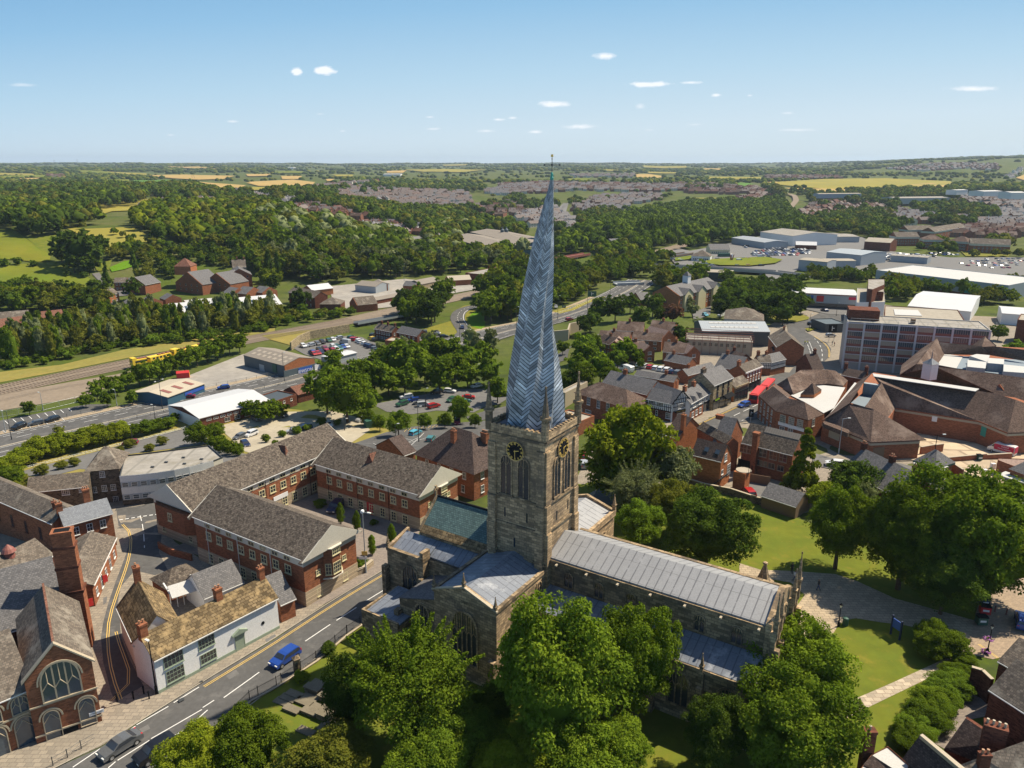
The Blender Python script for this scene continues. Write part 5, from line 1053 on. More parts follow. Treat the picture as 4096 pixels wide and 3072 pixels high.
MB().box((L2-1.0,0.3,6.5),(L2+.6,12,6.9)).build('lead_gutter','roof_white',r2)
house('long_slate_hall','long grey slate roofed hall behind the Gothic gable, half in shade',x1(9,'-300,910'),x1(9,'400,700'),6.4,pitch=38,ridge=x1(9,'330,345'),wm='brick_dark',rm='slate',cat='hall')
st=thing('brick_stack','tall square red brick boiler chimney rising behind the Gothic hall','chimney',(*[c for c in G(*x1(9,'515,1000'))[:2]],0),RAD(20))
b=G(*x1(9,'515,1000'));
s_=MB();s_.box((-1.35,-1.0,-1),(1.35,1.0,8.6));s_.box((-1.25,-.9,8.6),(1.25,.9,15.0));s_.box((-1.15,-.8,15.0),(1.15,.8,16.8));s_.build('shaft','brick',st);[MB().box((-w_,-w_+.4,z_),(w_,w_-.4,z_+.35)).build('stone_band','brick_dark',st)for w_,z_ in((1.5,8.4),(1.35,11.9),(1.35,14.7))];MB().box((-1.25,-.9,16.8),(1.25,.9,17.1)).build('cap','brick',st);MB().box((-.9,-.55,17.1),(.9,.55,17.12)).build('flue_opening','black_paint',st)
_b=[q for q in[x1(9,'530,740'),x1(9,'380,180')]]
tp=G(*x1(9,'382,190'),17.0);st.location=(tp[0],tp[1],0)
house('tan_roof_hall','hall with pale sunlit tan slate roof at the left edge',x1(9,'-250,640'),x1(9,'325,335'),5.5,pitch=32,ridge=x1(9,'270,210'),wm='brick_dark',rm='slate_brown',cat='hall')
house('brick_chapel_hall','brick hall with long tan slate roof and stone parapet at upper left of the lane',x1(5,'-350,1255'),x1(5,'430,1590'),6.8,pitch=33,ridge=x1(5,'360,1395'),wm='brick',rm='slate_brown',cat='hall',win=[('f',[3.6],6,.8,2.2,dict(pm='glass_dark',fm='brick_dark'))])
vt=thing('roof_ventilator','round lead roof ventilator with copper cap on the slate hall','ventilator',G(*x1(9,'55,330'),7.5));MB().lathe((0,0,-1),[(.8,0),(.7,1.2),(1.0,1.3),(.7,1.8),(.1,2.4)],12).build('cowl','brown_panel',vt)
house('slate_brick_house','small brick house with smooth blue-grey slate roof and end chimneys by the lane',x1(9,'395,155'),x1(9,'692,75'),6.2,pitch=33,ridge=x1(5,'900,1382'),wm='brick',rm='slate_grey',cat='house',win=[('f',[4.6],3,.9,1.4),('f',[1.8],3,.9,1.4),('r',[4.3,1.6],2,.8,1.3)],chim=[(.02,.5,1.3,.9,.7,2),(.65,.9,1.8,1.0,.8,3)])
house('brick_house_chimney','narrow brick house end with tall chimney pots left of the blue-grey roof',x1(9,'340,170'),x1(9,'385,160'),5.0,depth_=5,pitch=35,wm='brick_dark',rm='slate',cat='house',chim=[(.5,.5,1.8,.7,.7,1)])
r6=house('lane_workshops','row of low brick workshops with patched lead and slate roofs lining the lane',x1(9,'568,525'),x1(9,'708,232'),3.6,depth_=6.5,pitch=24,wm='brick',rm='slate_brown',side=1,cat='workshop')
winrow(r6[0],(r6[1],0),(0,0),1.3,0,1,1)
for i in range(5):window(r6[0],r6[1]*(.12+.19*i),0.,1.5,0,1.0,2.0 if i%2 else 1.2,2,2,'white_paint',pm='glass_dark')
cv=thing('curved_office','flat-roofed white and blue two-storey office with curved front and ribbon windows','office',(*G(*x1(5,'960,1215'),-1.2+6.3)[:2],-1.2),0)
TP=X(5,'960,1215 1110,1203 1260,1186 1400,1165 1520,1140 1620,1115 1715,1090 1790,1060 1680,965 1400,1000 1120,1035 1005,1045')
P=block(cv,TP,6.3,-2,'stucco_cream','wall','roof_felt',.35,'dark_metal')
for i in range(6):
 a,b=P[i],P[i+1];l=hypot(b[0]-a[0],b[1]-a[1]);nx,ny=(b[1]-a[1])/l,-(b[0]-a[0])/l
 f=.06
 for z_0,z_1,m_ in((5.0,6.28,'white_paint'),(3.9,4.99,'clad_grey'),(2.5,3.88,'white_paint'),(1.3,2.48,'clad_grey'),(-1.5,1.28,'dark_stone')):
  MB().prism([(a[0]+nx*f,a[1]+ny*f),(b[0]+nx*f,b[1]+ny*f),b,a],z_0,z_1).build('wall_band',m_,cv)
 n=max(2,int(l/1.7));winrow(cv,(a[0]+nx*f,a[1]+ny*f),(b[0]+nx*f,b[1]+ny*f),[4.45,1.9],n,1.15,.95,1,2,'white_paint',a=0,b=1,pm='glass_blue',sill=False)
for i,(x,y)in enumerate([p for p in((.35,.45),(.5,.6),(.6,.4),(.75,.55),(.82,.4),(.25,.3))]):
 cx=P[0][0]+(P[7][0]-P[0][0])*x;cy=P[0][1]+(P[8][1]-P[0][1])*y;MB().box((cx-.3,cy-.2,5.95),(cx+.3,cy+.2,6.25)).build('roof_vent','dark_metal',cv)
r,L,W,ri,th,z0=house('stone_tower_house','three-storey dark stone house with pyramid slate roof next to the curved office',x1(5,'690,1172'),x1(5,'955,1148'),7.2,depth_=8.5,pitch=36,roof='hip',wm='dark_stone',rm='slate_brown',cat='house')
wclick(r,(0,0),(L,0),clicks(5,'822,1200 758,1325 840,1312 912,1305 932,1400',.95,1.2,3,3,'white_paint'))
r,L,W,ri,th,z0=house('stone_range','long two-storey dark stone range with slate roof and white sash windows',x1(5,'215,1340'),x1(5,'705,1290'),5.2,pitch=36,ridge=x1(5,'690,1182'),wm='dark_stone',rm='slate_brown',cat='house')
wclick(r,(0,0),(L,0),clicks(5,'305,1362 528,1346 665,1322',1.3,1.0,4,3,'white_paint'))
# ---- bypass side sheds ----
def shed(name,label,A,B,zE,ridge=None,depth_=None,pitch=12,wm='clad_grey',rm='corr_grey',cat='shed',**k):
 return house(name,label,A,B,zE,depth_,pitch,ridge,k.pop('roof','gable'),wm,rm,k.pop('over',.3),cat=cat,eave_trim=False,**k)
r,L,W,ri,th,z0=shed('white_shed','long low building with bright white ribbed roof and brick front beside the bypass',x1(5,'1600,752'),x1(5,'2172,606'),3.6,ridge=x1(5,'2028,526'),pitch=9,wm='brick_dark',rm='corr_white')
MB().box((-.05,-.1,-1),(.25,W+.1,3.5)).build('end_wall','white_paint',r);winrow(r,(0,0),(L,0),[2.5],9,1.6,.7,3,1,'white_paint',sill=False);winrow(r,(0,0),(L,0),[1.1],5,1.8,1.3,2,1,'stucco_cream',a=.3,b=1)
r,L,W,ri,th,z0=shed('flat_dark_building','dark flat-roofed brick building with small square windows behind trees',x1(6,'165,625'),x1(6,'375,555'),3.8,depth_=9,wm='brick_dark',rm='clad_dark',roof='flat');winrow(r,(0,0),(L,0),[2.6],3,.8,.8,1,1,'white_paint')
shed('red_tile_hut','low building with red-brown tiled roof half hidden behind roadside trees',x1(6,'385,560'),x1(6,'540,520'),3.,depth_=8,pitch=25,wm='brick_dark',rm='tile_red')
r,L,W,ri,th,z0=shed('builders_merchant','slate-blue builders merchant warehouse with brick gable and pale sheet roof',x1(5,'1960,240'),x1(6,'272,326'),4.6,ridge=x1(6,'400,262'),pitch=14,wm='clad_slate',rm='asbestos',cat='warehouse')
MB().prism([(L+.0,.2),(L+.12,.2),(L+.12,W/2),(L+.12,W-.2),(L,W-.2),(L,W/2)],-1,lambda p:4.4+(1-abs(p[1]-W/2)/(W/2))*ri).build('brick_gable','brick_orange',r)
sg=MB().box((L+.13,-.6,-1.5),(L+.5,W+4,2.6)).build('sign_wall','clad_slate',r);
o=MB().box((0,0,0),(6.2,.1,3.2)).build('sign','blue_paint',sg,(L+.62,W*.42,-.9),pi/2);text('JEWSON',1.75,'sign_white',o,(3.1,-.03,1.8),(pi/2,0,0),ext=.02);MB().box((.5,-.06,.55),(5.8,-.01,.72)).build('sign_underline','gold_paint',o)
MB().box((0,0,0),(2.6,.1,2.6)).build('notice_board','sign_white',sg,(L+.62,W*.42+7.4,-.4),pi/2)
d=wclick(r,(0,0),(L,0),[x1(5,'2110,370'),x1(6,'208,348')]);MB().box((-1.6,-.1,0),(1.6,0,2.6)).build('roller_door','clad_grey',r,(d[0][0],0,0));MB().box((-1.3,-.2,-1.6),(1.3,0,1.6)).build('notice_board','green_paint',r,(d[1][0]-.6,-.1,d[1][2]))
for i in range(7):
 for j in(.25,.6):
  x=L*(.1+.13*i);MB().solid([(x,W/2*j,4.6+ri*j+.14),(x+1.6,W/2*j,4.6+ri*j+.14),(x+1.6,W/2*(j+.2),4.6+ri*(j+.2)+.14),(x,W/2*(j+.2),4.6+ri*(j+.2)+.14)],.04).build('skylight','brown_render',r)
r,L,W,ri,th,z0=shed('cream_roof_shed','low blue-walled shed with cream sheet roof and four dark skylights by the bypass',x1(5,'1345,582'),x1(5,'1642,472'),3.0,ridge=x1(5,'1500,432'),pitch=8,wm='clad_blue',rm='corr_cream')
for i in range(3):MB().solid([(L*(.16+.3*i),W*.12,3.2+ri*.24),(L*(.16+.3*i)+1.6,W*.12,3.2+ri*.24),(L*(.16+.3*i)+1.6,W*.38,3.2+ri*.76),(L*(.16+.3*i),W*.38,3.2+ri*.76)],.05).build('skylight','brown_panel',r)
MB().box((L*.45,-.12,1.3),(L*.98,-.02,2.3)).build('sign','blue_paint',r)
ct=thing('red_container','bright red ridge-roofed storage container in the yard beside the railway trees','container',G(*x1(5,'1475,425')),RAD(20));MB().box((-2.2,-1.3,0),(2.2,1.3,2.1)).prism([(-2.2,-1.3),(2.2,-1.3),(2.2,0),(2.2,1.3),(-2.2,1.3),(-2.2,0)],2.102,lambda p:2.12+(1.3-abs(p[1]))*.5).build('shell','red_paint',ct);MB().box((2.2,-.9,.1),(2.26,.9,1.7)).build('door','orange_paint',ct)
TRK=[G(*p)for p in X(5,'1062,352 1200,325 1390,280 1560,235 1665,205')]
tr=thing('works_train','bright yellow railway works train standing behind trackside trees','train',TRK[0],0)
cum=0
for i,(a,b)in enumerate(zip(TRK,TRK[1:])):
 th=atan2(b[1]-a[1],b[0]-a[0]);l=hypot(b[0]-a[0],b[1]-a[1])-1.2;p=local(tr,(a[0],a[1],a[2]))
 m=MB();m.prism([(0,-1.4),(l,-1.4),(l,1.4),(0,1.4)],.9,3.0 if i else 3.1);
 if i%2==0:m.box((0,-1.35,3.1),(min(5,l*.3),1.35,3.9))
 c=m.build('carriage','yellow_paint',tr,(p[0],p[1],.3),th)
 g=MB();g.box((-.05,-1.0,2.2),(.0,1.0,3.0));
 for k in range(5):g.box((1+k*l/6,-1.44,2.0),(2+k*l/6,-1.405,2.7))
 g.build('window_band','glass_dark',c)
 w_=MB();[w_.tube((x,-1.1,.55),(x,1.1,.55),.45,n=8)for x in(1.2,3.2,l-3.2,l-1.2)];w_.build('wheelset','dark_metal',c);q=MB();[q.box((l*f,-.5,3.0),(l*f+1.2,.5,3.4))for f in(.45,.65,.85)];q.build('roof_equipment','brown_panel',c)
r,L,W,ri,th,z0=house('brick_terrace','dark brick terrace with three chimney stacks beside the railway parapet',x1(2,'1000,1435'),x1(2,'1140,1462'),4.6,pitch=36,ridge=x1(2,'1175,1420'),wm='brick_dark',rm='slate_brown',cat='terrace',win=[('f',[3.2,1.],6,.9,1.2),('r',[3.2],2,.7,1.2)],chim=[(.2,.5,1.3),(.55,.5,1.3),(.95,.5,1.3)])
r,L,W,ri,th,z0=house('roadside_pub','brick pub with grey slate roof and white gable trim beside the slip road',x1(2,'1180,1462'),x1(2,'1345,1495'),4.6,pitch=34,ridge=x1(2,'1380,1445'),wm='brick_dark',rm='slate',cat='pub',win=[('f',[3.2,1.],4,1.,1.2),('r',[3.1,1.1],2,1.,1.3)])
MB().tube((L+.02,W/2,4.4),(L+.15,W/2,4.4),1.1,n=18).build('round_sign','black_paint',r)
shed('pub_extension','flat cream-roofed brick extension in the pub garden',x1(2,'1085,1530'),x1(2,'1230,1540'),2.8,depth_=7,wm='brick',rm='roof_tan',roof='flat')
shed('car_wash_canopy','white sheet-roofed canopy at the edge of the car park',x1(6,'650,272'),x1(6,'858,222'),3.,depth_=6,pitch=6,wm='clad_grey',rm='corr_white',cat='canopy')
for k,s in enumerate(['1030,1232 1190,1205 1125,1188 4.5','1185,1206 1320,1185 1255,1178 4.5','1330,1190 1485,1165 1425,1168 4.5']):
 a,b,c,h=s.split();
B_=[('maltings_gable','pitched slate maltings gable, %s of the row facing the curved sheet roof',1,[('1030,1262','1170,1240',4.2),('1180,1236','1310,1218',4.2),('1330,1205','1460,1190',4.0),('1860,1160','1990,1140',4.),('1985,1160','2110,1135',4.0),('2110,1150','2230,1130',4.0)])]
for i,(a,b,h)in enumerate(B_[0][3]):
 tgable('maltings_gable','slate-roofed brick maltings gable, %s from the left in the sawtooth row'%('first second third fourth fifth sixth'.split()[i]),x1(1,a),x1(1,b),h,9,27,'brick','slate','workshop',cop=0)
r,L,W,ri,th,z0=shed('curved_roof_works','long white barrel-roofed works building with pairs of skylights across the railway',x1(1,'1400,1325'),x1(2,'258,1240'),2.6,ridge=x1(2,'200,1160'),pitch=17,wm='brick_dark',rm='corr_white',cat='works')
for f in(.12,.34,.36,.52,.545,.72,.745,.9):MB().solid([(L*f,W*.2,2.8+ri*.4),(L*f+1.3,W*.2,2.8+ri*.4),(L*f+1.3,W*.32,2.8+ri*.64),(L*f,W*.32,2.8+ri*.64)],.05).build('skylight','glass_blue',r)
shed('white_frame_roof','flat white-panelled roof strip with red frames above barrel-roofed works',x1(1,'1490,1225'),x1(1,'1850,1195'),4.5,depth_=8,wm='brick_dark',rm='roof_white',roof='flat',par=.1)
for i,(a,b,h,l)in enumerate([('1165,1090 ','1200,1150',5.5,'brick mill with slate roof and white verge left of the maltings'),('1410,1062','1625,1085',5.5,'brick mill range with round gable window, left of the pair'),('1640,1062','1850,1080',5.5,'brick mill range with round gable window, right of the pair'),('1830,1015','2025,1005',8.5,'tallest brick mill block, three storeys with slate roof')]):
 a,b=a.strip(),b.strip()
 if i==0:house('mill_building',l,x1(1,'1165,1085'),x1(1,'1290,1060'),6,depth_=14,pitch=32,wm='brick',rm='slate',cat='mill');continue
 r,L,ri,z0=tgable('mill_building',l,x1(1,a),x1(1,b),h,16,30,'brick','slate','mill',cop=0);winrow(r,(0,0),(L,0),[h-.8,h-3.6],4,1.0,1.3,1,1,'stone_trim')
house('brick_semi','two-storey brick house with hipped grey roof beside the lane, between fields and maltings',x1(1,'915,1065'),x1(1,'1015,1062'),5,depth_=8,pitch=30,wm='brick',rm='slate_brown',win=[('f',[3.8,1.3],3,1.1,1.1)],cat='house')
house('brick_semi','brick house with long box dormer right of the grey-hipped one',x1(1,'1025,1068'),x1(1,'1110,1065'),5,depth_=8,pitch=32,wm='brick',rm='slate',win=[('f',[3.8,1.3],2,1.1,1.1)],cat='house')
house('brick_semi','pinkish brick house with brown roof, rear one of a pair at the lane bend',x1(1,'880,1165'),x1(1,'955,1150'),5,depth_=8,pitch=33,wm='brick_orange',rm='slate_brown',win=[('f',[3.8,1.3],2,1.0,1.1)],cat='house')
house('brick_semi','pinkish brick house with brown roof, front one of a pair at the lane bend',x1(1,'810,1180'),x1(1,'875,1170'),4.8,depth_=8,pitch=33,wm='brick_orange',rm='slate_brown',win=[('f',[3.8,1.3],2,1.0,1.1)],cat='house')
house('bungalow','hip-roofed tan bungalow beyond the meadow fence',x1(1,'430,1155'),x1(1,'540,1150'),3,depth_=9,pitch=28,wm='brick_orange',rm='slate_brown',roof='hip',cat='bungalow');house('bungalow','long low grey-roofed bungalow below the meadow',x1(1,'550,1140'),x1(1,'705,1138'),3,depth_=8,pitch=25,wm='brick',rm='slate',cat='bungalow')
r=house('gabled_terrace','long red-tiled terrace with two white dormer gables at the left edge above the birches',x1(1,'-120,1450'),x1(1,'245,1395'),5,depth_=9,pitch=36,wm='brick',rm='tile_red',cat='terrace')
for f in(.62,.88):MB().prism([(r[1]*f-.9,-.2),(r[1]*f,-.2),(r[1]*f+.9,-.2),(r[1]*f+.9,2.5),(r[1]*f,2.5),(r[1]*f-.9,2.5)],4.6,lambda p:5.4+(.9-abs(p[0]-r[1]*f))*1.0).build('dormer','white_paint',r[0])
house('brick_terrace','brick and cream terrace with brown tile roof above the birch belt, centre one',x1(1,'300,1370'),x1(1,'520,1345'),5.5,depth_=9,pitch=36,wm='brick_orange',rm='tile_red',cat='terrace',win=[('f',[4.2,1.6],5,1.1,1.2)]);house('brick_terrace','brown-tiled terrace partly hidden by birches, right of the cream-fronted one',x1(1,'520,1370'),x1(1,'705,1345'),4.6,depth_=9,pitch=36,wm='brick',rm='tile_red',cat='terrace');house('brick_terrace','grey-roofed terrace behind the red-tiled one at the left edge',x1(1,'-60,1370'),x1(1,'235,1345'),6.5,depth_=8,pitch=36,wm='brick_orange',rm='slate_brown',cat='terrace')
house('stone_lodge','stone gothic lodge with chimneys among dark trees above the mills',x1(1,'1870,945'),x1(1,'1980,940'),6,depth_=9,pitch=45,wm='sandstone',rm='slate_brown',cat='lodge',chim=[(.4,.5,1.5),(.9,.5,1.2)],win=[('f',[3.5],3,1,1.3)])
house('scaffolded_house','house with red-tiled pyramid roof and scaffolding among garden trees',x1(1,'1400,935'),x1(1,'1530,935'),4.,depth_=10,pitch=42,roof='hip',wm='brick_orange',rm='tile_red',cat='house');house('white_bungalow','flat-roofed white house in front of the red pyramid roof',x1(1,'1465,985'),x1(1,'1580,985'),3.,depth_=7,roof='flat',wm='white_paint',rm='roof_white',cat='bungalow')
r,L,W,ri,th,z0=house('pediment_station_building','brown brick building with pedimented gable and slate roof beside the railway',x1(2,'310,1140'),x1(2,'520,1185'),6.5,pitch=32,ridge=x1(2,'350,1096'),wm='brick_dark',rm='slate_brown',cat='warehouse',win=[('f',[4.6,1.6],5,.9,1.3)])
house('hipped_brick_block','square brown brick building with low hipped slate roof next to the tracks',x1(2,'560,1240'),x1(2,'728,1240'),4.5,depth_=11,pitch=27,roof='hip',wm='brick_dark',rm='slate_brown',cat='warehouse')
shed('white_roof_barn','barn with dazzling white roof and small skylight pair',x1(2,'500,1130'),x1(2,'668,1110'),4,depth_=12,pitch=22,wm='brick_orange',rm='corr_white')
shed('sheet_roof_works','brick works with stepped grey sheet roofs in the merchants yard',x1(2,'845,1085'),x1(2,'1010,1100'),4.5,depth_=14,pitch=15,wm='clad_grey',rm='asbestos',cat='works');tgable('brick_works_gable','orange brick gable-ended works with dark open doorway',x1(2,'1005,1085'),x1(2,'1108,1080'),4.5,12,24,'brick_orange','asbestos','works',cop=0)
shed('small_brick_works','brick workshop with grey roof beside the yard, left of the lean-to pair',x1(2,'1230,1090'),x1(2,'1330,1095'),3.5,depth_=9,pitch=28,wm='brick',rm='slate',cat='workshop');shed('garage_works','workshop with ribbed grey roof and three roller doors',x1(2,'1380,1080'),x1(2,'1530,1050'),4.5,depth_=12,pitch=18,wm='sandstone',rm='asbestos',cat='workshop');shed('long_green_roof_shed','long low shed with pale mossy roof beside the railway embankment',x1(2,'1340,1155'),x1(2,'1585,1110'),2.6,depth_=8,pitch=15,wm='brick_dark',rm='roof_tan');shed('old_works','derelict brown-roofed brick works by the embankment',x1(2,'1600,1050'),x1(2,'1780,1040'),4,depth_=9,pitch=28,wm='brick',rm='brown_render',cat='works');r=shed('flat_roof_mill','long two-storey brick mill with pale flat roof and square stair tower',x1(2,'1865,1000'),x1(2,'2165,940'),6,depth_=14,roof='flat',wm='brick_dark',rm='roof_felt',cat='mill',win=[('f',[4.2,1.6],12,1.2,1.3)]);MB().box((r[1]*.4,4,4),(r[1]*.4+3,8,9)).build('stair_tower','brick_dark',r[0])
shed('long_lean_to','long low pale-roofed building curving along the railway side',x1(2,'1010,1210'),x1(2,'1250,1165'),2.6,depth_=8,pitch=14,wm='brick_dark',rm='asbestos');r=tgable('painted_gable_house','dark red brick gable end with faded painted lettering beside the railway',x1(2,'800,1225'),x1(2,'860,1250'),4,12,32,'brick','slate_brown','house',cop=0)
r=shed('factory','large factory with long grey sheet roofs and dark blue gable, left shed',x1(2,'1590,700'),x1(2,'1950,800'),7,depth_=42,pitch=8,wm='clad_blue',rm='asbestos',cat='factory');shed('factory','large factory shed with grey sheet roof and twin silos, right shed',x1(2,'1770,660'),x1(2,'2110,735'),8,depth_=40,pitch=8,wm='clad_blue',rm='asbestos',cat='factory');shed('factory','large blue-gabled factory hall nearest the spire',x1(3,'-60,700'),x1(3,'120,770'),8,depth_=34,pitch=9,wm='clad_blue',rm='asbestos',cat='factory')
for i,s in enumerate(('2030,745','2062,742')):q=G(*x1(2,s));o=thing('silo','metal silo beside factory, %s of the two'%('left','right')[i],'silo',(q[0],q[1],q[2]));MB().lathe((0,0,0),[(2,0),(2,13),(.6,14.5),(.6,16)],12).build('tank','clad_slate',o)
shed('dark_unit','dark metal industrial unit with white name board among woodland',x1(3,'920,752'),x1(3,'1040,748'),5,depth_=26,pitch=14,wm='clad_dark',rm='slate',cat='warehouse')
# ---- railway bridge, overbridge, flyover, gantries ----
def bridge(name,label,pts,wd,h,m,rail='galv',piers=2,cat='bridge',thk=.9):
 P=[G(*p)for p in pts];z=max(p[2]for p in P)+h;P=[G(p[0],p[1],z)for p in pts];r=thing(name,label,cat,(P[0][0],P[0][1],z-h));mb=MB();rl=MB();tot=0
 for a,b in zip(P,P[1:]):
  l=hypot(b[0]-a[0],b[1]-a[1]);n=(-(b[1]-a[1])/l*wd/2,(b[0]-a[0])/l*wd/2);A,B2=local(r,a),local(r,b)
  mb.prism([(A[0]-n[0],A[1]-n[1]),(B2[0]-n[0],B2[1]-n[1]),(B2[0]+n[0],B2[1]+n[1]),(A[0]+n[0],A[1]+n[1])],h-thk,h)
  for s_ in(-1,1):rl.prism([(A[0]+s_*n[0]*.97,A[1]+s_*n[1]*.97),(B2[0]+s_*n[0]*.97,B2[1]+s_*n[1]*.97),(B2[0]+s_*n[0],B2[1]+s_*n[1]),(A[0]+s_*n[0],A[1]+s_*n[1])],h+.002,h+1.0)
  for i in range(piers):t=(i+.5)/piers;mb2=MB().box((-.7,-wd*.35,-4),(.7,wd*.35,h-thk)).build('pier','concrete_trim',r,(A[0]+(B2[0]-A[0])*t,A[1]+(B2[1]-A[1])*t,0),atan2(b[1]-a[1],b[0]-a[0]))
 mb.build('deck',m,r);rl.build('parapet',rail,r)
bridge('railway_overbridge','grey steel railway overbridge crossing the bypass',X(3,'925,1075 1140,1068'),9,1.,'galv',piers=2,thk=2.);bridge('flyover','long thin concrete flyover curving past the roundabout',X(3,'1240,930 1600,942 2000,968')+X(4,'200,985 480,1020'),8,2.5,'concrete_trim','concrete_trim',piers=1);bridge('railway_bridge','girder railway bridge with abutment left of the retail park',X(3,'1330,860 1520,830'),9,2.,'dark_metal','timber',piers=1,thk=1.5);bridge('river_bridge','low concrete bridge behind the roundabout trees',X(3,'1640,1080 1780,1090 2000,1110')+X(4,'0,1090 180,1120'),8,1.5,'concrete_trim','galv',piers=1);bridge('footbridge','steel truss footbridge with white handrail beside the railway',X(2,'850,1400 1230,1335'),4,1.5,'black_paint','galv',piers=2);bridge('gantry','rusty lattice conveyor gantry behind the spire',X(3,'150,920 430,880 700,835'),7,2.5,'brown_panel','brown_panel',piers=4,cat='gantry')
bw=thing('retaining_wall','long buff stone retaining wall below the railway car park','wall',G(*x1(6,'350,190')),0);mb=MB();P=[local(bw,G(*p))for p in X(6,'330,205 400,150 480,115 620,90 800,58')]
for a,b in zip(P,P[1:]):
 l=hypot(b[0]-a[0],b[1]-a[1]);nx,ny=-(b[1]-a[1])/l*.3,(b[0]-a[0])/l*.3;mb.prism([(a[0]-nx,a[1]-ny),(b[0]-nx,b[1]-ny),(b[0]+nx,b[1]+ny),(a[0]+nx,a[1]+ny)],-1,3.6)
mb.build('stonework','sandstone',bw)
aw=thing('bridge_abutment','concrete bypass bridge abutment and pale panelled wall right of the spire','wall',G(*x1(3,'545,1475')),0);mb=MB();P=[local(aw,G(*p))for p in X(3,'415,1560 545,1530 560,1480 655,1450')]
for a,b in zip(P,P[1:]):
 l=hypot(b[0]-a[0],b[1]-a[1]);nx,ny=-(b[1]-a[1])/l*.3,(b[0]-a[0])/l*.3;mb.prism([(a[0]-nx,a[1]-ny),(b[0]-nx,b[1]-ny),(b[0]+nx,b[1]+ny),(a[0]+nx,a[1]+ny)],-1,5.)
mb.build('panelling','stone_trim',aw)
def tudor(root,P,Q,z0,z1,st=.55,m='white_paint',name='timber_framing'):
 L=hypot(Q[0]-P[0],Q[1]-P[1]);rz=atan2(Q[1]-P[1],Q[0]-P[0]);o=MB().box((0,-.05,z0),(L,-.003,z1)).build('render_panel',m,root,(P[0],P[1],0),rz);t=MB();x=0
 while x<L:t.box((x,-.09,z0+.01),(x+.16,-.06,z1-.01));x+=st
 for z in(z0,(z0+z1)/2,z1-.16):t.box((0,-.1,z),(L,-.055,z+.16))
 t.build(name,'black_paint',o)
def shopfront(root,P,Q,h=2.7,m='black_paint',n=3):
 L=hypot(Q[0]-P[0],Q[1]-P[1]);rz=atan2(Q[1]-P[1],Q[0]-P[0]);o=MB().box((.15,-.12,h),(L-.15,-.003,h+.55)).build('shop_fascia',m,root,(P[0],P[1],0),rz)
 MB().box((.3,-.06,.4),(L-.3,-.01,h-.05)).build('shop_window','glass_dark',o);t=MB()
 for i in range(n+1):x=.3+(L-.6)*i/n;t.box((x-.06,-.12,0),(x+.06,-.062,h))
 t.build('mullions',m,o)
# ---- Holywell Street corner pub and row ----
r,L,W,ri,th,z0=house('tudor_pub','black and white half-timbered corner pub, long side wing with slate roof',x1(7,'1185,790'),x1(7,'1390,832'),5.0,pitch=38,ridge=x1(7,'1430,745'),wm='brick_dark',rm='slate',over=.3,cat='pub')
tudor(r,(0,0),(L,0),2.6,4.75);wclick(r,(0,-.08),(L,-.08),clicks(7,'1222,825 1288,842',1.8,1.2,4,3,'white_paint')+clicks(7,'1205,895 1260,905',.6,1.3,1,2,'white_paint')+clicks(7,'1350,930',1.2,1.5,3,3,'white_paint'))
r,L,ri,z0=tgable('tudor_pub_gable','half-timbered corner gable of the pub with black name board over its door',x1(7,'1392,832'),x1(7,'1528,802'),5.0,9,43,'white_paint','slate','pub',cop=0,front=.0)
tudor(r,(0,0),(L,0),2.7,4.9,.45);t_=MB()
for i in range(9):
 x=L*(i+.5)/9;t_.box((x-.08,-.09,4.95),(x+.08,-.01,5.0+ri*(1-abs(x-L/2)/(L/2))))
t_.box((.3,-.1,5.7),(L-.3,-.012,5.85)).build('gable_studs','black_paint',r);MB().box((0,-.04,-1),(L,-.003,2.7)).build('ground_floor','brick_dark',r);window(r,L/2,-.1,3.9,0,2.6,1.3,5,3,'white_paint');board(r,L/2,-.1,2.55,0,4.6,.5,'black_paint',[('THE SPA LANE VAULTS',.33,0,0,'gold_paint')],'name_board');MB().box((L*.25,-.14,0),(L*.75,-.05,2.1)).build('doorway','stone_trim',r)
bar=MB();bar.solid([(-.3,-.2,5.0),(L/2,-.2,5.0+ri+.3),(L/2,-.05,5.0+ri+.3),(-.3,-.05,5.0)],.25);bar.solid([(L+.3,-.2,5.0),(L+.3,-.05,5.0),(L/2+.002,-.05,5.3+ri),(L/2+.002,-.2,5.3+ri)],.25);bar.build('bargeboard','black_paint',r)
def row(name,label,A,B,z,ridge,wm,rm,k='shop',tk=17,pitch=36,**kw):return house(name,label,x1(tk,A),x1(tk,B),z,pitch=pitch,ridge=x1(tk,ridge),wm=wm,rm=rm,cat=k,over=.15,**kw)
r,L,W,ri,th,z0=house('tudor_shop','narrow half-timbered house with gabled dormer next to the corner pub',x1(7,'1530,830'),x1(7,'1640,768'),4.9,pitch=38,ridge=x1(7,'1600,668'),wm='white_paint',rm='slate',cat='house',chim=[(.3,.5,1.2,1.0,.8,3),(.95,.5,1.2,1.0,.8,3)])
tudor(r,(0,0),(L,0),2.6,4.7);MB().box((0,-.04,-1),(L,-.003,2.6)).build('ground_floor','brick',r);winrow(r,(0,-.08),(L,-.08),[3.8],2,1.6,1.1,4,2,'white_paint');winrow(r,(0,-.05),(L,-.05),[1.4],3,1.2,1.4,2,2,'white_paint')
for f in(.3,.75):MB().prism([(L*f-1,-.2),(L*f,-.2),(L*f+1,-.2),(L*f+1,2.5),(L*f,2.5),(L*f-1,2.5)],4.4,lambda p:4.9+(1-abs(p[0]-L*f))*1.2).build('dormer','slate',r)
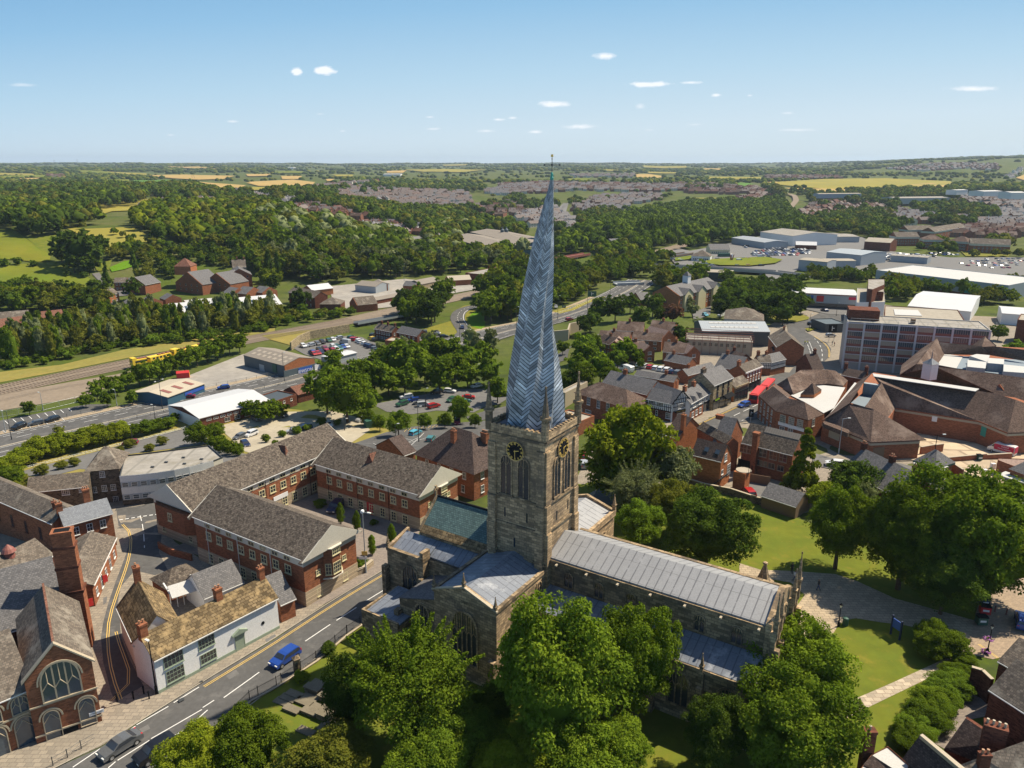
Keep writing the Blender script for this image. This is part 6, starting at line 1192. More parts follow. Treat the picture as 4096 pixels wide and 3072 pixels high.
r,L,W,ri,th,z0=house('grey_shop','grey timber-fronted shop squeezed between the half-timbered house and stone block',x1(7,'1642,766'),x1(7,'1716,730'),4.9,pitch=36,ridge=x1(7,'1665,640'),wm='clad_grey',rm='slate',cat='shop');shopfront(r,(0,0),(L,0),2.4,'black_paint',2);winrow(r,(0,0),(L,0),[3.7],2,1.4,1.3,3,3,'white_paint')
r,L,W,ri,th,z0=row('stone_shop','three-storey yellow stone shop with lime lettering on its black fascia','465,822','640,746',7.3,'515,642','sandstone','slate',chim=[(.1,.5,1.0,1.8,.8,4,'dark_stone')]);shopfront(r,(0,0),(L,0),2.7,'black_paint',3);winrow(r,(0,0),(L,0),[4.3,6.2],3,.9,1.3,2,2,'black_paint');[MB().box((L*.12+i*.42,-.16,2.72),(L*.12+i*.42+.2,-.13,3.2)).build('sign_stroke','lime_paint',r)for i in range(6)];MB().solid([(L*.55,-1.3,2.5),(L*.98,-1.3,2.5),(L*.98,-.05,3.3),(L*.55,-.05,3.3)],.06).build('awning','black_paint',r)
r,L,W,ri,th,z0=row('orange_brick_shop','two-storey stone-fronted shop with big glass front and orange brick flank','655,838','783,790',4.6,'705,735','sandstone','slate_brown');shopfront(r,(0,0),(L,0),2.9,'dark_metal',4);MB().box((-.04,.1,-1),(-.003,W-.1,4.3)).build('side_wall','brick_orange',r);MB().box((0,-.3,4.2),(L,-.01,4.7)).build('cornice','sandstone',r)
r,L,W,ri,th,z0=row('georgian_brick_shop','three-storey brick building with white sash windows and deep white cornice','752,702','905,642',6.8,'825,586','brick','slate_brown',chim=[(.02,.5,1.3,1.2,.8,4)]);shopfront(r,(0,0),(L,0),2.4,'black_paint',3);winrow(r,(0,0),(L,0),[3.7,5.6],5,.8,1.25,2,2,'white_paint',t=.12);MB().box((-.1,-.35,6.4),(L+.1,-.01,6.8)).build('cornice','white_paint',r)
r,L,W,ri,th,z0=row('tudor_shop','half-timbered shop with patched slate roof left of the road bend','868,610','985,612',4.6,'980,545','brick','slate_brown','shop',chim=[(.1,.5,1.2,1.0,.8,4)]);tudor(r,(0,0),(L,0),2.4,4.4)
r,L,W,ri,th,z0=row('tudor_shop','half-timbered building on the road bend, white panels facing the street','985,612','1118,580',4.8,'1100,505','brick','slate','shop',chim=[(.1,.5,1.3)]);tudor(r,(0,0),(L,0),2.2,4.6,.7);tudor(r,(L,0),(L,W),2.2,4.6,.7)
for i,(a,b,z,rd,lb,wm_,rm_)in enumerate([('965,370','1045,470',7,'1075,290','tall brick gabled building with tile roof beside the grey warehouse','brick','slate_brown'),('1000,500','1133,500',4.5,'1110,470','brown tiled range behind the half-timbered shops','brick','tile_dark'),('480,640','700,680',4.6,'740,560','dark tiled rear range behind the stone shop','brick','slate'),('20,585','235,628',2.8,'200,555','long low slate-roofed building behind the row of parked cars, left part','brick','slate'),('225,725','480,660',3.6,'440,610','slate roof with ivy strip behind the stone shop','brick','slate'),('0,760','130,770',3.,'100,725','low brown-roofed range below the parked cars','brick','slate_brown'),('560,560','690,600',4.,'700,520','tiled house among the back yards','brick_dark','tile_dark')]):
 house('back_building',lb,x1(17,a),x1(17,b),z,pitch=35,ridge=x1(17,rd),wm=wm_,rm=rm_,cat='building',chim=[(.2,.5,1.2)])
house('slate_range','long slate-roofed brick range with one chimney behind the corner pub',x1(7,'820,668'),x1(7,'1185,757'),5.,pitch=34,ridge=x1(7,'1275,655'),wm='brick',rm='slate',cat='building',chim=[(.32,.5,1.3,1.1,.7,2)]);house('slate_range','low slate-roofed shed between the car park and brick range',x1(7,'1085,600'),x1(7,'1400,655'),3,pitch=30,ridge=x1(7,'1390,612'),wm='brick',rm='slate',cat='building')
r,L,W,ri,th,z0=house('club_building','long red brick hall with brown tiled roof and white windows right of the tower',x1(7,'605,742'),x1(7,'1030,868'),5.2,pitch=33,ridge=x1(7,'1068,735'),roof='hip',wm='brick',rm='tile_brown',cat='hall',over=.35);wclick(r,(0,0),(L,0),clicks(7,'630,788 713,812 792,838 868,860',1.1,2.1,2,3,'white_paint',pm='glass_blue')+clicks(7,'640,878 710,896',2.,.8,4,1,'white_paint'))
house('flat_grey_building','flat grey-roofed building with pale side wall just right of the spire',x1(7,'470,735'),x1(7,'525,745'),5.2,depth_=14,roof='flat',wm='stone_trim',rm='roof_felt',cat='building')
r,L,W,ri,th,z0=house('low_flat_range','low flat-roofed brown range behind the big lime tree',x1(7,'630,985'),x1(7,'760,930'),3.5,depth_=8,roof='flat',wm='brick',rm='roof_tan',cat='building')
# ---- parish centre ----
r,L,W,ri,th,z0=house('parish_centre','orange brick gabled church centre with dark tiled roof and curved outside stair',x1(13,'800,985'),x1(13,'1232,1090'),6.0,pitch=47,ridge=x1(13,'1320,850'),wm='brick_orange',rm='tile_dark',cat='church centre',over=.12)
d=wclick(r,(L,0),(L,W),clicks(13,'1300,1030',1.2,1.6,3,3,'white_paint')+clicks(13,'1342,1200',1.6,2.2,4,4,'white_paint')+clicks(13,'1248,1245',.9,1.0,2,1,'white_paint'))
for f in(.35,.72):MB().solid([(L*f,W*.14,6.3+ri*.28),(L*f+.9,W*.14,6.3+ri*.28),(L*f+.9,W*.27,6.3+ri*.54),(L*f,W*.27,6.3+ri*.54)],.08).build('skylight','glass_blue',r)
P=block(r,X(13,'815,1112 1165,1195 1225,1165 900,1085'),3.6,-3,'brick_orange','wall_extension','roof_felt',.25,'stone_trim')
d=wclick(r,P[0],P[1],clicks(13,'990,1257',.7,1.1,1,1,'white_paint')+clicks(13,'972,1450',.7,1.3,1,1,'white_paint')+[x1(13,'985,1343')])
board(r,d[2][0],d[2][1],d[2][2],d[2][3],3.4,1.7,'navy_paint',[('PARISH CENTRE',.36,0,.5),('COFFEE SHOP',.36,0,-.5),('&',.3,0,0)],'sign_board')
stw=thing('stair_turret','round-ended brick balcony turret with black railings and steps beside the church centre','staircase',G(*x1(13,'1540,1500')),th);MB().box((-1.4,-1.6,-1),(1.0,1.0,4.0)).build('turret','brick_orange',stw);MB().lathe((0,0,4.0),[(1.5,0),(1.5,.15)],14).build('landing','brown_render',stw);q=MB()
for i in range(12):a=-.6+i*.35;q.tube((1.6*cos(a),1.6*sin(a),4.2),(1.6*cos(a),1.6*sin(a),5.2),.04,n=4)
q.build('railing','black_paint',stw);q=MB();[q.box((-2.2-i*.3,-3.2,3.6-i*.32),(-1.9-i*.3,-1.7,3.8-i*.32))for i in range(11)];q.build('steps','dark_metal',stw)
house('parish_annexe','slate-roofed brick annexe with chimneys left of the church centre, under the lime tree',x1(13,'410,680'),x1(13,'600,740'),4.6,depth_=9,pitch=38,wm='brick_orange',rm='tile_dark',cat='annexe',chim=[(.95,.2,1.4,.9,.7,2)]);tgable('parish_gable','brown tiled cross gable with tall chimney at the left of the church centre',x1(13,'520,960'),x1(13,'665,905'),5,8,45,'brick_orange','tile_brown','annexe',cop=0)
# ---- large L-shaped brick building ----
r,L,W,ri,th,z0=house('large_brick_institute','large dark red brick building with mossy slate roof and tall flank chimney behind the conifer',x1(13,'1545,800'),x1(13,'2290,985'),6.4,pitch=42,ridge=x1(13,'2212,650'),wm='brick',rm='slate_mossy',cat='institute',over=.25)
wclick(r,(0,0),(L,0),clicks(13,'1568,898 1662,918 1850,965 2000,1005 2145,1040',1.6,1.7,2,2,'stone_trim')+clicks(13,'1798,1108 1975,1155 2110,1190',1.4,1.2,2,1,'stone_trim')+clicks(13,'1885,1130',.8,1.2,1,1,'stone_trim'))
MB().box((L*.24,-1.1,-1),(L*.24+1.1,-.005,9.0)).box((L*.24-.1,-1.2,9.0),(L*.24+1.2,0.1,9.4)).build('flank_chimney','brick',r);d=wclick(r,(0,0),(L,0),[x1(13,'1590,1120')]);MB().box((d[0][0]-1.6,-.12,-1),(d[0][0]+1.6,-.01,2.6)).build('doorway','black_paint',r)
MB().solid([(L*.32,W*.34,6.6+ri*.68),(L*1.0,W*.34,6.6+ri*.68),(L*1.0,W*.49,6.6+ri*.98),(L*.32,W*.49,6.6+ri*.98)],.12).build('rooflight','asbestos',r)
r,L,ri,z0=tgable('institute_wing','projecting wing with pale rooflight and white verge, left end of the institute',x1(13,'1330,835'),x1(13,'1490,812'),6.3,11,40,'brick','slate_mossy','institute',cop=0)
house('institute_gable','gabled brick end of the institute with big square chimney stack',x1(13,'1120,790'),x1(13,'1330,835'),5.5,depth_=9,pitch=44,wm='brick',rm='slate',cat='institute',chim=[(-.2,.5,.2,1.6,1.0,0)])
# ---- red brick corner bank with brown hips ----
bk=thing('corner_bank','three-storey red brick corner building with brown hipped roofs round a flat lead well','bank',(*G(*x1(16,'195,465'),4.8)[:2],-.7),0)
E5=5.5;P=block(bk,X(16,'68,350 195,465 445,535 560,490 745,232 650,158 580,147 385,152 205,262 175,270'),E5,-2,'brick','wall')
pts=[((68,350,5.5),(195,465,5.5),(290,365,8.5),(175,275,8.5)),((195,465,5.5),(445,535,5.5),(415,395,8.5),(290,365,8.5)),((445,535,5.5),(560,490,5.5),(415,395,8.5)),((175,275,8.5),(290,365,8.5),(310,345,6.6),(200,262,6.6))]
p2=[((205,262,6),(285,212,8.6),(330,335,6)),((285,212,8.6),(385,152,9),(410,200,8.2),(500,262,6.2),(330,335,6)),((385,152,9),(580,147,9),(590,255,6.2),(500,262,6.2),(410,200,8.2)),((580,147,9),(650,158,8.6),(745,232,6),(710,272,6),(590,255,6.2)),((440,318,6.8),(385,335,6.8),(475,250,9.5)),((385,335,6.8),(490,337,6.8),(475,250,9.5)),((490,337,6.8),(545,300,6.8),(475,250,9.5))]
cvt=lambda k,pl:[[(TL[k][0]+a/TL[k][2],TL[k][1]+b/TL[k][2],c)for a,b,c in p]for p in pl]
roofs(bk,cvt(16,pts),'tile_brown');roofs(bk,cvt(16,p2),'tile_brown',name='rear_roof');roofs(bk,cvt(16,[((310,345,5.8),(415,395,5.8),(560,480,5.8),(640,440,5.8),(725,285,5.8),(500,262,5.8))]),'roof_white',.1,'flat_roof')
block(bk,X(16,'385,337 490,340 545,302 440,300'),6.7,5,'brick_orange','pavilion');wclick(bk,P[1],P[2],clicks(16,'250,524 315,541 381,559',1.5,1.9,4,4,'stucco_cream',pm='glass_blue')+clicks(16,'243,600 308,615',1.3,1.2,2,2,'white_paint'));winrow(bk,P[0],P[1],[4.4,2.6,.6],4,.9,1.2,1,3,'stucco_cream',pm='glass_blue');wclick(bk,P[2],P[3],clicks(16,'482,552',1.1,1.8,3,3,'stucco_cream'))
d=wclick(bk,P[1],P[2],[x1(16,'312,583')]);board(bk,d[0][0],d[0][1],d[0][2],d[0][3],6.8,.8,'sign_white',[],'fascia_sign')
dm=thing('dark_tiled_range','dark tiled house range with two chimneys behind the corner bank','house',(0,0,0));bpy.data.objects.remove(dm)
house('dark_tiled_range','dark tiled house range with two chimneys behind the corner bank',x1(16,'700,185'),x1(16,'862,215'),6.5,pitch=35,ridge=x1(16,'850,160'),wm='brick_dark',rm='tile_dark',cat='house',chim=[(.02,.5,1.5),(.98,.5,1.5)]);house('dark_tiled_range','small dark hipped house with chimney at the road bend',x1(16,'475,145'),x1(16,'560,140'),5,depth_=9,pitch=40,wm='brick_dark',rm='tile_dark',cat='house',chim=[(.8,.5,1.5)])
# ---- shopping precinct ----
pr=thing('shopping_precinct','large orange brick shopping precinct with steep brown tiled roofs around a delivery yard','shopping centre',(*G(*x1(8,'975,1145'),4.2)[:2],-.3),0)
P=block(pr,X(8,'585,988 975,1147 1372,1130 1120,960 1172,872 1850,978 2080,1072 2290,1062 2400,880 2145,790 1985,740 1000,585 850,672'),4.5,-3,'brick_precinct','wall')
for a,b in((0,1),(1,2),(4,5),(5,6),(6,7)):
 A,B2=P[a],P[b];l=hypot(B2[0]-A[0],B2[1]-A[1]);n=((B2[1]-A[1])/l*.07,-(B2[0]-A[0])/l*.07);MB().prism([(A[0]+n[0],A[1]+n[1]),(B2[0]+n[0],B2[1]+n[1]),B2,A],3.7,4.2).build('stone_band','stone_trim',pr)
e=4.5
roofs(pr,cvt(8,[((585,988,e),(975,1148,e),(1000,880,9.5),(800,835,9.5)),((975,1148,e),(1425,1128,e),(1000,880,9.5)),((1062,667,9.8),(1175,870,e),(1090,980,e),(930,862,9.)),((1175,870,e),(1850,977,e),(1985,755,10),(1000,612,10),(1062,667,9.8)),((1850,977,e),(2080,1072,e),(2145,805,10),(1985,755,10)),((2080,1072,e),(2300,1065,e),(2350,880,8),(2145,805,10)),((580,975,4.9),(640,940,5.2),(860,668,5.2),(985,588,10),(925,652,9.6),(800,835,9.6))]),'tile_brown')
roofs(pr,cvt(8,[((990,592,10.3),(1850,716,10.3),(1820,736,10.3),(1000,616,10.3))]),'roof_white',.15,'lead_flat');roofs(pr,cvt(8,[((612,955,5.6),(640,925,5.6),(862,672,5.6),(846,664,5.6))]),'roof_white',.12,'gutter');roofs(pr,cvt(8,[((815,830,6),(915,745,6),(1010,760,6),(925,862,6))]),'roof_blue',.1,'sunken_roof')
block(pr,X(8,'918,662 1050,680 1046,690 920,672'),9,5.5,'clad_grey','sunken_wall')
block(pr,X(8,'590,985 640,930 765,932 805,1065 790,1075 600,1000'),5.0,4,'tile_brown','porch_roof')
board(pr,*wclick(pr,P[0],P[1],[x1(8,'683,1068')])[0],3.2,3.2,'stone_trim',[],'stone_plaque');d=wclick(pr,P[4],P[5],[x1(8,'1490,960')]);board(pr,*d[0],1.1,1.3,'sign_white',[],'notice');d=wclick(pr,P[5],P[6],[x1(8,'1885,1060')]);door(pr,d[0][0],d[0][1],d[0][2]-1.2,d[0][3],1.3,2.6,'teal_paint','teal_paint')
d=wclick(pr,P[1],P[2],[x1(8,'1035,1235'),x1(8,'1250,1250')]);MB().box((-1.3,-.1,-1.3),(1.3,-.01,1.3)).build('recess_door','timber',pr,d[0][:3],d[0][3])
p3=thing('rear_precinct_range','rear precinct range with pale-ridged brown roofs, white cupola and rooftop plant','shopping centre',(*G(*x1(15,'500,455'),9.5)[:2],-3.5),0);e=6
Pq=block(p3,X(15,'225,450 400,305 820,280 1300,300 1300,745 1150,745 590,578 340,545 212,525'),e-.2,-3,'brick_precinct','wall')
roofs(p3,cvt(15,[((525,218,13),(590,345,9.5),(525,440,9.5),(345,437,12)),((525,218,13),(345,437,12.6),(210,525,11),(225,445,8),(400,300,8)),((540,250,12.5),(905,285,12.5),(970,357,9.5),(590,350,9.5)),((990,285,12.5),(1300,318,12.5),(1300,412,9.5),(965,355,9.5)),((820,278,9.5),(935,200,13.5),(905,287,12)),((935,200,13.5),(1028,280,12.5),(975,357,9.5),(905,287,12)),((500,455,12),(1300,557,12),(1300,765,7),(1150,745,7),(590,580,7)),((345,437,12),(500,455,12),(590,580,7),(340,545,7),(212,527,9))]),'tile_brown')
roofs(p3,cvt(15,[((590,350,9),(745,370,9),(690,472,9),(525,441,9))]),'roof_white',.1,'flat_roof');roofs(p3,cvt(15,[((745,370,8.8),(1300,405,8.8),(1300,553,8.8),(690,472,8.8))]),'roof_blue',.1,'plant_deck')
for s in('782,402 945,420 935,475 780,460','800,368 860,352 972,362 950,420','1088,440 1300,462 1300,515 1085,500','960,385 1095,395 1090,440 950,428'):block(p3,X(15,s),11,8.5,'clad_grey','plant_room','roof_white')
q=local(p3,G(*x1(15,'458,530'),9));cu=ob('cupola',None,p3,q);MB().box((-1.3,-1.3,-1),(1.3,1.3,3.2)).build('cupola_box','white_paint',cu,rz=.4);MB().lathe((0,0,3.2),[(2.1,0),(.15,1.3),(.03,3.6)],4,rot=pi/4+.4).build('cupola_roof','slate_grey',cu)
tgable('precinct_gable','small orange brick gable peeping over the long precinct roof',x1(15,'975,650'),x1(15,'1110,688'),8.5,5,42,'brick_precinct','tile_brown','shopping centre',cop=0)
def wallrun(name,label,pts,h,m,th=.35,cap='stone_trim',cat='wall',z=None):
 P0=[G(*p)for p in pts];r=thing(name,label,cat,P0[0]);P_=[local(r,p)for p in P0];mb=MB();cb=MB()
 for a,b in zip(P_,P_[1:]):
  l=hypot(b[0]-a[0],b[1]-a[1])or 1;nx,ny=-(b[1]-a[1])/l*th/2,(b[0]-a[0])/l*th/2;z_=min(a[2],b[2]);
  mb.prism([(a[0]-nx,a[1]-ny),(b[0]-nx,b[1]-ny),(b[0]+nx,b[1]+ny),(a[0]+nx,a[1]+ny)],z_-.6,z_+h);nx*=1.3;ny*=1.3;cb.prism([(a[0]-nx,a[1]-ny),(b[0]-nx,b[1]-ny),(b[0]+nx,b[1]+ny),(a[0]+nx,a[1]+ny)],z_+h,z_+h+.1)
 mb.build('masonry',m,r);cb.build('coping',cap,r);return r
wallrun('yard_wall','brick wall with square end pier dividing the delivery yard',X(8,'1370,1250 1480,1235 1550,1228'),2.0,'brick_precinct');wallrun('yard_wall','long low brick wall in front of the right-hand delivery van',X(8,'1590,1310 1900,1290 2105,1285'),1.4,'brick_precinct');wallrun('yard_wall','short brick wall sloping down beside the green-trimmed lodge',X(8,'1600,1370 1710,1440'),2.0,'brick_precinct')
r,L,W,ri,th,z0=house('yard_lodge','small brick lodge with pyramid slate roof and dark green fascia in the yard',x1(8,'1337,1290'),x1(8,'1492,1345'),3.2,depth_=6,pitch=38,roof='hip',wm='brick_precinct',rm='slate',cat='lodge',over=.4);MB().box((-.35,-.35,2.55),(L+.35,W+.35,3.05)).build('fascia','green_paint',r);wclick(r,(L,0),(L,W),[x1(8,'1550,1400')])
r=house('slate_hall','long grey slate roofed hall with three chimney stacks by the big trees',x1(8,'748,1352'),x1(8,'1165,1568'),4.8,pitch=37,ridge=x1(8,'1180,1322'),wm='brick_dark',rm='slate',cat='hall',chim=[(.0,.5,1.2,1.0,.8,3,'brick_dark'),(.55,.5,1.2,1.0,.8,2,'brick_dark'),(.98,.5,1.2,1.3,.8,4,'brick_dark')])
block(tg:=thing('store_building','flat pinkish-roofed brick store at the right edge of the yard','building',(*G(*x1(8,'2000,1290'),3.5)[:2],-1.5),0),X(8,'2000,1290 2130,1340 2300,1360 2300,1285 2010,1275'),4.4,-1,'brick_precinct','wall','tile_pink',.2)
house('store_lodge','brick building with dark slate hip roof and green fascia at the right edge',x1(8,'2105,1362'),x1(8,'2290,1430'),4,depth_=9,pitch=33,roof='hip',wm='brick_precinct',rm='slate',cat='building')
for i,(a,b,lb)in enumerate((('1320,1400','1480,1440','left'),('2010,1500','2200,1560','right'))):
 q=G(*x1(8,a));q2=G(*x1(8,b));t=atan2(q2[1]-q[1],q2[0]-q[0]);o=thing('market_canopy','long white market stall canopy behind the trees, %s one'%lb,'canopy',q,t);l=hypot(q2[0]-q[0],q2[1]-q[1])+2;MB().box((0,-1.6,2.6),(l,1.6,2.8)).build('canopy','roof_white',o);m=MB();[m.tube((x,y,0),(x,y,2.6),.06,n=5)for x in(.2,l/2,l-.2)for y in(-1.4,1.4)];m.build('posts','galv',o)
house('garden_shed_house','low dark slate-roofed timber outbuilding on the lawn edge under the conifer',x1(12,'68,112'),x1(12,'262,175'),2.6,depth_=5.5,pitch=30,wm='timber',rm='slate',cat='outbuilding')
wallrun('churchyard_wall','dark stone boundary wall along the top of the churchyard lawn',X(7,'1510,1490 1640,1530 1850,1570 2060,1640')+X(12,'0,155 60,170 260,235'),1.4,'dark_stone');wallrun('timber_fence','tall timber panel fence between yard and car park under the conifer',X(13,'1600,1390 1720,1410 1950,1450'),1.8,'timber',.08,'timber','fence')
# ---- six-storey offices ----
r,L,W,ri,th,z0=house('office_tower','six-storey office slab with white concrete grid and plum spandrel panels','' or x1(8,'790,172'),x1(8,'1942,240'),17.2,depth_=15,roof='flat',wm='concrete_trim',rm='roof_felt',cat='office block')
nb,sh=8,2.75
for k in range(6):
 z=17.2-.5-(k+1)*sh
 for i in range(nb):
  xx=L*i/nb+.35;ww=L/nb-.7
  if k<5:
   MB().box((xx,-.05,z),(xx+ww,-.003,z+1.0)).build('spandrel_panel','brown_panel',r)
   g=MB().box((xx,-.03,z+1.0),(xx+ww,-.003,z+sh)).build('ribbon_window','glass_blue' if(i*3+k*5)%4 else 'brown_render',r)
   m=MB();[m.box((xx+ww*j/7-.04,-.1,z+1.0),(xx+ww*j/7+.04,-.032,z+sh))for j in range(8)];m.build('mullions','concrete_trim',g)
cm_=MB();[cm_.box((L*i/nb-.3,-.35,-1),(L*i/nb+.3,-.004,17.0))for i in range(nb+1)];[cm_.box((0,-.28,17.2-.5-k*sh-.14),(L,-.006,17.2-.5-k*sh+.08))for k in range(6)];cm_.build('concrete_grid','pale_grid',r)
MB().box((.5,5,17.0),(L*.24,13,20.5)).build('plant_room','brick_dark',r);MB().box((L*.47,4,17.0),(L*.5,6,18.5)).build('roof_unit','timber',r);MB().box((1,-.3,-1),(L-1,-.1,0))
mb=MB();[mb.tube((x,.6,17.2),(x,.6,18.3),.04,n=4)for x in np.arange(1,L,3)];mb.tube((1,.6,18.3),(L-1,.6,18.3),.04,n=4);mb.build('roof_railing','galv',r)
ob_=thing('office_podium','tan flat-roofed building with bright rooflight behind the office slab','building',(*G(*x1(4,'1100,1330'),13)[:2],-10),0);block(ob_,X(4,'1090,1255 1085,1350 1740,1385 1680,1290'),14,-1,'brick_dark','wall','roof_tan',.3);roofs(ob_,cvt(4,[((1160,1285,14),(1355,1292,14),(1390,1338,14),(1170,1330,14))]),'roof_white',.2,'rooflight')
rb=thing('retail_stair_block','tan-roofed white-edged block with red door and brick lift tower beside the retail store','building',(*G(*x1(4,'865,1225'),10)[:2],-10),0);block(rb,X(4,'868,1115 862,1230 1090,1225 1080,1128'),11,-1,'white_paint','wall','roof_tan',.25);block(rb,X(4,'988,1090 985,1140 1080,1145 1086,1090'),15,-1,'brick_dark','lift_tower','roof_felt',.2);block(rb,X(4,'955,1042 952,1120 990,1125 1086,1085 1086,1042'),17,-1,'brick_dark','lift_tower','roof_felt',.2)
r,L,W,ri,th,z0=shed('retail_store','white-roofed retail store with blue and red advertising panels facing the roundabout',x1(4,'340,1150'),x1(4,'865,1175'),8,depth_=20,pitch=5,wm='clad_grey',rm='corr_white',cat='retail store');MB().box((0,-.06,-1),(L,-.003,3)).build('ground_floor','glass_dark',r);MB().box((-.2,-.3,7.5),(L+.2,-.01,8)).build('fascia','brown_panel',r);MB().box((L*.2,-.15,3.8),(L*.34,-.01,7)).build('advert','blue_paint',r);MB().box((L*.39,-.15,3.8),(L*.5,-.01,7)).build('advert','red_paint',r);MB().box((L*.88,-.15,5.5),(L,-.01,7)).build('advert','magenta_red',r)
r,L,W,ri,th,z0=shed('superstore','very large grey-clad superstore with bright white flat roof and red sign',x1(4,'1020,968'),x1(4,'2090,1092'),9,depth_=46,roof='flat',wm='clad_grey',rm='roof_white',cat='superstore');MB().box((L*.25,-.3,2.5),(L*.35,-.01,7)).build('sign','red_paint',r);MB().box((L*.265,-.36,4.2),(L*.335,-.31,5.2)).build('sign_stripe','sign_white',r);MB().box((L*.70,-.3,1.5),(L*.79,-.01,5.5)).build('sign','teal_paint',r);MB().box((0,-.1,-1),(L,-.004,1.6)).build('brick_base','brick_dark',r)
shed('white_ribbed_store','pale low-pitched metal roof store behind the office slab',x1(4,'1275,1258'),x1(4,'1785,1305'),5.5,ridge=x1(4,'1560,1185'),pitch=4,wm='white_paint',rm='corr_white',cat='store');shed('right_edge_store','white store with ribbed pale roof at the right edge',x1(4,'2035,1318'),x1(4,'2260,1335'),5.5,depth_=22,pitch=5,wm='white_paint',rm='corr_white',cat='store');r=shed('right_brick_block','dark brick flat-roofed block cut by the right picture edge',x1(4,'2160,1368'),x1(4,'2330,1385'),10,depth_=16,roof='flat',wm='brick_dark',rm='roof_tan',cat='building')
shed('bus_shelter_canopy','dark blue-fronted kiosk building beside the office slab',x1(4,'612,1405'),x1(4,'780,1400'),4,depth_=12,roof='flat',wm='clad_dark',rm='clad_slate',cat='kiosk')
# ---- grey warehouses, scaffold, brick semis ----
r,L,W,ri,th,z0=row('grey_warehouse','dark grey metal warehouse with two long strips of rooflights','362,325','975,333',6,'1035,243','clad_dark','clad_grey','warehouse',pitch=13)
for f,g in((.3,.55),(.72,.9)):
 for i in range(10):MB().solid([(L*(.14+.07*i),W*.5*f,6.2+ri*f),(L*(.14+.07*i)+2.2,W*.5*f,6.2+ri*f),(L*(.14+.07*i)+2.2,W*.5*(f+.13),6.2+ri*(f+.13)),(L*(.14+.07*i),W*.5*(f+.13),6.2+ri*(f+.13))],.05).build('rooflight','roof_white',r)
shed('grey_pavilion','grey hipped roof building behind the warehouse under the trees',x1(17,'560,215'),x1(17,'915,235'),5,depth_=22,pitch=18,roof='hip',wm='clad_grey',rm='slate_brown',cat='building')
sc=house('derelict_block','roofless pale building wrapped in horizontal scaffold rails','' or x1(17,'215,400'),x1(17,'820,430'),5.5,depth_=11,roof='flat',wm='brown_render',rm='roof_felt',cat='building',win=[('f',[3.9],10,1.2,1.3,dict(fm='stone_trim'))]);m=MB()
for z in(5.6,6.6,7.4):
 for y in(-.6,3,7,11):m.tube((-.5,y,z),(sc[1]+.5,y,z),.09,n=5)
for x in np.arange(0,sc[1],3.):m.tube((x,-.6,0),(x,-.6,7.6),.06,n=4)
m.build('scaffold','brown_panel',sc[0])
semis=[('940,242','1152,252','1130,178','brick house with long brown roof, rearmost left of the estate'),('1195,242','1388,262','1395,178','brick house with long brown roof, rearmost right of the estate'),('795,302','1040,318','1036,258','brick house in the second row of the estate, left'),('1062,312','1300,328','1292,268','brick house in the second row of the estate, middle'),('785,328','905,362','925,300','low-eaved brick house at the left end of the estate'),('1068,398','1190,385','1180,325','brick house in the front row of the estate, left half'),('1310,412','1512,428','1555,352','brick house in the front row of the estate, right half')]
for a,b,rd,lb in semis:house('estate_house',lb,x1(7,a),x1(7,b),4.4,pitch=34,ridge=x1(7,rd),wm='brick',rm='tile_brown' if 'row' in lb else 'tile_dark',cat='house',group='brown-roofed brick estate houses',win=[('f',[3.2,1.2],3,1.3,1.0)],chim=[(.45,.5,1.2,1.,.6,2)])
for a,b,dp,lb in(('1305,318','1412,300',11,'pale-roofed gable house at the right of the estate, beside the copper beech'),('880,362','962,368',9,'pale-roofed gable end low in the second row of the estate'),('1165,410','1245,402',10,'pale-roofed gable house in the front row of the estate, left'),('1510,432','1612,420',10,'pale-roofed gable house in the front row of the estate, right')):
 r,L,ri,z0=tgable('estate_house',lb,x1(7,a),x1(7,b),4.4,dp,40,'brick','tile_pink','house',cop=0);r['group']='brown-roofed brick estate houses';winrow(r,(0,0),(L,0),[3.4,1.2],1,1.5,1.1,3,2,'white_paint')
r,L,ri,z0=tgable('hotel','orange and yellow brick hotel with grey gabled roofs and white roof lantern',x1(3,'1228,1145'),x1(3,'1440,1172'),9,44,27,'brick_orange','slate','hotel',cop=0,over=.6);winrow(r,(L,0),(L,44),[7.6,5.2,2.8],14,1.0,1.3,1,2,'white_paint',a=.02,b=.98);winrow(r,(0,0),(L,0),[5.],1,2,2,2,2,'red_paint')
for y in(8,22,38):
 MB().prism([(L-.2,y-4),(L+1.3,y-4),(L+1.3,y),(L+1.3,y+4),(L-.2,y+4),(L-.2,y)],-1,lambda p:9+(1-abs(p[1]-y)/4)*2.6).build('gable_bay','cream_paint',r);m=MB();m.solid([(L*.5,y-4.4,9.),(L+1.6,y-4.4,9.),(L+1.6,y,11.9),(L*.5,y,11.9)],.2);m.solid([(L*.5,y+4.4,9.),(L+1.6,y+4.4,9.),(L+1.6,y+.002,11.9),(L*.5,y+.002,11.9)],.2);m.build('gable_roof','slate',r)
MB().box((L/2-1.6,19,12),(L/2+1.6,22.2,9+ri+3.5)).build('roof_lantern','white_paint',r);MB().lathe((L/2,20.6,9+ri+3.5),[(2.6,0),(.1,2.2)],4,rot=pi/4).build('lantern_roof','slate',r);shed('hotel_annexe','low slate-roofed annexe at the left of the hotel',x1(3,'1130,1205'),x1(3,'1222,1200'),3.5,depth_=12,pitch=26,wm='brick',rm='slate')
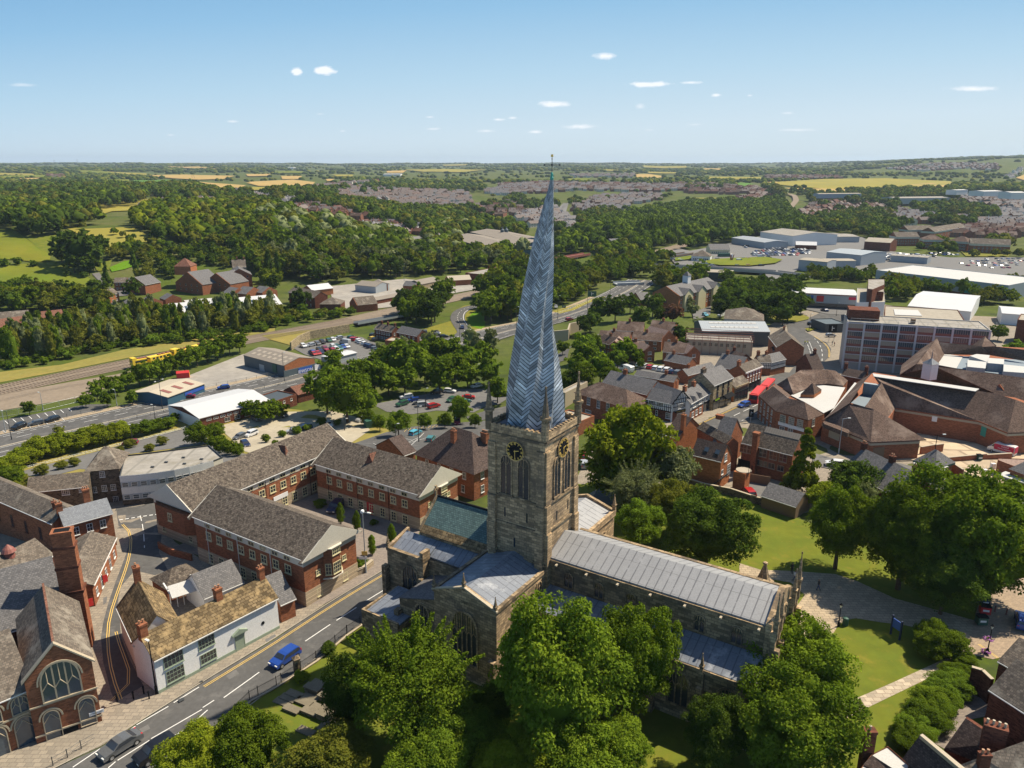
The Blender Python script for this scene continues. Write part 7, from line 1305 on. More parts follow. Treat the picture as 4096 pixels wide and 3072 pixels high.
for nm,lb,k,a,b,z,dp,pt,wm_,rm_ in[('retail_shed','big white retail warehouse with round dark logos',4,'85,660','350,695',11,52,6,'white_paint','roof_felt'),('retail_shed','long grey-blue retail shed left of the white warehouse',3,'1865,705','2130,745',7,26,6,'clad_grey','corr_grey'),('showroom','long low store with blue fascia and signs at the far side of the car park',4,'655,700','885,700',7,34,3,'clad_grey','roof_felt'),('brick_store','brick hall with cream sheet roof and white sign letters','' or 4,'925,738','1135,750',9,26,12,'brick_dark','roof_tan'),('car_showroom','grey showroom with purple glass front and glazed roof strip',4,'620,822','900,850',9,36,5,'clad_grey','clad_grey'),('curved_showroom','low cream-roofed showroom with pale green walls, left wing',4,'395,885','625,905',8,16,5,'clad_grey','roof_tan'),('curved_showroom','low cream-roofed showroom with pale green walls, right wing',4,'630,895','858,895',7,14,4,'clad_grey','roof_tan'),('long_workshop','long low grey unit behind the packed van compound',4,'1135,850','1435,870',6,14,3,'clad_grey','roof_felt'),('black_unit','black-walled unit with cream sheet roof beside the flyover',3,'1630,980','1872,990',6,14,5,'clad_dark','roof_tan'),('drive_through','low restaurant with green-white roof in the retail park',4,'370,765','540,770',5,14,20,'brick_dark','corr_white'),('white_barn_roof','white-roofed barn near the flyover',4,'-90,1095','55,1085',4,14,10,'white_paint','roof_white'),('industrial_shed','long pale industrial shed beyond the railway curve, left',4,'560,355','900,352',7,20,6,'clad_grey','roof_tan'),('industrial_shed','long grey industrial shed beyond the railway curve, right',4,'1180,390','1620,385',9,40,5,'clad_grey','roof_felt'),('far_white_shed','white shed at the horizon side of the valley, far right',4,'1890,335','2040,332',7,30,5,'white_paint','roof_white'),('far_white_shed','white shed at the far right edge under the hill',4,'2110,345','2240,345',9,34,5,'white_paint','roof_white'),('far_white_shed','small white shed right of the straw fields',4,'1670,325','1760,322',7,20,5,'white_paint','roof_white'),('far_white_shed','thin white-roofed shed on the far plain left of centre',2,'1070,195','1210,195',8,60,4,'white_paint','roof_white'),('far_white_shed','tiny white shed on the far horizon, left part',2,'300,142','350,142',10,60,4,'white_paint','roof_white')]:
 house(nm,lb,x1(k,a),x1(k,b),z,dp,pt,None,'gable',wm_,rm_,.3,cat='store' if z>6 else 'building',eave_trim=False)
for k,a,b,z,lb,wm_,rm_ in[(3,'1540,850','1690,856',5,'white restaurant with grey hipped roof by the railway bridge','white_paint','slate_brown'),(3,'1690,800','1850,800',5,'cream gabled pub left of the roundabout','cream_paint','slate'),(4,'1405,722','1568,725',9,'four-storey hipped brick flats with stone corner, left','brick','tile_brown'),(4,'1605,730','1758,742',9,'four-storey hipped brick flats, centre','brick','tile_brown'),(4,'1775,752','2105,765',9,'long four-storey brick flats with white top band, right','brick','slate_brown'),(4,'1180,700','1368,700',9,'gabled brick flats with white gable, front left','brick','slate_brown'),(4,'1275,645','1490,640',9,'gabled brick flats with white gable, rear left','brick','slate_brown'),(4,'1490,660','1745,620',9,'long brick flats with white upper band at the rear','brick','slate_brown')]:
 r=house('flats_block' if z==9 else 'pub',lb,x1(k,a),x1(k,b),z,14,30,None,'hip' if 'hipped' in lb else 'gable',wm_,rm_,.4,cat='flats' if z==9 else 'pub',win=[('f',[7.8,5.2,2.6]if z==9 else[2.5],8,1.2,1.4)])
 if z==9:band(r[0],r[1],r[2],7.,8.9,'stucco_cream')
# ---- bottom right roofs ----
r,L,W,ri,th,z0=house('brick_house_corner','tall brick house with wide grey slate roof above the paved back yard',x1(18,'478,472'),x1(18,'720,628'),7.0,pitch=38,ridge=x1(18,'668,306'),wm='brick_dark',rm='slate_brown',cat='house',over=.15)
house('market_brick_house','brick house with brown roof beside the market square, behind the slate-roofed one',x1(18,'530,300'),x1(18,'700,395'),6.,depth_=7,pitch=30,wm='brick_dark',rm='slate_brown',cat='house',over=.1)
wallrun('back_yard_wall','high dark brick wall of the back yard under the ivy',X(18,'335,480 400,500 460,560'),3.4,'brick_dark')
bb=thing('stepped_roof_house','dark tiled lean-to roof with broad brick stack of four pots below the yard','house',(*G(*x1(18,'400,905'),3.5)[:2],0),0);Pb=block(bb,X(18,'195,832 325,647 560,802 400,910'),3.3,-1,'brick_dark','wall');roofs(bb,cvt(18,[((195,832,3.5),(400,910,3.5),(560,802,6.2),(325,647,6.2))]),'tile_dark');block(bb,X(18,'325,647 560,802 575,790 335,637'),6.2,-1,'brick_dark','gable_wall');q=local(bb,G(*x1(18,'490,800'),6));chimney(bb,q[0],q[1],2,8.2,2.0,1.1,'brick_dark',4,'stone_trim',rz=-.5)
b5=thing('left_tiled_house','dark tiled roof with stone verge beside the ivy hedge, bottom edge','house',(*G(*x1(18,'45,755'),6)[:2],0),0);block(b5,X(18,'-60,905 45,757 300,962 160,1090'),3.6,-1,'brick_dark','wall');roofs(b5,cvt(18,[((-70,905,3.8),(150,1095,3.8),(305,965,6.4),(45,752,6.4))]),'tile_dark');roofs(b5,cvt(18,[((45,750,6.7),(62,742,6.7),(325,955,6.7),(305,968,6.7))]),'stone_trim',.4,'verge')
b6=thing('foreground_roof','broad weathered brown tile roof at the bottom right corner','house',(*G(*x1(18,'420,885'),7)[:2],0),0);block(b6,X(18,'245,955 420,888 690,788 760,1080 300,1100'),4.4,-1,'brick_dark','wall');roofs(b6,cvt(18,[((235,955,5.2),(420,884,6.5),(700,782,7.5),(760,1090,4.6),(300,1110,4.4))]),'slate_brown')
q=local(b6,G(*x1(18,'430,935'),6));chimney(b6,q[0],q[1],4,7.4,1.0,.6,'brick_dark',2)
b7=thing('bottom_gable_house','lead flat and small gabled roof with chimney at the bottom of the churchyard lawn','house',(*G(*x1(12,'700,1640'),3)[:2],0),0);block(b7,X(12,'620,1670 690,1580 780,1535 900,1640 880,1720'),4.0,-1,'brick','wall','roof_white',.2);roofs(b7,cvt(12,[((640,1640,4),(690,1585,4.6),(900,1720,4.6),(880,1760,4))]),'tile_dark');q=local(b7,G(*x1(12,'662,1560'),4));chimney(b7,q[0],q[1],-1,6.6,1.1,.8,'brick_dark',1,'stone_trim')
sheet('paved_yard',X(18,'285,530 330,480 480,560 440,640 330,660 200,840 130,800'),'setts_grey',.05)
# ---------------- far houses ----------------
HS=[]
def hmesh(w,d,h,r,wm,rm,key):
 if key in LM:return LM[key]
 m=MB();m.prism([(-w/2,-d/2),(w/2,-d/2),(w/2,d/2),(-w/2,d/2)],-1.5,h,0)
 for s in(-1,1):m.poly([(s*w/2,-d/2,h),(s*w/2,d/2,h),(s*w/2,0,h+r)],0)
 for s in(-1,1):p=[(-w/2-.3,s*(d/2+.4),h-.25),(w/2+.3,s*(d/2+.4),h-.25),(w/2+.3,0,h+r),(-w/2-.3,0,h+r)];m.poly(p if s<0 else p[::-1],1)
 for s in(-1,1):
  for x in(-w*.3,0,w*.3):
   for z in(.9,3.4):m.box((x-.55,s*(d/2+.02)-.02,z),(x+.55,s*(d/2+.02)+.02,z+1.1),2)
 m.box((-w*.3,-.4,h+r-.6),(-w*.3+.8,.4,h+r+.9),0)
 LM[key]=(m,[wm,rm,'glass_blue'],m.mesh('terraced_house',[wm,rm,'glass_blue'],uv=False));return LM[key]
HV=[('brick','far_roof'),('brick','tile_brown'),('brick_orange','far_roof'),('stucco_cream','far_roof'),('white_paint','far_slate'),('brick','tile_red'),('brick_orange','tile_pink'),('brick','far_slate'),('stucco_cream','far_slate')]
def houses(k,s,sp,rows,ang,label,group,vs=(0,1,2,3,5,7),w=(8,12),jit=.1,sc=1.):
 P=[G(*p[:2])for p in X(k,s)];cx=sum(p[0]for p in P)/len(P);cy=sum(p[1]for p in P)/len(P);a=RAD(ang);c,s_=cos(a),sin(a);r_=random.Random(len(s)*3+int(ang));R_=max(hypot(p[0]-cx,p[1]-cy)for p in P);v=-R_
 while v<R_:
  u=-R_;bend=r_.uniform(-.1,.1)
  while u<R_:
   x,y=cx+u*c-v*s_,cy+u*s_+v*c
   if inpoly(x,y,P)and r_.random()>jit and free(x,y,1):HS.append((x+r_.uniform(-1,1),y+r_.uniform(-1,1),a+bend+(pi/2 if r_.random()<.15 else 0)+r_.uniform(-.06,.06),r_.choice(vs),r_.choice([0,1]),label,group,sc*r_.uniform(1.,1.3)))
   u+=sp*r_.uniform(.8,1.15)
  v+=rows*.78*r_.uniform(.85,1.15)
houses(2,'460,310 700,290 1080,320 1500,340 1740,350 1780,440 1700,490 1480,480 1220,450 980,415 800,395 640,360',17,30,8,'pale-roofed house on the large hillside estate left of the spire','hillside estate left of the spire',(2,3,6,8,0))
houses(2,'1900,330 2212,290 2212,345 2080,370 1900,360',15,26,-4,'slate-roofed terrace house in the crowded streets left of the spire top','crowded streets left of the spire top',(0,4,7,8,3));houses(3,'-10,290 350,270 900,280 1300,290 1500,290 1490,330 1200,345 900,340 600,330 380,350 -10,360',16,30,5,'terrace house in the long band of streets behind the spire','band of streets behind the spire',(0,1,5,7,3,8))
houses(3,'1400,280 1700,280 2000,310 2212,340 2212,370 1800,360 1500,350',18,34,-6,'brown-roofed house on the estate below the bright green field','estate below the bright green field',(0,1,5))
houses(3,'860,370 1250,360 1330,400 1060,440 1000,490 780,510 620,540 560,480 720,400',19,28,4,'grey-roofed house among trees right of the spire','houses among trees right of the spire',(8,0,7,2));houses(2,'1740,470 2212,420 2212,530 2000,540 1900,520',19,28,-8,'brick house in the estate left of the spire shaft','estate left of the spire shaft',(0,1,5,2))
houses(3,'130,540 420,470 600,600 620,660 500,670 380,600 300,640 180,620',15,24,35,'slate-roofed terrace house in the streets beside the spire shaft','streets beside the spire shaft',(4,7,8,3,0));houses(3,'1850,395 1960,385 2120,395 2100,440 1900,430',22,30,20,'red brick house in the cluster at the wood edge','cluster at the wood edge',(0,5))
houses(1,'1110,480 1200,440 1310,430 1600,420 1720,430 1740,460 1600,470 1300,480',22,40,-3,'brick house on the hillside above the wooded park','houses above the wooded park',(0,3,5,8));houses(1,'1730,340 1850,330 2080,370 2212,395 2212,440 2100,420 1900,390',20,32,-14,'house in the row climbing the hillside, upper left','row climbing the hillside',(4,3,0,7));houses(2,'0,365 100,390 300,410 440,430 480,470 330,480 200,430 0,400',17,26,-15,'pale house in the sloping terrace on the left hillside','sloping terrace on the left hillside',(4,4,3,8));houses(2,'330,470 480,460 700,500 960,540 960,570 700,570 500,530 330,500',18,26,-18,'brick house below the sloping terrace','brick houses below the sloping terrace',(0,5,1));houses(2,'1000,540 1130,540 1130,640 1380,640 1380,690 1160,700 1050,690 800,650 780,620 1020,620',17,25,-25,'brick or white house where the valley road climbs','houses where the valley road climbs',(4,0,5,7));houses(2,'480,560 560,560 560,600 470,600',16,20,10,'brick house alone among the park trees','houses among the park trees',(0,5));houses(2,'1440,730 1530,730 1540,780 1440,780',15,20,0,'brick house beside the factory','houses beside the factory',(0,7))
houses(4,'370,540 520,440 620,430 1080,460 1080,500 880,500 640,560 480,590 400,590',16,24,52,'red brick terrace house on the angled estate beyond the retail park','angled estate beyond the retail park',(0,1,5,2));houses(4,'1100,560 1300,520 1540,560 1740,560 1840,590 2212,570 2212,640 1800,640 1740,600 1500,590 1240,620 1150,620',14,22,3,'slate-roofed terrace in the long streets at the right','long streets at the right',(7,8,4,0));houses(4,'1700,650 1900,640 2212,640 2212,740 2100,740 1780,720 1600,700',15,20,-12,'red-tiled house in the dense estate behind the flats','dense estate behind the flats',(5,1,6,0));houses(4,'1680,390 2212,370 2212,470 2080,500 1850,450 1700,440',15,24,25,'brown terrace house on the far right slope','terraces on the far right slope',(0,8,7,1));houses(4,'1950,500 2212,500 2212,560 2000,560',14,22,20,'white-roofed terrace house at the far right edge','terraces at the far right edge',(4,4,7));houses(4,'1040,500 1200,490 1340,500 1330,550 1100,550',18,26,-8,'brown-roofed house near the round yellow-green tree','houses beside the mid-right trees',(8,0,2));houses(4,'120,215 320,212 740,218 740,236 350,240 140,238',22,60,2,'new brick house in the row at the foot of the far hill','row at the foot of the far hill',(1,5,0));houses(4,'1100,155 1400,120 1700,110 2000,120 2000,170 1700,160 1400,175',24,60,20,'house on the far right hillside','houses on the far right hillside',(1,0,8));houses(4,'2050,220 2140,170 2200,140 2200,170 2100,240',20,40,45,'pale house up the steep hillside road at far right','hillside road at far right',(4,3,8));houses(3,'560,200 1080,200 1060,225 600,225',26,60,0,'distant house on the plain behind the weather vane','plain behind the weather vane',(0,3,8));houses(2,'560,285 1000,255 1040,262 700,290',24,60,0,'distant house right of the straw field','houses right of the straw field',(5,3,0));houses(1,'380,205 500,205 520,235 400,230',26,40,0,'farm building near the tree-lined fields at left','farm buildings near the fields at left',(5,0));houses(4,'-10,300 60,310 130,370 60,440 -10,400',18,28,30,'red house beside the railway curve','houses beside the railway curve',(0,5))
houses(1,'1230,1010 1340,1000 1360,1050 1240,1050',16,20,10,'tiled house behind the maltings','houses behind the maltings',(5,1))
HS.sort(key=lambda h:hypot(h[0],h[1]));far={}
for i,(x,y,a,v,sz,lb,gp,sc_)in enumerate(HS):
 w,d=((9,8),(14,8.5))[sz];wm,rm=HV[v];M_=hmesh(w,d,5.0,3.0,wm,rm,('h',v,sz))
 if i<285:o=ob('terraced_house',M_[2],None,(x,y,T(x,y)),a,sc_);tag(o,lb,'house',gp);keep(x,y,7)
 else:far.setdefault((v,sz),[]).append((x,y,T(x,y),a,sc_));keep(x,y,9)
a_=MB();ml=[];
for(v,sz),L_ in far.items():
 m=LM[('h',v,sz)][0];ks=LM[('h',v,sz)][1];ix=[]
 for q in ks:
  if q not in ml:ml.append(q)
  ix.append(ml.index(q))
 for(x,y,z,an,sc_)in L_:
  k=len(a_.v);c,s=cos(an)*sc_,sin(an)*sc_;a_.v+=[(x+p[0]*c-p[1]*s,y+p[0]*s+p[1]*c,z+p[2]*sc_)for p in m.v];a_.f+=[tuple(k+i for i in f)for f in m.f];a_.m+=[ix[i]for i in m.m]
o=a_.build('distant_houses',ml,uv=False);o['kind']='stuff';o['label']='distant estates of small brick and pale houses reading as a mass of roofs';o['category']='houses';print('HOUSES',len(HS))
for o in list(S.objects):
 if o.parent is None and o.get('category')and o.name!='church':
  xs=[];
  for c in o.children:
   if c.type=='MESH':
    for q in c.bound_box:xs.append((q[0],q[1]))
  if not xs:continue
  t=o.rotation_euler[2];x0,x1_=min(a for a,b in xs),max(a for a,b in xs);y0_,y1_=min(b for a,b in xs),max(b for a,b in xs);D=hypot(o.location[0],o.location[1])
  if max(x1_-x0,y1_-y0_)>110 and 'bridge' in o['category']:continue
  s_=8. if D>250 else 5.
  x=x0
  while x<=x1_+.1:
   y=y0_
   while y<=y1_+.1:
    keep(o.location[0]+x*cos(t)-y*sin(t),o.location[1]+x*sin(t)+y*cos(t),s_*.9);y+=s_
   x+=s_
for o in list(S.objects):
 n=o.name.split('.')[0]
 if n in('car_park','yard','merchant_yard','service_yard','street','retail_park','supermarket_car_park','gravel_lot','court','market_square','roundabout_lawn','paved_court','far_road','lane','slip_road'):
  P=[v.co for v in o.data.vertices];xs=[p[0]for p in P];ys=[p[1]for p in P];D=hypot(sum(xs)/len(xs),sum(ys)/len(ys));s_=6 if D<300 else 14
  for f in o.data.polygons:c=f.center;keep(c[0],c[1],(f.area**.5)*.62)
def tr(s,kind,m,asp,label,name='tree',group=None,**k):
 for i,t in enumerate(s.split()):
  v=t.split(',');l=label if isinstance(label,str)else label[i];tree(float(v[0]),float(v[1]),float(v[2]),kind,m,asp,label=l,name=name,group=group,**k)
# ---- big trees, foreground ----
tr('800,3050,140','round','leaf_lime',1.0,'yellow-green tree at the bottom left edge beside the road','lime_tree')
tr('1010,3000,160','round','leaf_mid',.95,'mid-green tree right of the yellow-green one at the bottom edge','broadleaf_tree')
tr('1640,2790,265','wispy','leaf_mid',.9,'wispy olive tree with long upright shoots before the church transept','broadleaf_tree')
tr('1420,2790,130','round','leaf_dark',1.35,'dark holly tree beside the grave slabs','holly_tree');tr('1760,3010,180','round','leaf_bright',.8,'bright green low tree below the wispy olive one','broadleaf_tree');tr('1330,3080,190','round','leaf_olive',.7,'olive-green low tree at the bottom edge below the grave slabs','broadleaf_tree')
tr('2225,2760,262','round','leaf_mid',1.2,'largest foreground lime tree in front of the nave','lime_tree');tr('2540,2660,165','round','leaf_mid',1.45,'narrower lime tree directly right of the largest one, against the aisle','lime_tree');tr('2070,3070,170','round','leaf_lime',.8,'pale green tree top at the bottom edge under the largest lime','lime_tree')
tr('1880,2960,150 1960,2860,120 1700,3080,160 2330,3080,190','round','leaf_mid',.9,['mid-green tree between the wispy olive tree and the largest lime','small mid-green tree hugging the left flank of the largest lime','mid-green tree at the bottom edge under the wispy olive one','lowest mid-green tree under the largest lime'],'broadleaf_tree')
tr('2480,2990,120','round','leaf_mid',1.0,'small lime tree low between the largest lime and the dark one','lime_tree')
tr('2850,2960,140','round','leaf_dark',1.15,'dark blue-green tree between the two lime groups, bottom edge','broadleaf_tree');tr('3180,2690,205','round','leaf_mid',.95,'upper lime tree by the west front of the church','lime_tree');tr('3150,2920,240','round','leaf_mid',.95,'lower lime tree covering the aisle corner, nearest the lawn path','lime_tree')
tr('3340,2110,135','round','leaf_mid',1.25,'dark green tree on the lawn left of the giant tree group','broadleaf_tree');tr('3590,2160,175','round','leaf_mid',1.15,'left tree of the giant group beyond the paved court','plane_tree');tr('3810,2120,250','round','leaf_mid',1.0,'topmost tree of the giant group at right','plane_tree');tr('3950,2220,190','round','leaf_mid',1.0,'right-hand tree of the giant group, over the market square','plane_tree');tr('3760,2310,185','round','leaf_dark',.8,'lowest shaded tree of the giant group','plane_tree')
tr('2500,1790,175','round','leaf_lime',1.05,'bright lime tree right of the clock tower','lime_tree');tr('2460,1905,110','round','leaf_mid',.9,'green tree below the bright lime tree beside the street','broadleaf_tree');tr('2680,1880,110','round','leaf_grey',1.05,'dark grey-green tree between the bright lime and parish centre','broadleaf_tree');tr('2540,1975,120','wispy','leaf_grey',.9,'sparse grey-olive tree below the bright lime tree','broadleaf_tree');tr('2560,2105,105','round','leaf_bright',.9,'sunlit yellow-green tree next to the nave roof','broadleaf_tree');tr('2820,2130,180','round','leaf_dark',.95,'broad dark green tree over the lawn behind the nave','broadleaf_tree');tr('2700,2030,120','round','leaf_olive',.9,'olive tree between the grey sparse one and the broad dark one','broadleaf_tree')
tr('3205,1840,100','cone','leaf_lime',1.5,'tall sparse conifer with tiered branches by the institute','conifer_tree',bare=.05);tr('3400,1930,100','round','leaf_dark',.9,'dark tree right of the conifer','broadleaf_tree');tr('3290,1985,70','shrub','leaf_lime',.8,'yellow-green tree under the conifer','broadleaf_tree');tr('3180,1925,60','shrub','leaf_olive',.7,'low shrub beside the timber outbuilding','shrub');tr('3450,1990,60','wispy','leaf_grey',1.1,'thin dead-looking tree between dark tree and giant group','bare_tree')
tr('3745,2570,105','shrub','leaf_mid',.7,'weeping shrub dome on the lawn by the path end','weeping_tree',bare=-.2,cat='shrub')
for i,(x,y,r)in enumerate([(3850,2640,58),(3800,2740,85),(3740,2810,92),(3690,2880,92),(3640,2960,85),(3880,2700,50),(3820,2690,60),(3770,2770,80),(3715,2845,85),(3665,2920,85)]):tree(x,y,r,'shrub','leaf_bright' if i%2 else 'leaf_mid',.55,lod=0,label='ivy-covered hedge clump between the lawn and brick back yards',name='hedge',group='ivy hedge along the lawn',bare=-.15,cat='hedge')
for x,y,r,l in((1315,2595,34,'round dark bush behind the churchyard railings, upper one'),(1205,2710,32,'round yellow-green bush behind the churchyard railings, lower one')):tree(x,y,r,'shrub','leaf_dark' if x>1300 else 'leaf_lime',.8,lod=0,label=l,name='bush',bare=-.2,cat='bush')
for i,(x,y)in enumerate([(1364,2055),(1430,2085),(1568,2135),(1490,2180)]):tree(x,y,20,'column','leaf_bright',1.9,lod=1,label='slim upright young tree in the office court, %s from the left'%('first','second','fourth','third')[i],name='young_tree',bare=.5)
for x,y,r,l in((1280,2015,26,'clipped bush at the office corner beneath the white sign'),(1495,2090,18,'round bush beside the red office door'),(1185,2360,30,'leafy shrub beside the little porch cottage'),(1445,2255,28,'climbing shrub on the railings by the lamp column')):tree(x,y,r,'shrub','leaf_bright',.8,lod=1,label=l,name='bush',bare=-.2,cat='bush')
# ---- behind the offices and along the bypass ----
HG='35,1865,60 95,1830,62 150,1800,62 205,1785,60 260,1775,62 315,1765,60 370,1750,60 425,1740,58 480,1725,52'
tr(HG,'shrub','leaf_lime',.75,'yellow-green clump of the tall hedge beside the bypass','hedge','tall hedge beside the bypass',bare=-.15,cat='hedge',lod=1)
tr('545,1720,38 590,1712,38 635,1700,36 680,1690,30 20,1900,50 60,1910,50','shrub','leaf_mid',.8,'darker green clump at the end of the bypass hedge','hedge','tall hedge beside the bypass',bare=-.1,cat='hedge',lod=1)
tr('800,1738,55 860,1730,45 700,1672,22 880,1780,40 920,1790,36 950,1800,30 1000,1640,40 1060,1648,55 1110,1640,42 240,1585,0.1','shrub','leaf_mid',.9,'bushy green shrub around the gravel lot and white shed','shrub','shrubs around the gravel lot',cat='shrub',bare=-.05)
tr('390,1560,36 435,1535,34 470,1550,30 505,1520,38 560,1500,40 600,1488,44 640,1478,40 690,1455,40 740,1440,42 790,1420,40 830,1405,42 870,1390,44 920,1375,40 960,1368,38 345,1600,28 430,1595,30 530,1590,26 120,1630,28','round','leaf_mid',1.05,'bushy trackside tree between the railway and merchants yard','broadleaf_tree','trackside trees by the yard')
tr('85,1910,26 170,1880,30 250,1860,26 300,1850,24 120,1930,30 520,1775,26 600,1790,22 650,1765,24 480,1800,20 240,1720,24 60,1950,34','shrub','leaf_olive',.8,'ragged weed shrub in the disused car park','shrub','weed shrubs in the disused car park',cat='shrub',bare=-.1)
tr('1310,1560,90 1390,1580,105 1330,1480,60 1430,1510,70 1500,1500,70 1555,1520,60 1470,1600,60 1600,1440,75 1660,1420,60 1700,1470,60 1620,1510,60 1760,1500,70 1820,1460,60 1870,1500,48 1880,1430,60 1740,1400,55 1800,1400,60 1930,1420,55 1960,1480,60 1990,1560,50 1340,1430,38 1530,1440,55 1470,1540,40','round','leaf_mid',1.0,'broadleaf tree in the belt between bypass and car park','broadleaf_tree','tree belt between bypass and car park')
tr('1610,1395,32 1720,1370,34 1880,1350,30 1900,1390,36 1960,1370,36 1530,1405,26','round','leaf_grey',1.5,'pale slender tree at the edge of the bypass belt','birch_tree','pale slender trees by the bypass',bare=.3)
tr('1595,1690,50 1520,1690,32 1470,1665,34 1840,1640,48 1780,1680,30 1700,1685,30 1900,1680,28','round','leaf_mid',1.05,'tree in the strip between the two car parks','broadleaf_tree','trees between the two car parks')
tr('1065,1755,20 1130,1735,18 1190,1722,20 1230,1710,18 1290,1690,22 1100,1770,14 1350,1690,16','shrub','leaf_mid',.9,'rough green bush along the edge of the gravel lot','shrub','bushes edging the gravel lot',cat='shrub',bare=-.1)
tr('1090,1560,0.1 2345,1420,62 2400,1470,58 2300,1460,50 2380,1380,40 2330,1510,55 2280,1530,48 2470,1430,40 2440,1500,45 2250,1390,28 2500,1400,48 2540,1420,36 2560,1455,20','round','leaf_mid',1.0,'tree in the garden ground right of the spire','broadleaf_tree','trees right of the spire');tr('2340,1385,48','round','leaf_bright',1.2,'vivid green tree right of the spire','broadleaf_tree');tr('2500,1400,44','round','leaf_bright',1.0,'vivid green tree beside the estate houses','broadleaf_tree')
tr('2360,1280,46 2400,1240,48 2460,1230,52 2340,1300,36 2520,1210,40 2560,1270,42 2610,1220,46 2640,1260,30 2720,1330,36 2730,1380,28','round','leaf_dark',1.0,'dense tree between the bypass and estate houses','broadleaf_tree','trees by the estate');tr('2690,1255,42','round','leaf_copper',.95,'dark purple copper beech by the estate houses','copper_beech')
tr('2900,1200,46 2960,1190,52 3020,1175,46 3080,1215,60 3150,1225,60 3190,1205,52 3050,1260,40 2880,1230,42 2950,1240,42 3130,1250,50 3180,1175,44','round','leaf_dark',.95,'large dark tree on the island before the retail store','broadleaf_tree','large trees near the roundabout')
tr('2770,1240,26 2790,1290,22 2750,1210,30 2830,1190,26','round','leaf_grey',1.,'small greyish tree by the hotel','broadleaf_tree','small trees by the hotel')
tr('3990,1330,38 4060,1400,48 4030,1270,20','round','leaf_bright',.8,'bright tree at the right beyond the precinct roofs','broadleaf_tree','bright trees at right')
# ---- scattered woodland ----
CNT=[0,0,0];STUFF=[];CAND={}
def wood(k,s,sp,R_,kinds,label,group,cap=60,edge=0,fill=None,name=None,asp=None,lodlim=560):
 P=[G(*p[:2])for p in X(k,s)]
 if sum(hypot(*p[:2])for p in P)/len(P)>1000:P=[G(q[0],q[1]+13*FPX/max(700,hypot(*G(*q[:2])[:2])))for q in X(k,s)]
 xs=[p[0]for p in P];ys=[p[1]for p in P];pts=[];rr=random.Random(len(s)+int(sp*10));y=min(ys)
 if sum(hypot(*p[:2])for p in P)/len(P)>560:sp*=.76;R_=(R_[0]*.66,R_[1]*.66)
 while y<max(ys):
  x=min(xs)
  while x<max(xs):
   a,b=x+rr.uniform(-.42,.42)*sp,y+rr.uniform(-.42,.42)*sp
   if inpoly(a,b,P)and free(a,b,R_[0]*.5):pts.append((a,b))
   x+=sp
  y+=sp
 for a,b in pts:
  kd,m=rr.choice(kinds);R=rr.uniform(*R_);D=hypot(a,b);ap=asp or{'round':rr.uniform(.9,1.2),'column':3.,'birch':1.9,'cone':1.7,'shrub':.8}[kd]
  if kd=='column':R*=.45
  if kd=='birch':R*=.75
  if kd=='cone':R*=.7
  if cap and D<950:CAND.setdefault(kd,[]).append((R/D,a,b,R,kd,m,ap,label,group,D))
  else:STUFF.append((a,b,T(a,b),R,ap*R,m,D))
MX=[('round','leaf_mid'),('round','leaf_mid'),('round','leaf_dark'),('round','leaf_dark'),('round','leaf_olive'),('round','leaf_lime')];DK=[('round','leaf_dark'),('round','leaf_mid'),('round','leaf_dark')]
wood(1,'-60,1500 250,1440 500,1400 900,1370 1300,1330 1700,1330 2212,1290 2212,1440 1700,1500 1100,1560 500,1680 -60,1760',6.2,(3.2,4.6),[('birch','leaf_olive'),('birch','leaf_mid'),('round','leaf_olive'),('birch','leaf_grey')],'slender birch in the dense belt beside the railway','birch belt beside the railway',130)
wood(1,'-60,1730 500,1650 1100,1540 1700,1480 2212,1420 2212,1470 1700,1530 1100,1590 500,1700 -60,1790',5,(1.6,3.2),[('shrub','leaf_bright'),('shrub','leaf_mid')],'low scrub bush at the foot of the birch belt','scrub below the birch belt',40)
wood(1,'0,1180 350,1180 700,1150 860,1200 900,1260 820,1340 500,1330 300,1330 0,1340',8,(4.5,6.5),MX,'tree in the copse behind the red-tiled terraces','copse behind the terraces',45)
wood(1,'1000,1180 1060,1120 1250,1080 1300,1180 1200,1200 1050,1230',9,(4,6),MX,'tree among the mill buildings','trees among the mills',8);wood(1,'1230,1130 1400,1100 1480,1180 1330,1190',10,(5,7),MX,'tree before the mill gables','trees before the mill gables',8);wood(1,'1620,1100 1850,1090 1850,1170 1650,1180',9,(4,5.5),MX,'tree in the mill courtyard','trees in the mill courtyard',8);wood(2,'0,1030 260,1100 260,1180 0,1080',9,(4,6),MX,'tree right of the tallest mill','trees right of the mill',10);wood(2,'370,1180 480,1190 480,1320 370,1300',8,(4,6),DK,'dark tree before the pedimented building','dark trees at the pedimented building',5)
wood(2,'0,1330 500,1260 760,1290 860,1340 600,1370 300,1410 0,1480',6,(2.2,3.6),[('shrub','leaf_mid'),('shrub','leaf_olive'),('shrub','leaf_bright')],'green scrub between works and railway','scrub between works and railway',50)
wood(2,'1120,1290 1250,1250 1500,1240 1700,1240 1640,1330 1600,1440 1400,1430 1260,1410 1230,1340',9,(5,7.5),DK,'dense tree in the clump inside the slip road bend','tree clump by the slip road',30)
wood(2,'900,1240 960,1220 1120,1290 950,1330',8,(4,5),MX,'young tree at the end of the sheds by the track','young trees by the track',6);wood(2,'1200,1180 1340,1150 1600,1130 1850,1090 1850,1140 1500,1200 1250,1250',8,(3,5),MX,'bushy tree on the embankment behind the sheds','embankment trees',25)
wood(2,'1560,1100 1740,1080 1760,1130 1600,1140',8,(3,4.5),MX,'bush near the derelict works','bushes near derelict works',8)
wood(2,'1860,1240 1830,1130 1900,1080 2000,980 2240,920 2240,1330 2150,1370 1900,1430 1880,1350',9,(5,7.5),MX,'tree in the woodland left of the spire','woodland left of the spire',60)
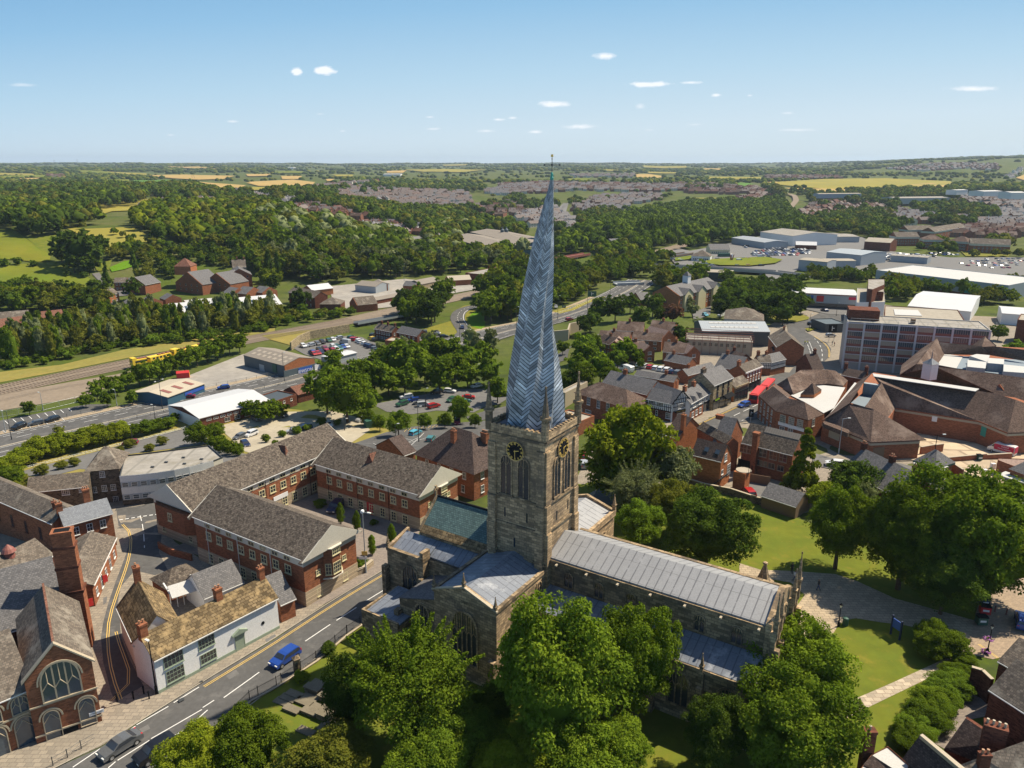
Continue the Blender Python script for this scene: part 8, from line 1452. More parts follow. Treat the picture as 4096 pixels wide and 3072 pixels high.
wood(3,'0,930 150,930 700,850 1100,760 1300,830 1370,900 1230,960 1200,1050 1100,1060 900,1060 780,1130 600,1220 420,1270 0,1400',9.5,(5,8),MX,'tree in the central woodland right of the spire','woodland right of the spire',110)
wood(3,'1010,1180 1130,1090 1250,1030 1480,990 1600,1010 1640,1200 1500,1180 1300,1150 1250,1180 1220,1130 1060,1230 850,1280 700,1310 800,1220',9,(4.5,7),MX,'tree around the hotel grounds','trees around the hotel',45)
wood(3,'1660,1240 1700,1150 1780,1060 1900,1040 1960,1080 2212,1110 2212,1300 1900,1300 1750,1300',8,(3.8,5.2),DK,'large dark tree left of the office slab','dark trees left of the office slab',26)
wood(4,'290,930 400,960 800,900 1000,910 1160,900 1020,1010 1000,1080 700,1060 480,1080 300,1080',6,(3.5,5),MX,'tree in the belt behind the retail store','tree belt behind the retail store',45);wood(4,'1095,1080 1600,1070 1750,1110 2212,1110 2240,1250 1980,1260 1820,1300 1780,1200 1340,1170 1270,1240 1100,1240',6,(3.2,4.6),[('round','leaf_mid'),('round','leaf_olive'),('round','leaf_lime')],'tree in the belt in front of the superstore','tree belt before the superstore',55)
wood(4,'0,1090 140,1140 300,1080 430,1240 420,1350 100,1330 0,1300',8,(3.8,5),DK,'large dark tree at the roundabout island','large trees near the roundabout',16)
wood(4,'1500,860 1700,870 2230,850 2230,905 1600,915 1520,900',11,(4.5,5.5),[('round','leaf_olive')],'evenly spaced round tree lining the supermarket car park','trees lining the supermarket car park',30)
wood(1,'850,850 1100,790 1300,780 1500,830 1850,850 2000,900 1850,960 1500,920 1400,890 1150,900 1100,880 860,900',9,(4,7),MX,'garden tree above the mills','garden trees above the mills',40)
wood(1,'1140,900 1400,890 1460,1000 1400,1040 1200,1030 1130,950',9,(4,6.5),MX,'tree in the gardens left of the scaffolded house','gardens left of the scaffolded house',16)
tr('330,1000,75 285,985,60 375,1020,55 250,1015,42 395,985,45 300,1045,45 360,1060,38','shrub','leaf_dark',1.0,'dark tree in the great round clump on the meadow','broadleaf_tree','great clump on the meadow');tr('75,880,42 130,870,52 185,865,48 215,895,42 100,905,40 160,910,40','shrub','leaf_dark',.9,'dark tree in the clump at the top of the meadow','broadleaf_tree','clump at the top of the meadow');tr('265,865,36','round','leaf_lime',1.,'yellow-green round tree right of the meadow-top clump','broadleaf_tree')
tr('545,1060,16','column','leaf_conifer',3.2,'dark narrow cypress beside the bright lawn','cypress_tree');tr('430,1095,32','cone','leaf_conifer',1.6,'dark pyramid conifer beside the lane houses','conifer_tree',bare=.05);tr('1080,1065,20 1115,1075,20 1140,1062,15','column','leaf_dark',2.8,'tall narrow poplar above the mills','poplar_tree','row of narrow poplars');tr('1045,965,32','round','leaf_lime',1.0,'bright yellow tree in the park above the stone lodge','broadleaf_tree');tr('135,1055,18 20,1050,24 70,1045,22 410,1000,0.1','shrub','leaf_mid',.8,'hedgerow bush crossing the meadow','shrub','hedgerow bushes on the meadow',cat='shrub',bare=-.1);tr('270,1095,16 230,1140,28 40,1150,36 100,1170,26 340,1100,18 380,1140,26','shrub','leaf_dark',.8,'bush at the lower edge of the meadow','shrub','bushes at the meadow edge',cat='shrub',bare=-.1)
wood(1,'1080,600 1180,480 1400,470 1900,460 2212,500 2212,1010 2050,980 2000,900 1850,840 1500,800 1300,760 1250,700 1100,640',12,(7,10.5),[('round','leaf_dark'),('round','leaf_olive'),('round','leaf_lime'),('round','leaf_mid')],'tree in the wooded park on the hillside','wooded park on the hillside',70)
wood(2,'0,500 160,480 300,520 480,600 700,640 850,640 1030,700 1260,720 1300,800 1400,820 1420,640 1500,640 1800,640 1580,700 1900,800 2212,850 2212,940 1800,960 1700,1000 1600,1020 1420,1000 1240,1050 850,1030 680,1100 480,1050 250,1040 0,1000',12.5,(7,11),[('round','leaf_dark'),('round','leaf_mid'),('round','leaf_mid'),('round','leaf_grey'),('round','leaf_olive')],'tree in the valley wood behind the works','valley wood behind the works',110)
tr('1490,1030,50','round','leaf_grey',1.0,'silvery willow in the valley wood','willow_tree');None
wood(3,'430,720 600,620 800,540 1000,500 1300,430 1700,400 2212,380 2212,640 1860,660 1700,740 1500,800 1300,790 1100,740 1000,680 850,700 800,760 700,700 620,780 440,840',13,(7,11),DK+[('round','leaf_mid')],'tree in the wood behind the retail park','wood behind the retail park',40)
wood(3,'1100,570 1420,580 1420,690 1100,650',9,(8,10),[('column','leaf_dark'),('column','leaf_mid')],'tall narrow poplar in the row behind the retail park','poplar row behind the retail park',26)
wood(4,'0,420 250,360 420,540 400,640 100,660 0,640',13,(8,11),DK,'tree beside the railway curve','trees beside the railway curve',10)
for k,s,sp,R_ in[(1,'-60,430 330,400 760,500 780,620 640,640 520,640 480,690 120,700 -60,640',16,(8,12)),(1,'620,620 640,640 1240,720 1280,790 1080,780',15,(3,5)),(1,'-60,270 400,250 900,280 1300,290 1700,320 1600,350 1200,330 1100,400 800,420 500,400 380,400 150,360 -60,350',20,(10,14)),(1,'1360,240 1600,280 1650,310 1900,330 2212,320 2212,360 1700,350 1500,380 1400,420 1330,380 1250,330 1380,280',18,(9,13)),(1,'1700,330 2212,330 2212,480 1900,460 1750,440 1720,380',15,(6,9)),
 (2,'200,310 500,300 700,380 1000,400 1200,440 1700,440 1900,540 2212,590 2212,830 1900,800 1800,640 1500,620 1400,620 1200,600 1000,520 700,440 450,440 200,370 0,350',16,(8,12)),(2,'1000,470 1500,450 1640,500 1700,640 1500,640 1380,600 1160,600 1000,560',14,(7,11)),(2,'1040,240 1920,260 1900,300 1500,320 1050,300',20,(7,10)),(2,'1750,440 2000,400 2120,340 2212,360 2212,440 1900,470',15,(8,11)),
 (3,'0,385 420,370 520,390 470,430 0,440',24,(6,9)),(3,'550,360 1300,345 1300,360 1000,375 560,400',22,(5,8)),(3,'440,440 480,560 600,640 460,640 430,560',13,(6,9)),(3,'600,480 900,420 1000,500 800,540 640,560',14,(6,9)),(3,'1300,440 1500,390 1800,380 2212,370 2212,400 1800,420',18,(7,10)),(3,'1440,250 1900,250 1910,300 1500,290',18,(8,12)),(4,'100,250 250,290 280,350 130,330',18,(9,13)),(4,'480,350 1100,340 1200,420 1180,480 900,440 600,440 480,380',17,(8,12)),(4,'1300,440 1700,420 2000,470 1950,560 1700,580 1400,540',15,(8,12)),(4,'400,500 700,440 1200,470 1350,540 1200,590 1100,640 700,640 500,640',15,(7,10)),(4,'780,320 1640,310 1700,370 1200,380 800,345',18,(9,12)),(4,'1640,290 2212,260 2212,320 1800,330',20,(9,13)),(2,'450,330 620,290 1000,250 1080,320 700,320 640,370',17,(8,12)),(4,'300,660 500,640 640,650 500,700',15,(5,7)),(4,'820,640 1040,620 1160,660 1000,680',14,(6,8)),(4,'1330,790 1500,760 1700,780 1800,830 1500,850 1350,820',13,(5,7)),(4,'1880,770 2080,790 2060,840 1900,830',13,(8,10))]:
 wood(k,s,sp,R_,[('round','leaf_dark'),('round','leaf_mid'),('round','leaf_dark'),('round','leaf_olive')],'','',0)
NB=sum(1 for o in S.objects if o.name.split('.')[0]=='broadleaf_tree' and o.parent is None)
for kd,L_ in CAND.items():
 L_.sort(reverse=True);lim={'round':max(0,290-NB),'birch':240,'shrub':200,'column':40}.get(kd,100)
 for i,(_,a,b,R,kd,m,ap,label,group,D)in enumerate(L_):
  if i<lim:tree(0,0,0,kd,m,ap,at=(a,b,R),label=label,name={'round':'broadleaf_tree','column':'poplar_tree','birch':'birch_tree','cone':'conifer_tree','shrub':'shrub'}[kd],group=group,cat='tree' if kd!='shrub' else 'shrub',bare=.2 if kd!='shrub' else-.1);CNT[0]+=1
  else:STUFF.append((a,b,T(a,b),R,ap*R,m,D))
rr=random.Random(5)
def nz(a,b):
 return sin(a*.0021+1.3*sin(b*.0013))+sin(b*.0027+1.1*sin(a*.0017)+2)+.6*sin(a*.006+b*.004)
FPb=[(min(p[0]for p in P),max(p[0]for p in P),min(p[1]for p in P),max(p[1]for p in P),P)for P in FP]
for D0,D1,n,R_ in((1100,2000,2600,(6,10)),(2000,3600,6500,(8,14)),(3600,7000,9500,(12,24)),(7000,11500,4500,(22,40))):
 for _ in range(n):
  D=math.sqrt(rr.uniform(D0*D0,D1*D1));az=rr.uniform(-.68,.68);x,y=D*sin(az),D*cos(az)
  v=nz(x,y);hedge=min(abs((x*.8+y*.6)%(260+D*.03)-130),abs((y*.8-x*.6)%(190+D*.03)-95))<(4+D*.002)
  if v<.35 and not hedge and D<9000:continue
  if any(a<x<b and c<y<d and inpoly(x,y,P)for a,b,c,d,P in FPb):continue
  if not free(x,y,6):continue
  z=T(x,y);px,py=proj((x,y,z))
  if(1200<px<3150 and 735<py<840 or 3140<px<4100 and 790<py<930)and rr.random()<.9:continue
  R=rr.uniform(*R_)*.72;STUFF.append((x,y,z,R,min(R*.8,5+R*.15),rr.choice(['leaf_dark','leaf_mid','leaf_dark','leaf_olive']),D))
def stuffmesh():
 import bmesh
 bm=bmesh.new();bmesh.ops.create_icosphere(bm,subdivisions=2,radius=1);bmesh.ops.delete(bm,geom=[v for v in bm.verts if v.co.z<-.45],context='VERTS');v0=np.array([v.co[:]for v in bm.verts]);bm.verts.index_update();bm.verts.ensure_lookup_table();f0=np.array([[v.index for v in f.verts]for f in bm.faces]);bm.free()
 bm=bmesh.new();bmesh.ops.create_icosphere(bm,subdivisions=1,radius=1);v1=np.array([v.co[:]for v in bm.verts]);f1=np.array([[v.index for v in f.verts]for f in bm.faces]);bm.free()
 rg=np.random.default_rng(3);by={}
 for s in STUFF:by.setdefault((s[5],'far' if s[6]>2000 else 'mid' if s[6]>620 else 'near'),[]).append(s)
 nm={'leaf_dark':'dark_woodland','leaf_mid':'green_woodland','leaf_olive':'olive_woodland','leaf_lime':'lime_woodland','leaf_grey':'willow_woodland','leaf_bright':'bright_scrub'}
 for(m,lv),L_ in by.items():
  vs=[];fs=[];rn=[];o=0
  if lv!='far':
   lf=leafmesh('x',m,26,210,.23,11,'round',False)if lv=='mid' else leafmesh('x',m,44,1100,.115,12,'round',False);q0=np.empty(len(lf.vertices)*3);lf.vertices.foreach_get('co',q0);q0=q0.reshape(-1,3)
  for(x,y,z,R,H,_,D)in L_:
   a=rg.random()*6.28;c,s=cos(a),sin(a);base,F=(v0,f0)if lv!='far' else(v1,f1)
   q=base*(.72+.5*rg.random(len(base)))[:,None]*(1.05 if lv=='far' else .9 if lv=='mid' else .6);q=np.stack([(q[:,0]*c-q[:,1]*s)*R+x,(q[:,0]*s+q[:,1]*c)*R+y,q[:,2]*H+z+H*(.55 if lv=='far' else 1.15)],1);vs.append(q);fs.append(F+o);o+=len(q);rn.append(np.full(len(F),rg.random()))
  V=np.vstack(vs).astype(np.float32);F=np.vstack(fs).astype(np.int32);RN=np.concatenate(rn);nt=len(F);lp=F.reshape(-1);st=np.arange(nt)*3
  if lv!='far':
   qs=[];nq=len(q0)//4
   for(x,y,z,R,H,_,D)in L_:
    a=rg.random()*6.28;c,s=cos(a),sin(a);qs.append(np.stack([(q0[:,0]*c-q0[:,1]*s)*R*1.05+x,(q0[:,0]*s+q0[:,1]*c)*R*1.05+y,q0[:,2]*H*1.05+z+H*1.15],1))
   Q=np.vstack(qs).astype(np.float32);lp=np.concatenate([lp,np.arange(len(Q))+len(V)]);st=np.concatenate([st,nt*3+np.arange(len(Q)//4)*4]);RN=np.concatenate([RN,rg.random(len(Q)//4)]);V=np.vstack([V,Q])
  me=bpy.data.meshes.new(nm[m]);me.vertices.add(len(V));me.vertices.foreach_set('co',V.reshape(-1));me.loops.add(len(lp));me.loops.foreach_set('vertex_index',lp.astype(np.int32));me.polygons.add(len(st));me.polygons.foreach_set('loop_start',st.astype(np.int32))
  at=me.attributes.new('rnd','FLOAT','FACE');at.data.foreach_set('value',RN.astype(np.float32));me.materials.append(MATS[m]);me.update();o_=ob(nm[m],me);o_['kind']='stuff';o_['label']='distant %s reading as one mass of tree crowns'%nm[m].replace('_',' ');o_['category']='woodland'
stuffmesh();print('TREES',CNT,len(STUFF))
# ---------------- vehicles ----------------
CD={'blue':'bright blue','white':'white','black':'black','grey':'dark grey','silver':'silver','red':'red','navy':'navy','light_blue':'light blue','green':'dark green','maroon':'maroon','orange':'orange','yellow':'yellow','cream':'cream','teal':'teal'}
for a,b,k,c,l in[((1196,2608),(1086,2684),'hatch','blue','bright blue hatchback driving past the white cottage'),((545,2960),(418,3040),'saloon','grey','dark grey saloon at the bottom left behind the black estate car'),((690,2985),(560,3062),'suv','black','black estate car with yellow door badge at the bottom edge')]:carp(*a,*b,k,c,l,name='car')
def cars(k,s,group,label=None):
 for t in s.split():
  v=t.split(',');p=x1(k,v[0]+','+v[1]);q=x1(k,v[2]+','+v[3]);g=G(*p);h=G(*q);kind={'h':'hatch','s':'suv','l':'saloon','v':'van'}[v[4][0]];col=v[5];an=atan2(h[1]-g[1],h[0]-g[0]);car(g[0],g[1],an,kind,col,(label or '%s %s %s')%(CD[col],{'hatch':'hatchback','suv':'SUV','saloon':'saloon','van':'van'}[kind],v[6].replace('_',' ')),group=group,name='van' if kind=='van' else 'parked_car')
cars(5,'2065,770,2100,790,s,grey,beside_the_gravel_lot_entrance_fence 2020,895,1990,905,s,white,by_the_weedy_fence_of_the_gravel_lot 1930,915,1900,925,h,grey,next_to_the_white_SUV_by_the_weedy_fence 1975,975,2010,990,h,navy,below_the_weedy_fence_of_the_gravel_lot 1050,965,1010,968,h,maroon,alone_behind_the_curved_office 155,835,130,845,s,black,at_the_left_end_of_the_bypass_car_park 295,805,260,812,h,grey,second_in_the_bypass_car_park 425,775,400,782,h,black,third_in_the_bypass_car_park 1515,590,1480,592,l,maroon,speeding_left_on_the_bypass 1800,517,1760,522,h,blue,speeding_on_the_bypass_above_the_white_shed','vehicles left of the offices')
cars(6,'265,735,300,750,h,grey,on_the_gravel_lot_near_its_top 350,872,310,875,h,silver,behind_the_long_office_roof 440,845,400,852,s,navy,behind_the_long_office_roof,_right_of_the_silver_one 630,815,660,830,h,white,at_the_end_of_the_long_office_roof 905,775,870,785,s,silver,beside_the_green_container 1330,885,1370,875,h,light_blue,alone_on_the_hatched_parking_bays 1595,800,1600,840,h,green,parked_behind_the_hip-roofed_house 1665,795,1675,840,s,maroon,parked_behind_the_hip-roofed_house,_right_of_the_green_one 1455,935,1490,915,h,teal,half_hidden_behind_the_hip-roofed_house'.replace('roof,_','roof_').replace('house,_','house_'),'cars near the offices')
cars(6,'1258,595,1220,600,s,white,left_in_the_upper_row_of_the_middle_car_park 1500,555,1460,565,s,black,in_the_upper_row_of_the_middle_car_park 1608,545,1650,548,h,white,right_of_the_black_SUV_in_the_middle_car_park 1822,505,1790,512,h,white,at_the_top_corner_of_the_middle_car_park 1318,618,1280,622,h,blue,in_the_lower_rows_of_the_middle_car_park 1365,640,1330,640,h,grey,in_the_lower_rows_of_the_middle_car_park 1225,650,1190,660,s,green,at_the_left_of_the_lower_rows 1395,655,1440,650,s,silver,in_the_lower_rows_of_the_middle_car_park 1478,668,1510,660,s,red,at_the_right_of_the_lower_rows 1758,595,1800,595,l,red,in_the_right_rows_of_the_middle_car_park 1730,630,1760,625,h,teal,beneath_the_red_saloon 1620,615,1600,625,h,green,behind_the_small_tree 1950,545,1990,550,h,white,at_the_right_end_near_the_spire 2040,575,2075,570,s,white,partly_behind_the_spire_foot 690,1490,650,1530,s,navy,beneath_the_office_block_in_the_court','cars in the middle car park')
J='h,white s,white h,grey h,navy s,black h,black h,silver'.split();r_=random.Random(4)
for x,y,dx,dy,kc in[(430,182,30,14,'s,white'),(490,175,-30,6,'h,silver'),(545,162,30,14,'h,grey'),(583,152,30,16,'s,black'),(635,138,26,14,'h,green'),(668,130,24,12,'h,white'),(715,117,-26,4,'h,silver'),(765,158,-30,-4,'v,silver'),(500,230,-24,-8,'h,blue'),(515,245,24,12,'h,red'),(548,240,24,12,'h,red'),(560,215,24,12,'s,black'),(575,232,24,14,'h,navy'),(605,205,24,12,'s,maroon'),(610,222,-24,-8,'h,red'),(660,213,-24,-10,'h,red'),(670,188,24,12,'s,white'),(695,205,24,12,'h,white'),(700,185,24,12,'h,green'),(725,200,24,12,'h,teal'),(750,190,24,12,'h,blue'),(780,185,24,12,'h,white'),(815,115,26,-8,'s,green'),(830,125,26,-8,'h,red'),(850,128,26,-8,'s,red'),(880,140,26,-8,'s,white'),(895,150,26,-8,'h,white'),(925,160,26,-8,'h,white'),(945,175,26,-8,'h,navy'),(970,185,26,-8,'s,navy'),(1005,200,26,-8,'h,grey'),(1040,215,26,-8,'h,teal'),(990,120,26,-8,'h,yellow'),(1010,130,26,-8,'h,black'),(990,95,20,-8,'s,black'),(1390,160,26,-4,'h,white')]:
 cars(6,'%d,%d,%d,%d,%s,x'%(x,y,x+dx,y+dy,kc),'cars packed in the railway car park','%s %s in the packed railway car park%.0s')
cars(2,'1490,1495,1460,1495,l,grey,at_the_verge_by_the_pub 1505,1482,1530,1490,h,black,at_the_verge_behind_the_grey_one 1560,1512,1590,1510,h,black,leaving_the_slip_road 1708,1440,1712,1460,h,navy,on_the_slip_road_island 1410,1475,1405,1460,s,grey,by_the_pub_gable 1325,745,1325,760,h,navy,parked_on_the_climbing_road 1370,760,1368,780,h,white,parked_on_the_climbing_road','cars by the pub')
cars(3,'558,1375,590,1368,h,red,alone_on_the_bypass_right_of_the_spire 770,1228,800,1222,s,grey,on_the_far_carriageway_right_of_the_spire 450,1275,455,1290,h,silver,waiting_on_the_slip_road_behind_the_spire 1155,1245,1120,1248,h,silver,parked_at_the_hotel 1080,1277,1050,1280,h,teal,parked_below_the_hotel 1650,1340,1680,1350,h,light_blue,on_the_street_by_the_warehouse 1780,1345,1760,1350,v,white,parked_under_the_dark_trees','cars right of the spire')
cars(7,'1070,535,1095,525,s,black,first_in_the_row_behind_the_pub 1125,540,1150,530,s,white,second_in_the_row_behind_the_pub 1165,548,1190,538,s,white,third_in_the_row_behind_the_pub 1208,555,1230,545,h,red,fourth_in_the_row_behind_the_pub 1252,563,1275,553,h,white,fifth_in_the_row_behind_the_pub 1297,573,1320,563,s,white,sixth_in_the_row_behind_the_pub 1345,580,1370,570,s,white,seventh_in_the_row_behind_the_pub 1382,595,1400,585,h,navy,eighth_in_the_row_behind_the_pub 1430,602,1455,592,s,grey,last_in_the_row_behind_the_pub 1020,580,990,575,v,white,parked_across_behind_the_slate_roofs 840,598,870,595,h,white,by_the_dark_fence 1962,862,1935,868,h,blue,following_the_red_bus 660,1278,650,1250,h,red,behind_the_bright_lime_tree 675,1340,660,1300,h,silver,in_the_street_behind_the_bright_lime_tree 1995,1570,1975,1550,h,red,in_the_yard_beside_the_timber_outbuilding'.replace('_as','_as'),'cars in the town streets')
cars(8,'490,205,520,200,h,black,entering_the_roundabout 515,182,540,175,h,navy,on_the_roundabout_behind_the_black_one 600,98,570,92,l,navy,passing_the_retail_store 690,1345,650,1340,h,white,parked_below_the_shopping_precinct 650,300,680,300,h,silver,beside_the_office_slab','cars at the roundabout')
cars(12,'1540,850,1535,810,s,blue,at_the_right_edge_of_the_market_square','car at the market square')
def bus(k,a,b,l):
 g=G(*x1(k,a));h=G(*x1(k,b));an=atan2(h[1]-g[1],h[0]-g[0]);r=thing('bus',l,'bus',(g[0],g[1],T(g[0],g[1])+.15),an,'red buses in the town street');MB().prism([(-5,-1.2),(5,-1.2),(5.2,0),(5,1.2),(-5,1.2)],.35,2.9).build('body','red_paint',r);g_=MB();g_.box((-4.6,-1.23,1.5),(4.8,-1.205,2.5)).box((-4.6,1.205,1.5),(4.8,1.23,2.5)).box((-5.04,-1.0,1.5),(-5.005,1.0,2.6));g_.build('window_glass','glass_dark',r);MB().box((-4.2,-.9,2.9),(4.2,.9,3.05)).build('roof_pod','red_paint',r)
 for x in(-3,3):
  for y in(-1.15,1.15):MB().tube((0,-.1,0),(0,.1,0),.48,n=12).build('wheel','tyre',r,(x,y,.48))
 None
bus(16,'52,385','110,340','red single-decker bus seen from behind beside the corner bank');bus(16,'128,318','175,282','second red bus ahead of the first, half hidden by the bank roof')
def icevan(k,a,b,l,line2):
 g=G(*x1(k,a));h=G(*x1(k,b));an=atan2(h[1]-g[1],h[0]-g[0]);r=car(g[0],g[1],an,'van','white',l,full=True,name='delivery_van',group='frozen food delivery vans',sc=1.0)
 s=-1;P=MB()
 for s in(-1,1):P.box((-2.6,s*1.0-.04,1.0),(1.4,s*1.0+.04,2.25))
 P.box((-2.80,-.85,.9),(-2.72,.85,2.3));o=P.build('livery_panel','magenta_red',r)
 for s,rz in((-1,0),(1,pi)):text('Iceland',.52,'sign_white',o,(-.8,s*1.06,1.95),(pi/2,0,rz));text(line2,.42,'sign_white',o,(-.7,s*1.06,1.45),(pi/2,0,rz))
icevan(8,'1268,1035','1220,1022','white and magenta delivery van partly behind the precinct roof','Free delivery');icevan(8,'2030,1242','1950,1222','white and magenta delivery van behind the low yard wall','Home Delivery')
def bins(k,a,col,l,w=1.3,cap='black_paint'):
 g=G(*x1(k,a));r=thing('wheeled_bin',l,'bin',(g[0],g[1],g[2]+.15),random.uniform(-.3,.3));MB().box((-w/2,-.5,.15),(w/2,.5,1.25)).build('body',col,r);MB().prism([(-w/2-.04,-.55),(w/2+.04,-.55),(w/2+.04,.55),(-w/2-.04,.55)],1.25,1.4).build('lid',cap,r);MB().box((-.4,-.52,.6),(.4,-.505,.9)).build('label_plate','sign_white',r)
for a,c,l in(('1685,1050','red_paint','red wheeled waste bin against the precinct wall, left one'),('1750,1060','red_paint','faded red wheeled waste bin against the precinct wall, right one'),('1912,1110','yellow_paint','yellow wheeled bin beside the teal door'),('1838,1075','green_paint','dark bin at the precinct wall corner'),('1845,1300','green_paint','brown bin with green lid on the yard wall')):bins(8,a,c,l,1.4 if c=='red_paint' else .9)
for a,c,l in(('1305,850','green_paint','large dark green wheeled bin under the trees by the market square'),('1325,790','red_paint','red-bodied wheeled bin behind the green one'),('1318,745','navy_paint','dark blue lidded bin at the square under the trees')):bins(12,a,c,l,1.3)
COLS=['white','white','grey','black','silver','blue','navy','red','grey','silver','white','black'];n_=0
def lot(k,s,sp,row,ang,label,group,p=.85,big=0):
 global n_
 P=[G(*q[:2])for q in X(k,s)];cx=sum(q[0]for q in P)/len(P);cy=sum(q[1]for q in P)/len(P);a=RAD(ang);c,s_=cos(a),sin(a);v=-140;rr=random.Random(int(ang)+len(s));m=0
 while v<140:
  u=-160
  while u<160:
   x,y=cx+u*c-v*s_,cy+u*s_+v*c
   if inpoly(x,y,P)and rr.random()<p and m<75 and n_<225:
    kd='van' if rr.random()<big else rr.choice(['hatch','suv','saloon','hatch']);co=rr.choice(COLS)if kd!='van' else 'white';car(x,y,a+pi/2+rr.choice([0,pi]),kd,co,'%s %s %s'%(CD[co],{'hatch':'hatchback','suv':'SUV','saloon':'saloon','van':'van'}[kd],label),group=group,name='van' if kd=='van' else 'parked_car');n_+=1;m+=1
   u+=sp
  v+=row
lot(4,'20,830 240,800 500,820 480,850 300,870 120,865 0,870',3.2,11,6,'in the crowded car park behind the roundabout','cars in the crowded roundabout car park',.9);lot(4,'1010,880 1130,860 1440,860 1440,890 1330,915 1100,905',4,9,4,'in the packed van compound above the superstore','vans in the compound',.8,.5);lot(4,'1640,940 1840,900 2240,890 2240,960 2000,980',4.5,14,4,'in the supermarket car park at the right','cars in the supermarket car park',.7)
lot(4,'1440,840 1800,835 1760,860 1480,880',4,12,4,'behind the compound at the right','cars behind the compound',.6);lot(4,'-60,760 150,740 300,770 250,800 -40,810',3.6,12,20,'between the sheds of the retail park','cars between the retail sheds',.6)
for i,(x,y,c,kd)in enumerate([(1390,890,'white','h'),(1450,893,'white','h'),(1465,900,'silver','h'),(1568,897,'red','h'),(1675,886,'white','h'),(1750,890,'silver','s'),(1600,905,'white','h'),(1925,905,'white','v'),(1460,945,'navy','h'),(1510,965,'navy','h'),(1960,887,'black','h'),(2000,888,'maroon','h'),(2095,870,'white','v'),(2160,878,'navy','s'),(2100,943,'black','s'),(2000,943,'red','s'),(1910,945,'grey','s'),(1645,933,'white','v'),(1710,940,'silver','h')]):
 g=G(*x1(3,'%d,%d'%(x,y)));car(g[0],g[1],.1+.1*(i%3),{'h':'hatch','s':'suv','v':'van'}[kd],c,'%s %s circling the big roundabout'%(CD[c],{'h':'hatchback','s':'SUV','v':'van'}[kd]),group='traffic on the roundabout',name='car')
g=G(*x1(3,'1808,868'));lr=thing('lorry','dark green curtain-sided lorry at the roundabout','lorry',g,.1);MB().box((-6,-1.3,1.1),(4,1.3,4.)).build('trailer','green_paint',lr);MB().box((4.3,-1.2,.8),(6.3,1.2,3.2)).build('cab','sign_white',lr);[MB().tube((x,-1.2,.5),(x,1.2,.5),.5,n=10).build('wheel_axle','tyre',lr)for x in(-4.5,-3.2,5.2)]
sc_=thing('sculpture','rust-red sculpture on the roundabout lawn','sculpture',G(*x1(3,'1860,905')),0);m_=MB();[m_.tube((0,0,0),(1.8*cos(a),1.8*sin(a),6.5),.7,.25,6)for a in(0,2.1,4.2)];m_.build('flames','brown_panel',sc_)
for pts in('1700,905 1790,912','1900,905 2140,898'):
 P=[G(*p)for p in X(3,pts)];h=thing('clipped_hedge','long dark clipped hedge on the roundabout lawn, %s'%('left' if '1700' in pts else 'right'),'hedge',P[0]);b=local(h,P[1]);l=hypot(b[0],b[1]);MB().box((0,-1,0),(l,1,1.6)).build('foliage',MATS['leaf_dark'],h,rz=atan2(b[1],b[0]),uv=False)
# ---------------- street furniture ----------------
def lamp(k,a,hh,label,m='galv',arms=((0,1.2),),hd='lamp_glass',cat='street lamp',name='street_lamp',rz=0):
 g=G(*x1(k,a));r=thing(name,label,cat,g,rz);MB().tube((0,0,-.3),(0,0,hh),.11,.06,8).build('column',m,r);MB().tube((0,0,0),(0,0,1.2),.16,n=8).build('base',m,r)
 for an,l in arms:MB().tube((0,0,hh-.05),(l*cos(an),l*sin(an),hh+.15),.05,n=6).build('arm',m,r);MB().box((-.12,-.14,-.07),(.5,.14,.07)).build('lantern',hd,r,(l*cos(an),l*sin(an),hh+.15),an)
 return r
r=lamp(14,'28,1060',10.5,'tall galvanised lamp column with dish and signs by the office court',arms=((-.4,1.),));MB().tube((0,-.1,10.7),(-.1,-.35,10.9),.35,.1,12).build('dish','sign_white',r);MB().box((-.5,-.1,3.2),(.4,-.05,3.9)).build('yellow_sign','gold_paint',r);MB().box((-1.0,-.1,2.5),(.3,-.05,2.95)).build('name_sign','sign_white',r)
lamp(9,'970,1205',7.4,'black street lamp at the corner of the white cottage','black_paint',arms=((2.6,.1),))
lamp(8,'715,1240',8.2,'grey street lamp before the precinct gable');lamp(8,'1462,1400',8.5,'lamp standing behind the yard lodge','black_paint');
for a,h_,l,ar in(('1308,680',9.6,'double-armed lamp on the bypass central reservation',((1.2,1.4),(-1.9,1.4))),('95,925',8.5,'dark lamp behind the bypass hedge at left',((2.8,1.5),)),('47,865',7.,'pale lamp at the far left of the bypass car park',((2.8,1.),)),('348,690',6,'pale lamp by the palisade fence',((2.8,.5),)),('942,652',5.5,'pale short lamp at the end of the bypass car park',((2.8,.4),)),('1250,770',5.,'dark lamp before the white shed',((2.8,.5),)),('1068,945',5.2,'rusty brown pole behind the curved office',((2.8,.1),))):lamp(5,a,h_,l,'galv' if 'pale' in l else 'dark_metal',ar)
for a,h_,l in(('1175,990',6.2,'timber-coloured pole at the hatched parking bays'),('1358,940',9.5,'tall dark lamp beside the light blue car'),('1412,665',6.4,'dark lamp in the middle of the car park'),('1827,470',7,'dark lamp at the edge of the tree belt'),('278,460',11,'tall lamp in front of the builders merchant'),('762,850',3.5,'short pale post by the gravel lot gate')):lamp(6,a,h_,l,'dark_metal',((.3,.6),))
for a,h_,l in(('1240,1060',12,'blue-grey phone mast with antenna head beside the valley wood'),('1688,1515',9,'lamp at the slip road mouth'),('2142,1470',8,'lamp on the bypass left of the spire')):lamp(2,a,h_,l,'clad_blue' if 'mast' in l else 'dark_metal',((.3,.6),))
